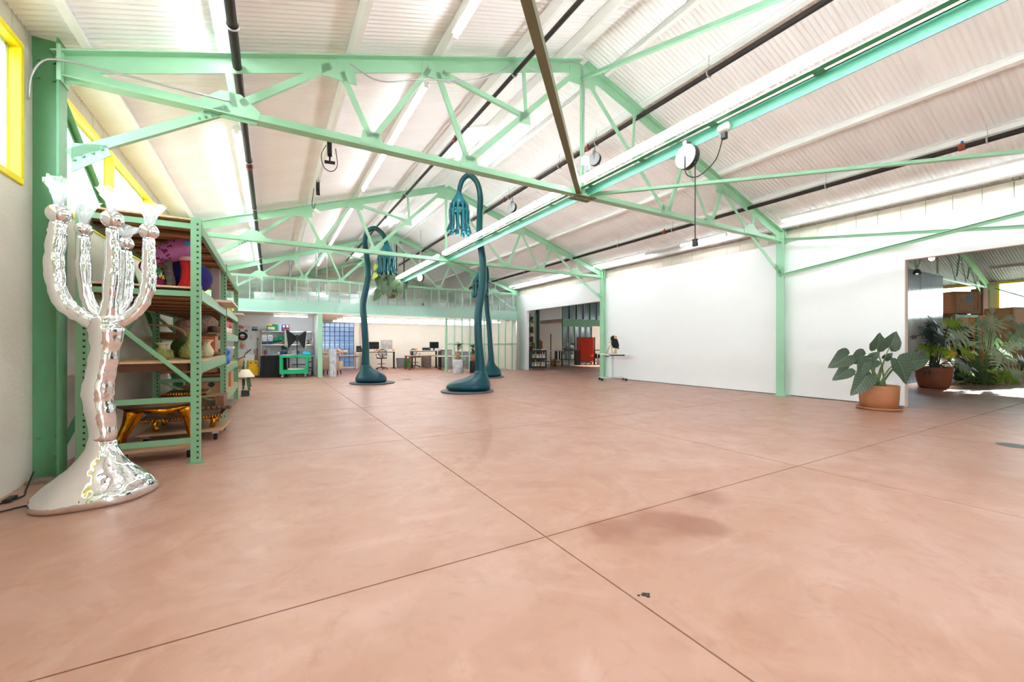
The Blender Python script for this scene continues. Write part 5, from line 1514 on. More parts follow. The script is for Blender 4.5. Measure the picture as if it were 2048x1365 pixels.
# lamps of the neighbouring hall
pl = thing('pendant_lamp', 'small lit pendant spot throwing a cone of light on the grey screen', 'lamp', (18.6, 5.22, 0))
MB().lathe([(0.05, 3.86), (0.09, 3.80), (0.12, 3.70), (0.11, 3.70), (0.05, 3.82)], 16).build('shade', BLACK, pl, True)
MB().ball((0, 0, 3.74), 0.04, 10, 8).build('bulb', emit('warm_bulb', (1, 0.88, 0.6, 1), 40), pl, True)
MB().bar((0, 0, 3.86), (0, 0, 5.125), 0.012, 0.012, (0, 1, 0)).build('rod', GALV, pl)
sd = bpy.data.lights.new('pendant_spot', 'SPOT')
sd.energy, sd.spot_size, sd.spot_blend, sd.color, sd.shadow_soft_size = 260, 0.9, 0.35, (1, 0.92, 0.62), 0.03
so_ = bpy.data.objects.new('pendant_spot', sd)
COL.objects.link(so_)
so_.parent = pl
so_.location = (0, 0, 3.68)
so_.rotation_euler = (0.18, 0, 0)
bl_ = thing('floodlight', 'bright bare floodlight under the roof of the neighbouring hall', 'lamp', (17.2, 4.5, 3.95))
MB().ball((0, 0, 0), 0.07, 12, 8).build('bulb', emit('white_bulb', (1, 0.95, 0.85, 1), 60), bl_, True)
MB().lathe([(0.04, 0.05), (0.09, 0.09), (0.05, 0.14)], 12).build('reflector', GALV, bl_, True)
MB().bar((0, 0, 0.13), (0, 0, 0.72), 0.015, 0.015, (0, 1, 0)).build('rod', GALV, bl_)
# ================================================================== FAR END: clear partition, mezzanine, office, utility room
YP = 19.0
PCM = glassy('mint_polycarbonate', (0.955, 0.985, 0.975, 1), rough=0.10, body=(0.88, 0.96, 0.93, 1), bodyw=0.11)
cp = thing('clear_partition', 'clear polycarbonate stud partition closing the far end, with mint studs', 'partition', (XL + 0.12, YP, 0))
px0 = XL + 0.12
X1 = 11.30 - px0
XD = 7.37 - px0
i = 0
x = 0.0
while x < X1:                                   # upper sheets
    w = min(1.218, X1 - x)
    MB().bb(x + 0.004, x + w - 0.004, -0.012, 0, 2.70, 4.04).build('panel', PCM, cp)
    x += 1.218
x = XD
while x < X1 - 0.1:                             # lower sheets on the right
    w = min(1.218, X1 - x)
    MB().bb(x + 0.004, x + w - 0.004, -0.012, 0, 0.015, 2.695).build('panel', PCM, cp)
    x += 1.218
x = 0.0
while x < X1 + 0.01:
    MB().bb(x - 0.02, x + 0.02, 0.004, 0.09, 3.13, 4.0).build('stud', GREEN, cp)
    x += 0.406
x = XD
while x < X1 + 0.01:
    MB().bb(x - 0.022, x + 0.022, 0.004, 0.09, 0.0, 2.66).build('stud', GREEN, cp)
    x += 0.406
MB().bb(0, X1, 0.004, 0.09, 4.0, 4.05).build('top_rail', GREEN, cp)
MB().bb(0, X1, 0.004, 0.06, 2.66, 3.13).build('header_board', mat('mint_board', rgb(182, 220, 206), 0.5), cp)
MB().bb(XD, X1, 0.004, 0.07, 1.36, 1.41).build('mid_rail', GREEN, cp)
MB().bb(XD - 0.07, XD - 0.01, -0.012, 0.10, 0, 2.66).build('end_post', GREEN, cp)
MB().bb(X1, X1 + 0.05, -0.02, 0.10, 0, 4.05).build('end_post', GALV, cp)
MB().bb(0, XD, -0.014, 0.12, 2.645, 2.66).build('bottom_trim', WHITE, cp)
x = 0.406 * 3
while x < X1:                                   # screws in the sheets
    for z in (2.78, 3.05):
        MB().ball((x, -0.014, z), 0.012, 6, 4).build('screw', DGREY, cp)
    x += 1.218
gp = tag(MB().bb(1.69, 1.86, YP + 0.005, YP + 0.16, 0.0, 2.64).build('timber_post', GREEN, None, bev=0.004), 'mint green square post between the utility corner and the office', 'post')
mz = struct(MB().bb(XL, 11.35, YP + 0.125, 25.6, 2.665, 2.85).build('ceiling_office', mat('office_ceiling', rgb(238, 222, 206), 0.7)), 'low ceiling over the office and utility corner', 'ceiling')
struct(MB().bb(XL, 1.70, 21.4, 21.5, 0, 2.66).build('wall_utility', mat('utility_white', rgb(228, 230, 236), 0.7, 0, 0.03, 2)), 'white back wall of the utility corner', 'wall')
struct(MB().bb(1.71, 1.84, YP + 0.17, 21.5, 0, 2.66).build('wall_divider', WHITE), 'short white wall between utility corner and office', 'wall')
struct(MB().bb(1.72, 1.84, 21.51, 25.4, 0, 2.66).build('wall_office_left', BLOCKW), 'left wall of the office', 'wall')
WARMW = mat('office_white', rgb(240, 234, 222), 0.8, 0, 0.04, 1.2)
wo = sroot('wall_office_back', 'cream back wall of the office with a glass block window', 'wall')
MB().bb(GBX1, 11.4, 25.4, 25.55, 0, 2.66).build('wall_panel', WARMW, wo)
MB().bb(1.84, GBX1, 25.4, 25.55, GBZ1, 2.66).build('wall_panel', WARMW, wo)
MB().bb(1.84, GBX1, 25.4, 25.55, 0, GBZ0).build('wall_panel', WARMW, wo)
MB().bb(4.47, 4.56, 25.36, 25.4, 0, 2.66).build('pilaster', mat('pilaster_beige', rgb(196, 182, 166), 0.7), wo)  # plain beige strip standing proud of the wall
struct(MB().bb(11.36, 11.5, YP + 0.1, 25.5, 0, 2.66).build('wall_office_right', BLOCKW), 'right wall of the office', 'wall')
GBM = glassy('glass_block', (0.17, 0.24, 0.33, 1), rough=0.15, body=(0.34, 0.47, 0.64, 1), bodyw=0.6)
gb = sroot('window_10', 'glass block window in the office back wall', 'window', (GBX0 - 0.18, 25.42, GBZ0))
nx, nz = 9, 10
bw, bh = (GBX1 - GBX0 + 0.18) / nx, (GBZ1 - GBZ0) / nz
gme = MB().bb(0.017, bw - 0.017, 0, 0.08, 0.017, bh - 0.017).mesh('glass_block', GBM)
for i in range(nx):
    for j in range(nz):
        o = inst('glass_block', gme, gb, (i * bw, 0, j * bh))
for i in range(nx + 1):
    MB().bb(i * bw - 0.016, i * bw + 0.016, -0.006, 0.09, 0, nz * bh).build('mortar_joint', mat('mortar_blue', rgb(70, 86, 116), 0.8), gb)
for j in range(nz + 1):
    MB().bb(0, nx * bw, -0.005, 0.089, j * bh - 0.016, j * bh + 0.016).build('mortar_joint', mat('mortar_blue', rgb(70, 86, 116), 0.8), gb)

# ---- mezzanine clutter seen through the sheets
FOIL = mat('duct_foil', rgb(226, 228, 232), 0.35, 0.7, 0.1, 6, 0.4, 14)
for n, (y, z, r, x0, x1) in enumerate(((20.6, 3.32, 0.30, -0.6, 11.0), (22.3, 3.55, 0.36, 0.5, 10.5))):
    d = thing('air_duct', ['long silver air duct right behind the clear sheets', 'fat silver air duct farther back on the mezzanine'][n], 'duct', (x0, y, z), 0, 'air ducts')
    MB().tube([(0, 0, 0), (x1 - x0, 0, 0)], r, 24).build('duct_run', FOIL, d, 'auto')
    k = 0.6
    while k < x1 - x0:
        MB().torus((k, 0, 0), r + 0.004, 0.014, 24, 6, Matrix.Rotation(PI / 2, 3, 'Y')).build('seam_ring', GALV, d, True)
        k += 1.15
    for q in (0.5, (x1 - x0) / 2, x1 - x0 - 0.5):
        MB().bb(q - 0.03, q + 0.03, -0.2, 0.2, 2.852 - z, -r * 0.7).build('cradle', GALV, d)
for n, (x, y, w, d, h, c, lab) in enumerate(((3.0, 23.9, 1.6, 1.2, 1.75, rgb(232, 222, 196), 'cream wrapped bundle on the mezzanine'), (1.2, 24.0, 1.3, 1.0, 1.45, rgb(196, 184, 164), 'grey carton pile on the mezzanine left of the cream bundle'), (4.6, 24.2, 1.2, 1.2, 1.5, rgb(240, 232, 214), 'white wrapped bundle on the mezzanine right of the cream one'), (7.4, 23.8, 1.4, 1.0, 1.1, rgb(150, 110, 84), 'brown carton on the right of the mezzanine'), (9.6, 23.9, 1.2, 1.2, 1.2, rgb(120, 100, 90), 'dark carton at the right end of the mezzanine'))):
    t = thing('stored_bundle', lab, 'bundle', (x, y, 2.855), 0.1 * n, 'bundles on the mezzanine')
    MB().box((0, 0, h * 0.36), (w, d, h * 0.72)).build('carton', mat('bundle_%d' % n, c, 0.6, 0, 0.12, 3, 0.4, 6), t, bev=0.06)
    MB().box((0.1, 0, h * 0.86), (w * 0.7, d * 0.8, h * 0.27), 0.2).build('top_wrap', mat('bundle_%d' % n, c, 0.6), t, bev=0.08)
for n, x in enumerate((0.75, 1.85, 2.3, 5.6, 6.0)):
    tag(MB().tube([(0, 0, 0), (0, 0, roof_z(x) - 2.86 - 0.03)], 0.03, 8).build('riser_pipe', BPIPE if n > 2 else GALV, None, loc=(x, 21.35 + 0.06 * n, 2.855)), 'thin vertical riser pipe on the mezzanine, ' + ['leftmost', 'second from the left', 'third from the left', 'fourth from the left', 'rightmost'][n], 'pipe')

# ---- utility corner
def wire_shelf(label, x0, x1, y0, y1, zs):
    t = thing('wire_shelf', label, 'shelf', (x0, y0, 0), 0, 'wire shelving units')
    w, d = x1 - x0, y1 - y0
    for sx in (0, w):
        for sy in (0, d):
            MB().tube([(sx, sy, 0), (sx, sy, 1.98)], 0.014, 8).build('post', CHROME, t, True)
    for z in zs:
        MB().bb(0, w, -0.008, 0.008, z - 0.03, z).build('shelf_edge', CHROME, t)
        MB().bb(0, w, d - 0.008, d + 0.008, z - 0.03, z).build('shelf_edge', CHROME, t)
        g = MB()
        for k in range(13):
            g.bb(w * k / 12 - 0.003, w * k / 12 + 0.003, 0, d, z - 0.006, z)
        o = g.build('wire_grid', CHROME, t)
        o['kind'] = 'stuff'
    return t
wire_shelf('chrome wire shelf on the left of the utility corner', -0.36, 0.66, 20.85, 21.30, (0.12, 0.92, 1.36, 1.95))
wire_shelf('chrome wire shelf on the right of the utility corner', 0.70, 1.64, 20.85, 21.30, (0.12, 0.92, 1.36, 1.95))
def carton(name, label, loc, size, m, band=None, cat='box', group=None, rz=0.0):
    t = thing(name, label, cat, loc, rz, group)
    w, d, h = size
    MB().bb(-w / 2, w / 2, -d / 2, d / 2, 0, h).build('carton', m, t, bev=min(w, h) * 0.04)
    if band:
        for (fx0, fx1, fz0, fz1, bm) in band:
            MB().bb(w * fx0, w * fx1, -d / 2 - 0.003, -d / 2 - 0.0005, h * fz0, h * fz1).build('printed_panel', bm, t)
    return t
def bottle(label, loc, r, h, m, capm, group='bottles and jars', spray=False):
    t = thing('bottle', label, 'bottle', loc, 0, group)
    MB().lathe([(r * 0.9, 0), (r, 0.01), (r, h * 0.6), (r * 0.45, h * 0.78), (r * 0.4, h * 0.86)], 12).build('body', m, t, True)
    MB().lathe([(r * 0.5, h * 0.85), (r * 0.5, h), (r * 0.3, h + 0.005)], 10).build('cap', capm, t, True)
    if spray:
        MB().bb(-r * 1.3, r * 0.5, -r * 0.4, r * 0.4, h, h + 0.05).build('trigger', WHITE, t)
    return t
GPK = mat('green_pack', rgb(20, 130, 60), 0.4)
WPK = mat('white_pack', rgb(236, 238, 240), 0.4)
NPK = mat('navy_pack', rgb(38, 52, 110), 0.4)
LPK = mat('light_blue_pack', rgb(160, 200, 232), 0.4)
YPK = mat('yellow_pack', rgb(232, 210, 60), 0.4)
carton('detergent_pack', 'green packet with white swirl on top of the left wire shelf', (0.04, 21.05, 1.955), (0.40, 0.25, 0.29), GPK, [(-0.4, 0.25, 0.2, 0.62, WPK), (-0.5, 0.0, 0.8, 1.0, YPK)], 'packet', 'cleaning packs')
carton('detergent_pack', 'light blue packet next to the green one on the wire shelf', (0.34, 21.05, 1.955), (0.12, 0.22, 0.29), LPK, None, 'packet', 'cleaning packs')
carton('detergent_pack', 'navy and red packet at the right of the top wire shelf', (0.56, 21.05, 1.955), (0.29, 0.22, 0.28), NPK, [(-0.4, -0.1, 0.15, 0.55, RED), (0.1, 0.4, 0.15, 0.55, RED), (-0.4, -0.1, 0.6, 0.9, WPK), (0.1, 0.4, 0.6, 0.9, WPK)], 'packet', 'cleaning packs')
for n, (x, w, h, m, b_) in enumerate(((-0.24, 0.2, 0.20, NPK, WPK), (-0.02, 0.19, 0.22, NPK, LPK))):
    carton('supply_box', ['navy and white box on the left of the middle wire shelf', 'navy box with pale top beside it on the middle wire shelf'][n], (x, 21.05, 1.365), (w, 0.3, h), m, [(-0.45, 0.45, 0.65, 0.95, b_)], 'box', 'boxes on the wire shelf')
    carton('supply_box', ['white box on top of the navy and white box', 'pale box on top of the second navy box'][n], (x, 21.05, 1.365 + h + 0.001), (w * 0.95, 0.28, 0.20), WPK, [(-0.3, 0.3, 0.3, 0.6, LPK)], 'box', 'boxes on the wire shelf')
tp_ = thing('crumpled_tarp', 'crumpled emerald green tarp on the middle wire shelf', 'tarp', (0.36, 21.0, 1.42))
rings = []
rq = random.Random(11)
for i in range(9):
    f = i / 8
    R = 0.10 + 0.05 * rq.random()
    rings.append([(-0.28 + 0.60 * f, R * math.cos(2 * PI * k / 12) * rq.uniform(0.8, 1.2), 0.10 + 0.12 * f + R * math.sin(2 * PI * k / 12) * rq.uniform(0.7, 1.25)) for k in range(12)])
MB().loft(rings).build('cloth', mat('emerald', rgb(0, 140, 104), 0.6, 0, 0.3, 8), tp_)
MB().bb(-0.26, 0.16, -0.12, 0.12, -0.052, -0.02).build('tray', CARD, tp_)
tag(MB().box((0, 0, 0), (0.24, 0.02, 0.18), 0.0, 0.25, 0.2).build('card_sheet', CARD, None, loc=(0.55, 20.86, 1.46)), 'tan card sheet leaning on the green tarp', 'card')
bottle('spray bottle with red liquid on the left wire shelf', (-0.22, 20.95, 0.925), 0.05, 0.24, mat('red_liquid', rgb(196, 60, 60), 0.3), WHITE, spray=True)
bottle('spray bottle with blue liquid beside the red one', (-0.08, 20.95, 0.925), 0.05, 0.24, mat('blue_liquid', rgb(150, 180, 190), 0.3), WHITE, spray=True)
carton('supply_box', 'white and navy carton on the low wire shelf', (0.40, 21.0, 0.925), (0.30, 0.2, 0.13), NPK, [(-0.5, -0.2, 0.1, 0.9, WPK)], 'box', 'boxes on the wire shelf')
carton('supply_box', 'tall dark carton at the back of the low wire shelf', (0.52, 21.2, 0.925), (0.22, 0.12, 0.36), mat('dark_pack', rgb(36, 50, 60), 0.5), [(-0.4, 0.4, 0.3, 0.6, GREY)], 'box', 'boxes on the wire shelf')
bottle('white jug with blue cap on the right wire shelf', (0.86, 20.95, 0.925), 0.07, 0.24, WHITE, BLUE)
bottle('blue detergent bottle on the right wire shelf', (1.06, 20.95, 0.925), 0.06, 0.2, mat('bright_blue', rgb(60, 130, 220), 0.4), WHITE)
bottle('clear jug with green label on the right wire shelf', (1.28, 20.95, 0.925), 0.09, 0.24, mat('pale_green_plastic', rgb(150, 176, 160), 0.3), WHITE)
bottle('white bottle with purple top on the right wire shelf', (1.57, 21.0, 1.365), 0.055, 0.24, WHITE, mat('purple', rgb(110, 60, 140), 0.5))
carton('supply_box', 'black pack with a red and yellow label on the right wire shelf', (1.42, 20.98, 1.365), (0.14, 0.12, 0.20), BLACK, [(-0.3, 0.3, 0.3, 0.8, mat('amber_print', rgb(220, 170, 110), 0.5)), (-0.4, 0.0, 0.1, 0.3, RED)], 'box', 'boxes on the wire shelf')
carton('storage_tote', 'clear plastic tote on the bottom of the right wire shelf', (1.12, 21.08, 0.125), (0.6, 0.4, 0.36), mat('frosted_tote', rgb(190, 190, 196), 0.3), [(-0.5, 0.5, 0.9, 1.0, DGREY), (-0.4, 0.0, 0.15, 0.55, CARD)], 'tote')
bt = thing('covered_bench', 'low bench draped in a black cloth in the utility corner', 'bench', (0.10, 20.1, 0))
rings = []
for z, k in ((0.02, 1.04), (0.3, 1.02), (0.6, 1.0), (0.86, 0.99), (0.895, 0.97)):
    ring = []
    for (ax, ay, bx, by) in ((-1, -1, 1, -1), (1, -1, 1, 1), (1, 1, -1, 1), (-1, 1, -1, -1)):
        for q in range(8):
            f = q / 8
            wv = 0.012 * math.sin(q * 2.4 + z * 3) * (1 - z)
            ring.append(((ax + (bx - ax) * f) * 0.47 * k + wv * (1 if ay != by else 0), (ay + (by - ay) * f) * 0.33 * k + wv * (1 if ax != bx else 0), z))
    rings.append(ring)
MB().loft(rings).build('black_cloth', mat('black_cloth', rgb(24, 24, 26), 0.85, 0, 0.3, 8), bt)
MB().bb(-0.44, 0.44, -0.3, 0.3, 0.896, 0.91).build('bench_top', DGREY, bt)
# green service cart
gc = thing('service_cart', 'bright green two-shelf service cart in front of the utility shelves', 'cart', (0.84, 19.42, 0), -0.10)
CG = mat('cart_green', rgb(0, 172, 108), 0.45)
for (z0, z1) in ((0.16, 0.32), (0.82, 0.92)):
    MB().bb(-0.52, 0.52, -0.28, 0.28, z0, z1 - 0.03).build('shelf', CG, gc, bev=0.01)
    for (a, b_, c_, d_) in ((-0.52, 0.52, -0.28, -0.25), (-0.52, 0.52, 0.25, 0.28), (-0.52, -0.49, -0.25, 0.25), (0.49, 0.52, -0.25, 0.25)):
        MB().bb(a, b_, c_, d_, z1 - 0.03, z1).build('shelf_lip', CG, gc)
for sx in (-1, 1):
    for sy in (-1, 1):
        MB().bb(min(sx * 0.42, sx * 0.52), max(sx * 0.42, sx * 0.52), min(sy * 0.20, sy * 0.28), max(sy * 0.20, sy * 0.28), 0.29, 0.82).build('leg', CG, gc, bev=0.01)
        c = MB().tube([(sx * 0.42, sy * 0.22 - 0.02, 0.065), (sx * 0.42, sy * 0.22 + 0.02, 0.065)], 0.064, 16).build('caster', DGREY, gc, 'auto')
        MB().tube([(sx * 0.42, sy * 0.22 - 0.024, 0.065), (sx * 0.42, sy * 0.22 + 0.024, 0.065)], 0.03, 12).build('hub', LGREY, c)
        MB().bb(sx * 0.42 - 0.03, sx * 0.42 + 0.03, sy * 0.22 - 0.035, sy * 0.22 + 0.035, 0.12, 0.16).build('caster_fork', GALV, c)
MB().add([(0.52, -0.28, 0.92), (0.52, 0.28, 0.92), (0.76, 0.26, 0.90), (0.76, -0.26, 0.90), (0.52, -0.28, 0.80), (0.52, 0.28, 0.80), (0.70, 0.26, 0.87), (0.70, -0.26, 0.87)], [(0, 3, 2, 1), (4, 5, 6, 7), (0, 4, 7, 3), (1, 2, 6, 5), (3, 7, 6, 2), (0, 1, 5, 4)]).build('handle', CG, gc)
carton('folded_sheets', 'pile of grey sheets on the lower tray of the green cart', (0.90, 19.42, 0.322), (0.6, 0.36, 0.06), LGREY, [(-0.4, 0.4, 0.2, 0.6, WHITE)], 'sheets')
bg_ = thing('blue_bag', 'sky blue plastic bag slumped on the right end of the green cart', 'bag', (1.30, 19.36, 0.93))
MB().loft([[(0.17 * k * math.cos(2 * PI * q / 12) * (1 + 0.1 * math.sin(q * 3)) + dx, 0.11 * k * math.sin(2 * PI * q / 12), z) for q in range(12)] for (z, k, dx) in ((0.0, 0.9, 0), (0.03, 1.05, 0), (0.10, 0.8, -0.03), (0.15, 0.4, -0.05))]).build('bag_body', mat('sky_bag', rgb(40, 170, 216), 0.5), bg_)
MB().ball((-0.05, 0, 0.155), (0.05, 0.04, 0.02), 8, 5).build('bag_knot', mat('sky_bag', rgb(40, 170, 216), 0.5), bg_)
carton('paper_pad', 'white pad with red edge on the green cart', (0.60, 19.45, 0.921), (0.4, 0.3, 0.015), WHITE, [(0.2, 0.5, 0.1, 0.9, RED)], 'pad')
# softboxes on a stand
sf = thing('softbox_light', 'pair of black softboxes mounted back to back on a stand', 'studio light', (0.98, 20.25, 0))
BLK2 = mat('softbox_black', rgb(34, 36, 40), 0.7, 0, 0.2, 10)
for k in range(3):
    a = k * 2.1 + 0.4
    MB().tube([(0, 0, 0.35), (0.38 * math.cos(a), 0.38 * math.sin(a), 0.02)], 0.012, 8).build('stand_leg', BLACK, sf)
MB().tube([(0, 0, 0.3), (0, 0, 1.65)], 0.018, 8).build('stand_pole', BLACK, sf)
MB().bb(-0.05, 0.05, -0.05, 0.05, 1.48, 1.78).build('lamp_head', BLACK, sf, bev=0.01)
for s, x1, z0, z1 in ((-1, -0.46, 1.22, 2.02), (1, 0.38, 1.16, 1.98)):
    tip = [(s * 0.04, -0.06, 1.55), (s * 0.04, 0.06, 1.55), (s * 0.04, 0.06, 1.72), (s * 0.04, -0.06, 1.72)]
    rim = [(x1 + 0.12 * s * -1, -0.32, z0), (x1, 0.32, z0 + 0.04), (x1, 0.32, z1), (x1 + 0.04 * s * -1, -0.32, z1 - 0.02)]
    MB().loft([tip, rim], True).build('softbox', BLK2, sf)
    MB().add([tuple(Vector(p) + Vector((s * 0.012, 0, 0))) for p in rim], [(0, 1, 2, 3)]).build('diffuser', WHITE, sf)
# sink, reel, posters, mop bucket, brooms
sk = thing('utility_sink', 'white plastic utility sink with a chrome tap', 'sink', (-0.88, 21.08, 0))
MB().loft([[(-0.24, -0.22, 0.46), (0.24, -0.22, 0.46), (0.24, 0.22, 0.46), (-0.24, 0.22, 0.46)], [(-0.28, -0.27, 0.94), (0.28, -0.27, 0.94), (0.28, 0.27, 0.94), (-0.28, 0.27, 0.94)]]).build('basin', WHITE, sk)
MB().bb(-0.30, 0.30, -0.29, 0.29, 0.935, 0.96).build('rim', WHITE, sk, bev=0.008)
for sx in (-0.22, 0.22):
    for sy in (-0.2, 0.2):
        MB().tube([(sx, sy, 0), (sx, sy, 0.47)], 0.018, 8).build('leg', WHITE, sk)
MB().tube(spline([(0, 0.22, 0.96), (0, 0.22, 1.10), (0, 0.12, 1.14), (0, 0.05, 1.08)], 4), 0.014, 8).build('tap', CHROME, sk, True)
MB().tube([(0, 0, 0.46), (0, 0.05, 0.25), (0, 0.2, 0.2)], 0.025, 8).build('drain_pipe', DGREY, sk)
bottle('clear soap bottle standing on the sink rim', (-0.62, 21.25, 0.962), 0.035, 0.2, mat('clear_soap', rgb(190, 196, 190), 0.2), CHROME)
hr = thing('hose_reel', 'black wall hose reel with orange label and hanging clear bowl', 'reel', (-1.06, 21.38, 1.72))
MB().tube([(0, -0.16, 0), (0, 0, 0)], 0.19, 24).build('drum', BLK2, hr, 'auto')
MB().tube([(0, -0.17, 0), (0, -0.161, 0)], 0.085, 20).build('label_disc', WHITE, hr)
MB().bb(-0.075, 0.075, -0.176, -0.171, -0.06, -0.005).build('label_band', ORANGE, hr)
MB().lathe([(0.03, -0.54), (0.08, -0.50), (0.085, -0.30), (0.05, -0.22)], 16, (0, -0.10, 0)).build('filter_bowl', mat('amber_bowl', rgb(206, 186, 150), 0.3), hr, True)
MB().bb(-0.05, 0.05, -0.19, -0.18, -0.46, -0.36).build('warning_label', ORANGE, hr)
MB().tube(spline([(-0.14, -0.1, -0.16), (-0.22, -0.1, -0.5), (-0.34, -0.1, -0.95), (-0.42, -0.1, -1.3)], 4), 0.018, 8).build('hose', BLK2, hr, True)
def poster(label, x, z, w, h, rects):
    t = thing('poster', label, 'poster', (x, 21.396, z), 0, 'papers on the utility wall')
    MB().bb(0, w, -0.004, 0, 0, h).build('paper', mat('poster_paper', rgb(222, 226, 232), 0.7), t)
    for (a, b_, c_, d_, m) in rects:
        MB().bb(a * w, b_ * w, -0.006, -0.0045, c_ * h, d_ * h).build('print_block', m, t)
PG, PR, PN, PT = (mat('print_green', rgb(52, 110, 78), 0.7), mat('print_red', rgb(206, 120, 112), 0.7), mat('print_grey', rgb(120, 126, 134), 0.7), mat('print_teal', rgb(90, 140, 130), 0.7))
poster('large printed notice above the hose reel', -1.28, 1.90, 0.52, 0.32, [(0.02, 0.5, 0.45, 0.85, PR), (0.05, 0.25, 0.05, 0.35, PG), (0.55, 0.8, 0.05, 0.3, PN), (0.02, 0.3, 0.88, 0.97, PN), (0.55, 0.95, 0.45, 0.9, mat('print_pale', rgb(206, 208, 214), 0.7))])
poster('smaller printed notice with a landscape picture right of the large one', -0.74, 1.86, 0.24, 0.30, [(0.05, 0.95, 0.35, 0.95, mat('print_sky', rgb(150, 164, 184), 0.7)), (0.05, 0.95, 0.35, 0.55, PT)])
poster('narrow paper sheet beside the hose reel', -0.80, 1.55, 0.10, 0.24, [(0.1, 0.9, 0.1, 0.9, mat('print_pale', rgb(206, 208, 214), 0.7))])
mbk = thing('mop_bucket', 'yellow mop bucket with wringer', 'bucket', (-0.66, 20.2, 0), 0.2)
YB_ = mat('bucket_yellow', rgb(226, 178, 20), 0.4)
MB().loft([[(-0.17, -0.2, 0.08), (0.17, -0.2, 0.08), (0.17, 0.2, 0.08), (-0.17, 0.2, 0.08)], [(-0.21, -0.25, 0.44), (0.21, -0.25, 0.44), (0.21, 0.25, 0.44), (-0.21, 0.25, 0.44)]]).build('tub', YB_, mbk, bev=0.02)
MB().loft([[(-0.15, -0.14, 0.40), (0.15, -0.14, 0.40), (0.15, 0.14, 0.40), (-0.15, 0.14, 0.40)], [(-0.18, -0.17, 0.70), (0.18, -0.17, 0.70), (0.18, 0.17, 0.70), (-0.18, 0.17, 0.70)]]).build('wringer', YB_, mbk, bev=0.015)
for sx in (-0.09, 0.09):
    MB().ball((sx, -0.175, 0.61), (0.03, 0.012, 0.03), 10, 6).build('vent_slot', DWOOD, mbk)
MB().tube(spline([(-0.2, 0, 0.55), (-0.3, 0, 0.7), (-0.26, 0, 0.95), (-0.12, 0, 1.1)], 4), 0.018, 8).build('press_handle', DGREY, mbk, True)
MB().tube([(-0.12, 0, 1.1), (-0.05, 0, 1.16)], 0.024, 8).build('grip', RED, mbk)
for sx in (-0.15, 0.15):
    for sy in (-0.18, 0.18):
        MB().tube([(sx - 0.015, sy, 0.035), (sx + 0.015, sy, 0.035)], 0.035, 10).build('caster', RUBBER, mbk)
        MB().tube([(sx, sy, 0.05), (sx, sy, 0.09)], 0.012, 6).build('caster_stem', GALV, mbk)
for n, (x, z, m, lab) in enumerate(((-0.50, 1.62, mat('mop_yellow', rgb(216, 170, 50), 0.5), 'yellow mop handle leaning on the utility wall'), (-0.49, 1.15, mat('broom_red', rgb(170, 50, 40), 0.5), 'short red handled brush beside the yellow mop'))):
    t = thing('mop', lab, 'mop', (x - 0.03 * n, 21.0 - 0.20 * n, 0))
    MB().tube([(0.0, -0.2, 0.12), (0, 0.34, z)], 0.016, 8).build('handle', m, t, True)
    MB().tube([(0.004, 0.32, z - 0.08), (0, 0.345, z + 0.02)], 0.02, 8).build('grip', BLACK, t)
    MB().ball((0.0, -0.2, 0.08), (0.11, 0.07, 0.08), 10, 6).build('mop_head', LGREY, t, True)
# red and black tools leaning by the post
tl = thing('hand_truck', 'red and black hand truck parked beside the mint post', 'hand truck', (1.45, 20.0, 0))
for sx in (-0.1, 0.1):
    MB().tube(spline([(sx, 0, 0.12), (sx, 0.05, 0.6), (sx, 0.1, 0.95)], 4), 0.016, 8).build('rail', RED if sx < 0 else BLACK, tl, True)
    MB().tube([(sx - 0.02, 0.05, 0.10), (sx + 0.02, 0.05, 0.10)], 0.10, 14).build('wheel', RUBBER, tl, 'auto')
MB().bb(-0.16, 0.16, -0.2, 0.02, 0.005, 0.02).build('toe_plate', BLACK, tl)
for z in (0.35, 0.6, 0.9):
    MB().bb(-0.1, 0.1, 0.02 + z * 0.08, 0.05 + z * 0.08, z - 0.02, z + 0.02).build('cross_bar', BLACK, tl)
# ---- in front of the utility corner: lamp and stacked school chairs
lm = thing('floor_lamp', 'small floor lamp with a white cone shade and black block base', 'lamp', (-0.58, 12.98, 0))
MB().bb(-0.09, 0.09, -0.09, 0.09, 0, 0.15).build('base', mat('lamp_base', rgb(20, 44, 42), 0.4), lm, bev=0.008)
MB().tube([(0, 0, 0.15), (0, 0, 1.02)], 0.010, 8).build('pole', LGREY, lm)
MB().lathe([(0.205, 0.50), (0.20, 0.52), (0.085, 0.70), (0.08, 0.70)], 28).build('shade', mat('shade_cream', rgb(240, 226, 204), 0.7), lm, True)
MB().tube(spline([(0, 0, 1.02), (-0.05, 0, 1.03), (-0.14, 0, 0.98), (-0.16, 0, 0.93)], 4), 0.012, 8).build('arm', BLACK, lm, True)
CHG = mat('chair_green', rgb(16, 92, 52), 0.45)
def school_chair(label, loc, rz):
    t = thing('school_chair', label, 'chair', loc, rz, 'stacked school chairs')
    MB().bb(-0.20, 0.20, -0.20, 0.20, 0.43, 0.447).build('seat', WOOD, t, bev=0.008)
    MB().bb(-0.19, 0.19, 0.20, 0.216, 0.66, 0.80).build('backrest', WOOD, t, bev=0.008)
    for sx in (-1, 1):
        MB().tube(spline([(sx * 0.18, -0.19, 0.42), (sx * 0.20, -0.24, 0.2), (sx * 0.22, -0.27, 0.012)], 4), 0.014, 8).build('leg', CHG, t, True)
        MB().tube(spline([(sx * 0.18, 0.22, 0.80), (sx * 0.18, 0.19, 0.45), (sx * 0.20, 0.24, 0.2), (sx * 0.22, 0.30, 0.012)], 4), 0.014, 8).build('leg', CHG, t, True)
        MB().tube([(sx * 0.18, -0.19, 0.42), (sx * 0.18, 0.19, 0.42)], 0.012, 8).build('side_rail', CHG, t)
    return t
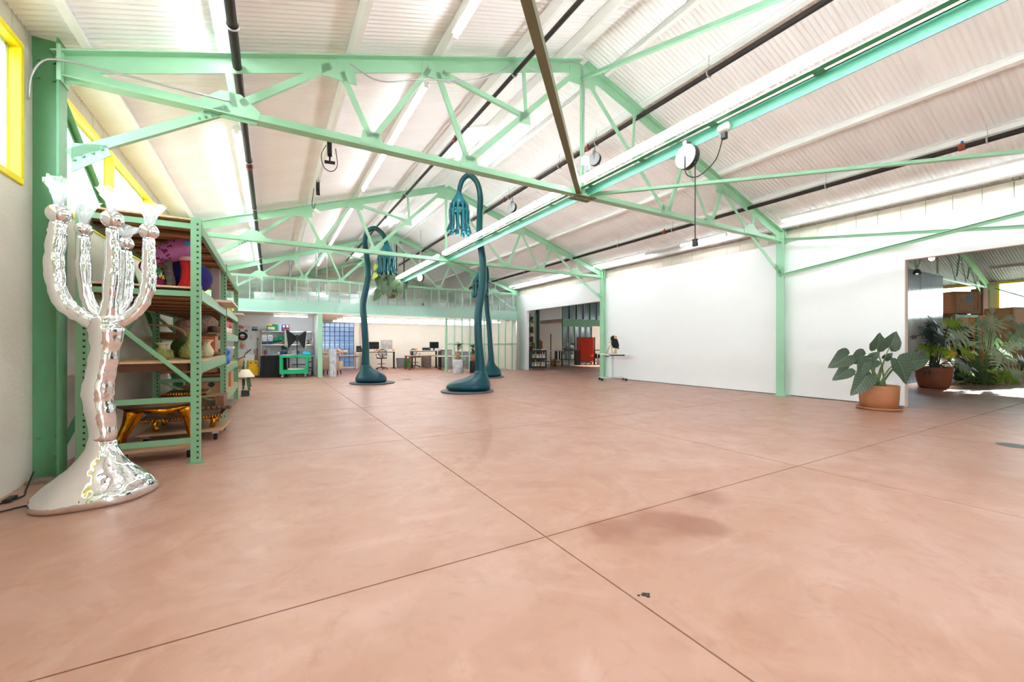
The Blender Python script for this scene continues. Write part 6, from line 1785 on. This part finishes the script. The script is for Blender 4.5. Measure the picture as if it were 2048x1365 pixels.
sc0 = school_chair('lowest of the stacked green school chairs past the rack', (-0.80, 13.55, 0), 0.3)
dup(sc0, (-0.78, 13.52, 0.10), 0.3, 'middle of the stacked green school chairs past the rack')
dup(sc0, (-0.76, 13.49, 0.20), 0.3, 'topmost of the stacked green school chairs past the rack')

# ================================================================== OFFICE
ac = thing('armchair', 'beige upholstered wing armchair seen from behind, beside the mint post', 'armchair', (2.38, 20.15, 0), 2.75)
BEI = mat('beige_linen', rgb(190, 170, 144), 0.9, 0, 0.08, 10, 0.3, 80)
MB().box((0, 0, 0.33), (0.66, 0.62, 0.24)).build('seat_base', BEI, ac, bev=0.05)
MB().box((0, -0.05, 0.49), (0.50, 0.52, 0.13)).build('seat_cushion', BEI, ac, bev=0.05)
MB().loft([[(-0.31, 0.22, 0.25), (0.31, 0.22, 0.25), (0.31, 0.36, 0.25), (-0.31, 0.36, 0.25)], [(-0.32, 0.28, 0.6), (0.32, 0.28, 0.6), (0.32, 0.42, 0.6), (-0.32, 0.42, 0.6)], [(-0.26, 0.36, 0.88), (0.26, 0.36, 0.88), (0.26, 0.46, 0.86), (-0.26, 0.46, 0.86)]]).build('backrest', BEI, ac, bev=0.05)
for s in (-1, 1):
    MB().box((s * 0.33, 0.0, 0.44), (0.13, 0.62, 0.36)).build('arm', BEI, ac, bev=0.06)
    MB().box((s * 0.29, 0.26, 0.68), (0.07, 0.16, 0.28), 0, 0.2).build('wing', BEI, ac, bev=0.03)
    for sy in (-0.25, 0.25):
        MB().tube([(s * 0.28, sy, 0.22), (s * 0.30, sy * 1.1, 0.0)], [0.028, 0.018], 8).build('leg', DWOOD, ac)
mp = thing('marble_pedestal', 'white and grey streaked marble column beside the armchair', 'pedestal', (2.28, 19.12, 0))
MARB = mat('streaked_marble', rgb(228, 230, 238), 0.5, 0, 0, 9, 0.25, 25, col2=rgb(150, 154, 172), stretch=(3, 3, 0.6))
MB().lathe([(0.14, 0.0), (0.142, 0.05), (0.138, 0.6), (0.142, 1.16), (0.13, 1.17)], 14).build('shaft', MARB, mp)
cs = thing('coral_sculpture', 'knobbly driftwood-like coral sculpture on the office table', 'sculpture', (2.75, 22.75, 0.801))
COR = mat('coral_cream', rgb(214, 192, 166), 0.8, 0, 0.3, 14, 0.6, 30)
MB().tube(spline([(-0.6, 0, 0.22), (-0.3, 0, 0.14), (0, 0, 0.18), (0.3, 0, 0.16), (0.65, 0, 0.26)], 4), lerps([0.05, 0.07, 0.08, 0.07, 0.05], 4), 10).build('branch', COR, cs, True)
for k in range(12):
    MB().ball((-0.6 + 0.11 * k, rp.uniform(-0.08, 0.08), 0.2 + rp.uniform(-0.06, 0.12)), rp.uniform(0.06, 0.10), 8, 6).build('knob', COR, cs, True)
for sx in (-0.25, 0.3):
    MB().tube([(sx, 0, 0.12), (sx, 0, 0.0)], [0.04, 0.05], 8).build('foot', COR, cs)
CWOOD = mat('carved_walnut', rgb(122, 70, 40), 0.4, 0, 0.3, 5)
def carved_table(label, x0, x1, y0, y1, h=0.78):
    t = thing('carved_table', label, 'table', ((x0 + x1) / 2, (y0 + y1) / 2, 0), 0, 'carved wooden tables')
    w, d = x1 - x0, y1 - y0
    MB().bb(-w / 2, w / 2, -d / 2, d / 2, h - 0.035, h).build('table_top', WOOD, t, bev=0.008)
    for sy in (-1, 1):
        pts = [(-w / 2 + w * i / 24, h - 0.04 - 0.03 * abs(math.sin(i * PI / 4))) for i in range(25)]
        poly = [(a, b) for a, b in pts] + [(w / 2, h - 0.036), (-w / 2, h - 0.036)]
        MB().plate(poly, (0, sy * (d / 2 - 0.04), 0), (1, 0, 0), (0, 0, 1), 0.03).build('apron', CWOOD, t)
        for sx in (-1, 1):
            X, Y = sx * (w / 2 - 0.09), sy * (d / 2 - 0.08)
            MB().tube(spline([(X, Y, h - 0.04), (X + sx * 0.015, Y, 0.55), (X - sx * 0.012, Y, 0.30), (X + sx * 0.0, Y, 0.10), (X + sx * 0.01, Y, 0.0)], 4), lerps([0.06, 0.05, 0.038, 0.045, 0.06], 4), 10).build('leg', CWOOD, t, True)
            MB().ball((X + sx * 0.03, Y, 0.035), (0.10, 0.07, 0.035), 10, 6).build('claw_foot', CWOOD, t, True)
    return t
carved_table('long carved wooden table in front of the glass blocks', 2.0, 4.35, 22.3, 23.3, 0.80)
carved_table('carved wooden table with claw feet in the middle of the office', 6.4, 9.2, 22.1, 23.0, 0.76)
def sit_desk(label, loc, w, d, h, rz=0.0):
    t = thing('standing_desk', label, 'desk', loc, rz, 'standing desks')
    MB().bb(-w / 2, w / 2, -d / 2, d / 2, h - 0.028, h).build('desk_top', WHITE, t, bev=0.005)
    MB().bb(-w / 2 + 0.1, w / 2 - 0.1, -0.03, 0.03, h - 0.07, h - 0.029).build('cross_bar', BLACK, t)
    for s in (-1, 1):
        X = s * (w / 2 - 0.15)
        MB().bb(X - 0.04, X + 0.04, -0.05, 0.05, 0.03, h - 0.03).build('leg', BLACK, t)
        MB().bb(X - 0.045, X + 0.045, -d / 2 + 0.03, d / 2 - 0.03, 0, 0.03).build('foot', BLACK, t)
    return t
sit_desk('white topped standing desk with an all-in-one computer', (5.35, 23.95, 0), 1.75, 0.75, 0.99)
sit_desk('white topped standing desk in front of the filing cabinet', (7.75, 23.6, 0), 1.75, 0.7, 1.02)
sit_desk('low white desk crossing the partition edge', (8.7, 21.4, 0), 1.9, 0.6, 0.73)
def monitor(label, loc, w, h, rz, screen=True):
    t = thing('monitor', label, 'monitor', loc, rz, 'office monitors')
    MB().bb(-w / 2, w / 2, -0.02, 0.02, 0.12, 0.12 + h).build('panel', BLACK, t, bev=0.004)
    if screen:
        MB().bb(-w / 2 + 0.015, w / 2 - 0.015, -0.022, -0.0205, 0.135, 0.105 + h).build('screen', mat('dark_screen', rgb(14, 15, 18), 0.15), t)
    MB().bb(-0.04, 0.04, 0.0, 0.05, 0.02, 0.2).build('stand_neck', BLACK, t)
    MB().bb(-0.12, 0.12, -0.09, 0.09, 0, 0.015).build('stand_foot', BLACK, t)
monitor('black monitor next to the all-in-one computer', (4.95, 23.95, 0.991), 0.60, 0.40, 0.0)
monitor('black monitor on the far standing desk', (8.35, 23.6, 1.021), 0.55, 0.38, 0.0)
im = thing('desktop_computer', 'silver all-in-one computer seen from the back on the standing desk', 'computer', (5.62, 23.75, 0.991), 0.1)
ALU = mat('aluminium', rgb(186, 182, 178), 0.35, 0.6)
MB().bb(-0.33, 0.33, -0.015, 0.015, 0.11, 0.62).build('back_shell', ALU, im, bev=0.008)
MB().ball((0, -0.02, 0.37), (0.25, 0.03, 0.2), 20, 10).build('back_bulge', ALU, im, True)
MB().bb(-0.06, 0.06, -0.075, -0.045, 0.0, 0.24).build('stand', LGREY, im)
MB().bb(-0.10, 0.10, -0.1, 0.06, 0, 0.012).build('stand_foot', LGREY, im)
lg = MB().ball((0, -0.054, 0.50), (0.022, 0.006, 0.024), 12, 8).build('fruit_emblem', BLACK, im, True)
MB().ball((0.012, -0.054, 0.535), (0.009, 0.004, 0.012), 8, 5).build('emblem_leaf', BLACK, lg, True)
def office_chair(label, loc, rz, back_only=False):
    t = thing('office_chair', label, 'chair', loc, rz, 'black office chairs')
    MB().box((0, 0, 0.62), (0.48, 0.46, 0.06)).build('seat', BLACK, t, bev=0.025)
    fr = MB().tube([Vector((0.23 * math.cos(a), 0.23, 0.90 + 0.20 * math.sin(a))) for a in [2 * PI * k / 24 for k in range(25)]], 0.016, 8).build('back_frame', BLACK, t, True)
    g = MB()
    for k in range(-4, 5):
        hw = 0.22 * math.sqrt(max(0.05, 1 - (k / 5.2) ** 2))
        g.bb(-hw, hw, 0.225, 0.23, 0.90 + k * 0.042 - 0.012, 0.90 + k * 0.042 + 0.012)
    o = g.build('mesh_back', mat('grey_mesh', rgb(92, 92, 96), 0.8), fr)
    o['kind'] = 'stuff'
    MB().tube(spline([(0, 0.15, 0.58), (0, 0.27, 0.66), (0, 0.25, 0.86)], 4), 0.022, 8).build('back_arm', BLACK, t, True)
    MB().tube([(0, 0, 0.12), (0, 0, 0.60)], 0.03, 10).build('gas_column', BLACK, t)
    MB().torus((0, 0, 0.30), 0.20, 0.012, 24, 6).build('foot_ring', DGREY, t, True)
    for k in range(5):
        a = 2 * PI * k / 5 + 0.3
        MB().tube([(0, 0, 0.13), (0.29 * math.cos(a), 0.29 * math.sin(a), 0.075)], [0.03, 0.018], 8).build('base_arm', BLACK, t)
        MB().ball((0.30 * math.cos(a), 0.30 * math.sin(a), 0.035), 0.034, 10, 6).build('caster', BLACK, t, True)
    for s in (-1, 1):
        MB().tube(spline([(s * 0.22, 0.05, 0.62), (s * 0.28, 0.05, 0.74), (s * 0.28, 0.0, 0.80)], 3), 0.014, 8).build('arm_post', BLACK, t, True)
        MB().bb(s * 0.28 - 0.04, s * 0.28 + 0.04, -0.12, 0.12, 0.80, 0.825).build('arm_rest', BLACK, t, bev=0.01)
office_chair('black office chair pushed under the computer desk', (5.25, 23.35, 0), 3.1)
office_chair('black mesh office chair behind the far standing desk', (7.45, 24.35, 0), 0.2)
def bin_(label, loc, m, rim, r=0.19, h=0.58):
    t = thing('waste_bin', label, 'bin', loc, 0, 'office bins')
    MB().loft([[(-r * 0.8, -r * 0.6, 0), (r * 0.8, -r * 0.6, 0), (r * 0.8, r * 0.6, 0), (-r * 0.8, r * 0.6, 0)], [(-r, -r * 0.8, h), (r, -r * 0.8, h), (r, r * 0.8, h), (-r, r * 0.8, h)]]).build('body', m, t, bev=0.015)
    MB().bb(-r - 0.01, r + 0.01, -r * 0.8 - 0.01, r * 0.8 + 0.01, h, h + 0.025).build('rim', rim, t)
bin_('grey waste bin with a blue liner beside the computer desk', (6.48, 24.1, 0), GREY, mat('blue_liner', rgb(52, 66, 130), 0.5), 0.2, 0.55)
bin_('green recycling bin beside the grey bin', (6.92, 24.4, 0), mat('bin_green', rgb(0, 140, 70), 0.5), mat('bin_green', rgb(0, 140, 70), 0.5), 0.17, 0.52)
fc = thing('filing_cabinet', 'brown grey filing cabinet under the far standing desk', 'cabinet', (8.0, 24.0, 0))
MB().bb(-0.22, 0.22, -0.28, 0.28, 0.0, 0.68).build('carcass', mat('taupe_metal', rgb(116, 106, 100), 0.5), fc, bev=0.005)
for k in range(3):
    d = MB().bb(-0.205, 0.205, -0.292, -0.2805, 0.03 + k * 0.215, 0.235 + k * 0.215).build('drawer', mat('taupe_metal', rgb(116, 106, 100), 0.5), fc)
    MB().bb(-0.06, 0.06, -0.305, -0.293, 0.12 + k * 0.215, 0.14 + k * 0.215).build('handle', GALV, d)
sp_ = thing('speaker', 'black speaker and gadgets on the shelf beside the glass blocks', 'speaker', (4.35, 24.65, 0.93))
MB().bb(-0.18, 0.06, -0.12, 0.12, 0, 0.36).build('cabinet', BLACK, sp_, bev=0.01)
MB().ball((-0.06, -0.12, 0.12), (0.07, 0.012, 0.07), 14, 6).build('cone', DGREY, sp_, True)
MB().bb(0.09, 0.26, -0.1, 0.1, 0, 0.22).build('printer_body', DGREY, sp_, bev=0.01)
sh = thing('side_shelf', 'white side shelf carrying the black speaker', 'shelf', (4.4, 24.65, 0))
MB().bb(-0.3, 0.35, -0.2, 0.2, 0.90, 0.929).build('top', WHITE, sh)
MB().bb(-0.28, -0.22, -0.18, 0.18, 0, 0.90).build('side_panel', WHITE, sh)
MB().bb(0.27, 0.33, -0.18, 0.18, 0, 0.90).build('side_panel', BLACK, sh)
for n, (x, y, z, c, lab) in enumerate(((4.85, 23.7, 0.991, WHITE, 'white cup on the computer desk'), (5.10, 23.7, 0.991, mat('amber_cup', rgb(220, 150, 60), 0.4), 'orange jar on the computer desk'), (6.0, 23.8, 0.991, mat('peach_cup', rgb(240, 170, 120), 0.4), 'peach coloured bowl on the right of the computer desk'), (7.25, 23.5, 1.021, mat('peach_cup', rgb(240, 170, 120), 0.4), 'small pink bowl on the far standing desk'))):
    t = thing('cup', lab, 'cup', (x, y, z))
    MB().lathe([(0.04, 0), (0.055, 0.03), (0.06, 0.12), (0.052, 0.12), (0.045, 0.02)], 12).build('bowl', c, t, True)
    MB().torus((0.065, 0, 0.06), 0.03, 0.008, 12, 6, Matrix.Rotation(PI / 2, 3, 'X')).build('handle', c, t, True)
for n, (x, y, w, h, lab) in enumerate(((8.0, 23.75, 0.28, 0.09, 'black office phone set on the far standing desk'), (7.95, 24.0, 0.4, 0.16, 'black desk tray on the far standing desk'))):
    carton('desk_tray', lab, (x, y - 0.1, 1.021), (w, 0.2, h), BLACK, [(-0.4, 0.4, 0.3, 0.6, DGREY)], 'tray')
# behind the clear partition: cabinets and printers
for n, (x, y, w, h, lab) in enumerate(((9.15, 23.9, 0.7, 1.05, 'grey copier behind the clear partition'), (9.75, 22.6, 0.8, 0.95, 'charcoal cabinet behind the clear partition, left'), (10.6, 22.4, 0.8, 0.95, 'charcoal cabinet behind the clear partition, right'))):
    t = thing('office_cabinet', lab, 'cabinet', (x, y, 0), 0, 'cabinets behind the partition')
    MB().bb(-w / 2, w / 2, -0.28, 0.28, 0.02, h).build('carcass', DGREY, t, bev=0.006)
    for s in (-1, 1):
        d = MB().bb(min(s * 0.01, s * (w / 2 - 0.02)), max(s * 0.01, s * (w / 2 - 0.02)), -0.292, -0.281, 0.06, h - 0.05).build('door', DGREY if n else GREY, t)
        MB().bb(s * 0.04 - 0.01, s * 0.04 + 0.01, -0.304, -0.293, h * 0.5, h * 0.65).build('handle', GALV, d)
    for sx in (-1, 1):
        MB().bb(sx * (w / 2 - 0.06) - 0.03, sx * (w / 2 - 0.06) + 0.03, -0.25, 0.25, 0, 0.02).build('plinth', BLACK, t)
# pedestals with potted plants in front of the partition
pd1 = thing('marble_drum', 'low white marble drum pedestal in front of the clear partition', 'pedestal', (7.72, 18.45, 0))
MB().lathe([(0.23, 0), (0.24, 0.02), (0.235, 0.3), (0.24, 0.62), (0.225, 0.64)], 28).build('shaft', mat('white_marble', rgb(214, 214, 220), 0.4, 0, 0, 4, col2=rgb(160, 162, 172)), pd1, 'auto')
MB().torus((0, 0, 0.25), 0.236, 0.008, 28, 6).build('groove_ring', GREY, pd1, True)
pd2 = thing('black_pedestal', 'black cylinder pedestal in front of the clear partition', 'pedestal', (8.42, 18.30, 0))
MB().lathe([(0.14, 0), (0.145, 0.01), (0.145, 0.55), (0.135, 0.56)], 24).build('shaft', BLACK, pd2, 'auto')
MB().lathe([(0.12, 0.561), (0.10, 0.565)], 18).build('top_pad', DGREY, pd2)
for n, (x, y, z, k, lab) in enumerate(((7.72, 18.45, 0.641, 1.0, 'spiky leaved plant in a stacked clay pot on the marble drum'), (8.42, 18.30, 0.567, 0.95, 'bushy plant in a clay pot on the black pedestal'))):
    t = thing('potted_plant', lab, 'plant', (x, y, z))
    MB().lathe([(0.06, 0), (0.085, 0.01), (0.075, 0.14), (0.10, 0.17), (0.11, 0.24), (0.075, 0.29), (0.085, 0.33), (0.07, 0.33)], 18).build('pot', TERRA, t, True)
    MB().lathe([(0.07, 0.31), (0.01, 0.32)], 10).build('soil', SOIL, t)
    MB().tube([(0, 0, 0.31), (0.02, 0, 0.55 * k), (0.0, 0, 0.78 * k)], [0.015, 0.012, 0.008], 6).build('stalk', STEMD, t)
    for q in range(16 if n == 0 else 26):
        a = rp.uniform(0, 2 * PI)
        zz = rp.uniform(0.5, 0.95) * k if n == 0 else rp.uniform(0.3, 0.85)
        rr = rp.uniform(0.16, 0.26)
        A = Vector((0.01, 0, zz * 0.9))
        T = A + Vector((rr * math.cos(a), rr * math.sin(a), rp.uniform(-0.02, 0.16)))
        leaf(t, HG, A, T, 0.35 if n == 0 else 0.5, (-0.4, 0.8))

# ================================================================== WORKSHOP BEHIND THE FIRST OPENING
WSW = mat('daylit_white', rgb(180, 194, 222), 0.7, 0, 0.05, 2)  # white wall with bluish daylight put into its colour
struct(MB().bb(19.6, 26.5, 25.0, 25.12, 0, 3.0).build('wall_workshop_back', WARMW), 'cream back wall of the small workshop office', 'wall')
struct(MB().bb(16.9, 27.0, 22.4, 25.1, 2.86, 3.1).build('ceiling_workshop', mat('office_ceiling', rgb(238, 222, 206), 0.7)), 'low ceiling over the small workshop office', 'ceiling')
struct(MB().bb(12.2, 16.9, 26.6, 26.75, 0, 4.5).build('wall_workshop_far', WSW), 'white panelled wall with bluish daylight in its colour at the back of the workshop', 'wall')
ww = thing('stud_partition', 'mint stud frame with clear sheets in the workshop', 'partition', (16.9, 22.35, 0))
for k in range(14):
    MB().bb(k * 0.6 - 0.025, k * 0.6 + 0.025, 0, 0.09, 3.1, 4.5).build('stud', GREENC, ww)
for k in range(6):
    MB().bb(k * 0.5 - 0.025, k * 0.5 + 0.025, 0, 0.09, 0, 2.6).build('stud', GREENC, ww)
MB().bb(-0.05, 8.0, 0, 0.09, 2.66, 3.1).build('header_board', GREENC, ww)
MB().bb(-0.05, 2.55, 0, 0.09, 2.58, 2.66).build('top_rail', GREENC, ww)
MB().bb(-0.05, 2.55, 0.0, 0.05, 1.15, 1.2).build('mid_rail', YPK, ww)
for k in range(5):
    MB().bb(k * 0.5 + 0.03, k * 0.5 + 0.47, 0.1, 0.112, 0.02, 2.6).build('panel', PCG, ww)
for k in range(7):
    MB().bb(k * 1.15, k * 1.15 + 1.14, 0.1, 0.112, 3.1, 4.5).build('panel', PCG, ww)
tag(MB().bb(-0.08, 0.08, -0.1, 0.1, 0, 4.5).build('workshop_post', mat('dark_green_post', rgb(24, 52, 44), 0.6), None, loc=(14.75, 22.2, 0)), 'dark green steel post in the workshop', 'post')
# tall shelf with bottles and cans
ts = thing('workshop_rack', 'green workshop rack with rows of reddish canisters behind the black cart', 'rack', (12.9, 20.6, 0))
for sx in (-0.45, 0.45):
    for sy in (-0.3, 0.3):
        MB().bb(sx - 0.035, sx + 0.035, sy - 0.035, sy + 0.035, 0, 3.2).build('post', RACKG, ts)
for z in (0.3, 0.95, 1.5, 2.05, 2.65):
    MB().bb(-0.48, 0.48, -0.33, 0.33, z - 0.03, z).build('shelf', RACKG, ts)
MB().bar((-0.42, -0.32, 2.1), (0.42, -0.32, 3.0), 0.03, 0.05, (0, 1, 0)).build('diagonal_brace', RACKG, ts)
CANM = mat('reddish_can', rgb(120, 62, 54), 0.5, 0, 0.2, 6)
can_me = None
for zi, z in enumerate((0.951, 1.501, 2.051, 2.651)):
    for k in range(4):
        t = thing('canister', 'reddish canister on the workshop rack, %s shelf, %s from the left' % (['lowest', 'second', 'third', 'top'][zi], ['first', 'second', 'third', 'fourth'][k]), 'canister', (12.9 - 0.33 + k * 0.22, 20.5, z), 0, 'canisters on the workshop rack')
        MB().lathe([(0.085, 0), (0.09, 0.01), (0.09, 0.30), (0.06, 0.33)], 12).build('body', CANM, t, 'auto')
        MB().lathe([(0.05, 0.33), (0.05, 0.36), (0.03, 0.365)], 10).build('lid', WHITE if zi < 2 else BLACK, t, 'auto')
bc2 = thing('black_cart', 'black three-shelf cart loaded with paint bottles at the dark opening', 'cart', (12.38, 18.62, 0), -0.35)
for z in (0.14, 0.58, 1.0):
    MB().bb(-0.42, 0.42, -0.26, 0.26, z - 0.03, z).build('shelf', BLACK, bc2)
    MB().bb(-0.42, 0.42, -0.27, -0.26, z, z + 0.07).build('shelf_lip', BLACK, bc2)
for sx in (-1, 1):
    for sy in (-1, 1):
        MB().bb(sx * 0.40 - 0.03, sx * 0.40 + 0.03, sy * 0.24 - 0.03, sy * 0.24 + 0.03, 0.11, 1.05).build('post', BLACK, bc2)
        c = MB().tube([(sx * 0.38 - 0.02, sy * 0.22, 0.05), (sx * 0.38 + 0.02, sy * 0.22, 0.05)], 0.05, 12).build('caster', GALV, bc2, 'auto')
        MB().tube([(sx * 0.38, sy * 0.22, 0.06), (sx * 0.38, sy * 0.22, 0.11)], 0.014, 6).build('caster_stem', GALV, c)
cols = [rgb(230, 226, 232), rgb(196, 150, 160), rgb(240, 236, 236), rgb(226, 190, 60), rgb(200, 200, 206), rgb(214, 90, 60), rgb(232, 210, 196), rgb(190, 196, 210)]
cw = ['white', 'dusty pink', 'ivory', 'yellow', 'grey', 'orange red', 'beige', 'pale blue']
sc_, cc_ = math.sin(-0.35), math.cos(-0.35)
for zi, z in enumerate((0.141, 0.581)):
    for k in range(8):
        lx = -0.33 + k * 0.092
        t = bottle('%s paint bottle on the %s shelf of the black cart, %s from the left' % (cw[(k + 3 * zi) % 8], ['bottom', 'middle'][zi], ['first', 'second', 'third', 'fourth', 'fifth', 'sixth', 'seventh', 'eighth'][k]), (12.38 + lx * cc_ + 0.12 * sc_, 18.62 + lx * sc_ - 0.12 * cc_, z), 0.04, 0.28, mat('paint_%d' % ((k + 3 * zi) % 8), cols[(k + 3 * zi) % 8], 0.4), WHITE, 'paint bottles on the cart')
for n, (lx, m, lab) in enumerate(((-0.2, YPK, 'yellow'), (0.02, BLUE, 'blue'), (0.25, WHITE, 'white'))):
    t = thing('tub', lab + ' tub on top of the black cart', 'tub', (12.38 + lx * cc_, 18.62 + lx * sc_, 1.001), 0, 'tubs on the black cart')
    MB().lathe([(0.06, 0), (0.08, 0.01), (0.085, 0.09), (0.08, 0.09)], 14).build('body', m, t, True)
    MB().lathe([(0.086, 0.09), (0.086, 0.11), (0.02, 0.115)], 14).build('lid', LGREY, t, True)
wt = thing('work_table', 'steel work table with pale top in the workshop', 'table', (14.6, 20.9, 0))
MB().bb(-0.95, 0.95, -0.4, 0.4, 0.97, 1.01).build('table_top', LGREY, wt)
for sx in (-0.85, 0.85):
    for sy in (-0.33, 0.33):
        MB().bb(sx - 0.035, sx + 0.035, sy - 0.035, sy + 0.035, 0.1, 0.97).build('leg', DGREY, wt)
        MB().tube([(sx - 0.02, sy, 0.05), (sx + 0.02, sy, 0.05)], 0.05, 12).build('caster', RUBBER, wt)
MB().bb(-0.9, 0.9, -0.36, 0.36, 0.3, 0.33).build('lower_shelf', DGREY, wt)
for n, (x, h) in enumerate(((14.5, 0.75), (15.35, 0.72), (14.9, 0.5))):
    t = thing('timber_offcuts', ['tall', 'second tall', 'low'][n] + ' stack of timber offcuts behind the work table', 'timber', (x, 22.9, 0), 0, 'timber stacks')
    for k in range(4):
        MB().bb(-0.2 + k * 0.1, -0.11 + k * 0.1, -0.1, 0.1, 0, 1.0 + h * (0.7 + 0.1 * ((k * 7) % 4))).build('plank', DECKU, t)
tag(MB().tube(spline([(0, 0, 0), (0, 0, 1.9), (0.0, 0, 2.0)], 3), 0.03, 8).build('bench_stand', BLACK, None, loc=(16.0, 22.5, 0)), 'slim black stand beside the stud frame in the workshop', 'stand')
rc = thing('welding_screen', 'translucent red welding curtain on a black frame', 'screen', (18.5, 21.9, 0), -0.35)
REDC = glassy('red_vinyl', (0.75, 0.06, 0.03, 1), rough=0.25, body=(0.80, 0.05, 0.02, 1), bodyw=0.65)
for sx in (-0.62, 0.62):
    MB().bb(sx - 0.025, sx + 0.025, -0.025, 0.025, 0.02, 1.86).build('frame_post', BLACK, rc)
    MB().bb(sx - 0.03, sx + 0.03, -0.3, 0.3, 0, 0.03).build('foot', BLACK, rc)
MB().bb(-0.62, 0.62, -0.02, 0.02, 1.82, 1.86).build('top_bar', BLACK, rc)
MB().bb(-0.62, 0.62, -0.02, 0.02, 0.14, 0.17).build('bottom_bar', BLACK, rc)
vs, fs = [], []
for i in range(25):
    for z in (0.18, 1.81):
        vs.append((-0.58 + 1.16 * i / 24, 0.012 * math.sin(i * 1.1), z))
for i in range(24):
    fs.append((2 * i, 2 * i + 2, 2 * i + 3, 2 * i + 1))
MB().add(vs, fs).build('curtain', REDC, rc, True)
wbn = thing('workbench', 'dark workbench with tools left of the red curtain', 'bench', (16.95, 21.9, 0), -0.3)
MB().bb(-0.75, 0.75, -0.35, 0.35, 0.94, 1.0).build('bench_top', DGREY, wbn)
MB().bb(-0.72, 0.72, -0.3, 0.3, 0.35, 0.39).build('lower_shelf', BLACK, wbn)
for sx in (-0.68, 0.68):
    for sy in (-0.28, 0.28):
        MB().bb(sx - 0.04, sx + 0.04, sy - 0.04, sy + 0.04, 0, 0.94).build('leg', BLACK, wbn)
mc = thing('bench_machine', 'grey and white bench machine on the dark workbench', 'machine', (17.05, 21.9, 1.001), -0.3)
MB().box((0, 0, 0.12), (0.55, 0.3, 0.24)).build('housing', GREY, mc, bev=0.05)
MB().ball((0.15, -0.1, 0.22), (0.16, 0.1, 0.12), 12, 8).build('guard', WHITE, mc, True)
for sx in (-0.1, 0.2, 0.32):
    MB().tube([(sx, 0, 0.22), (sx, 0, 0.46)], 0.04, 8).build('stack', WHITE if sx < 0 else BLACK, mc)
for n, (x, y, m, lab) in enumerate(((16.6, 22.0, GALV, 'left'), (17.2, 21.8, WHITE, 'right'))):
    bottle('pale canister on the lower bench shelf, ' + lab, (x, y, 0.391), 0.11, 0.4, m, BLACK, 'canisters under the bench')
carton('plywood_box', 'tan plywood box on the workshop floor beside the bench', (15.75, 21.6, 0.0), (0.45, 0.4, 0.42), PLY, [(-0.1, 0.1, 0.5, 0.7, DWOOD)], 'box')
b2 = thing('workbench', 'cluttered workbench right of the red curtain', 'bench', (20.3, 22.2, 0), -0.3)
MB().bb(-0.9, 0.9, -0.35, 0.35, 0.94, 1.0).build('bench_top', DWOOD, b2)
for sx in (-0.8, 0.8):
    for sy in (-0.28, 0.28):
        MB().bb(sx - 0.04, sx + 0.04, sy - 0.04, sy + 0.04, 0, 0.94).build('leg', BLACK, b2)
MB().bb(-0.85, 0.85, -0.3, 0.3, 0.4, 0.44).build('lower_shelf', BLACK, b2)
for k in range(6):
    bottle('black and white can on the right workbench, %s from the left' % ['first', 'second', 'third', 'fourth', 'fifth', 'sixth'][k], (19.75 + k * 0.2, 22.3 - k * 0.06, 0.441), 0.08, 0.36, BLACK if k % 2 else DGREY, WHITE, 'cans on the right workbench')
carton('white_bucket', 'white bucket on the floor below the right workbench', (19.3, 21.4, 0.0), (0.34, 0.34, 0.42), WHITE, [(-0.3, 0.3, 0.3, 0.6, LGREY)], 'bucket')
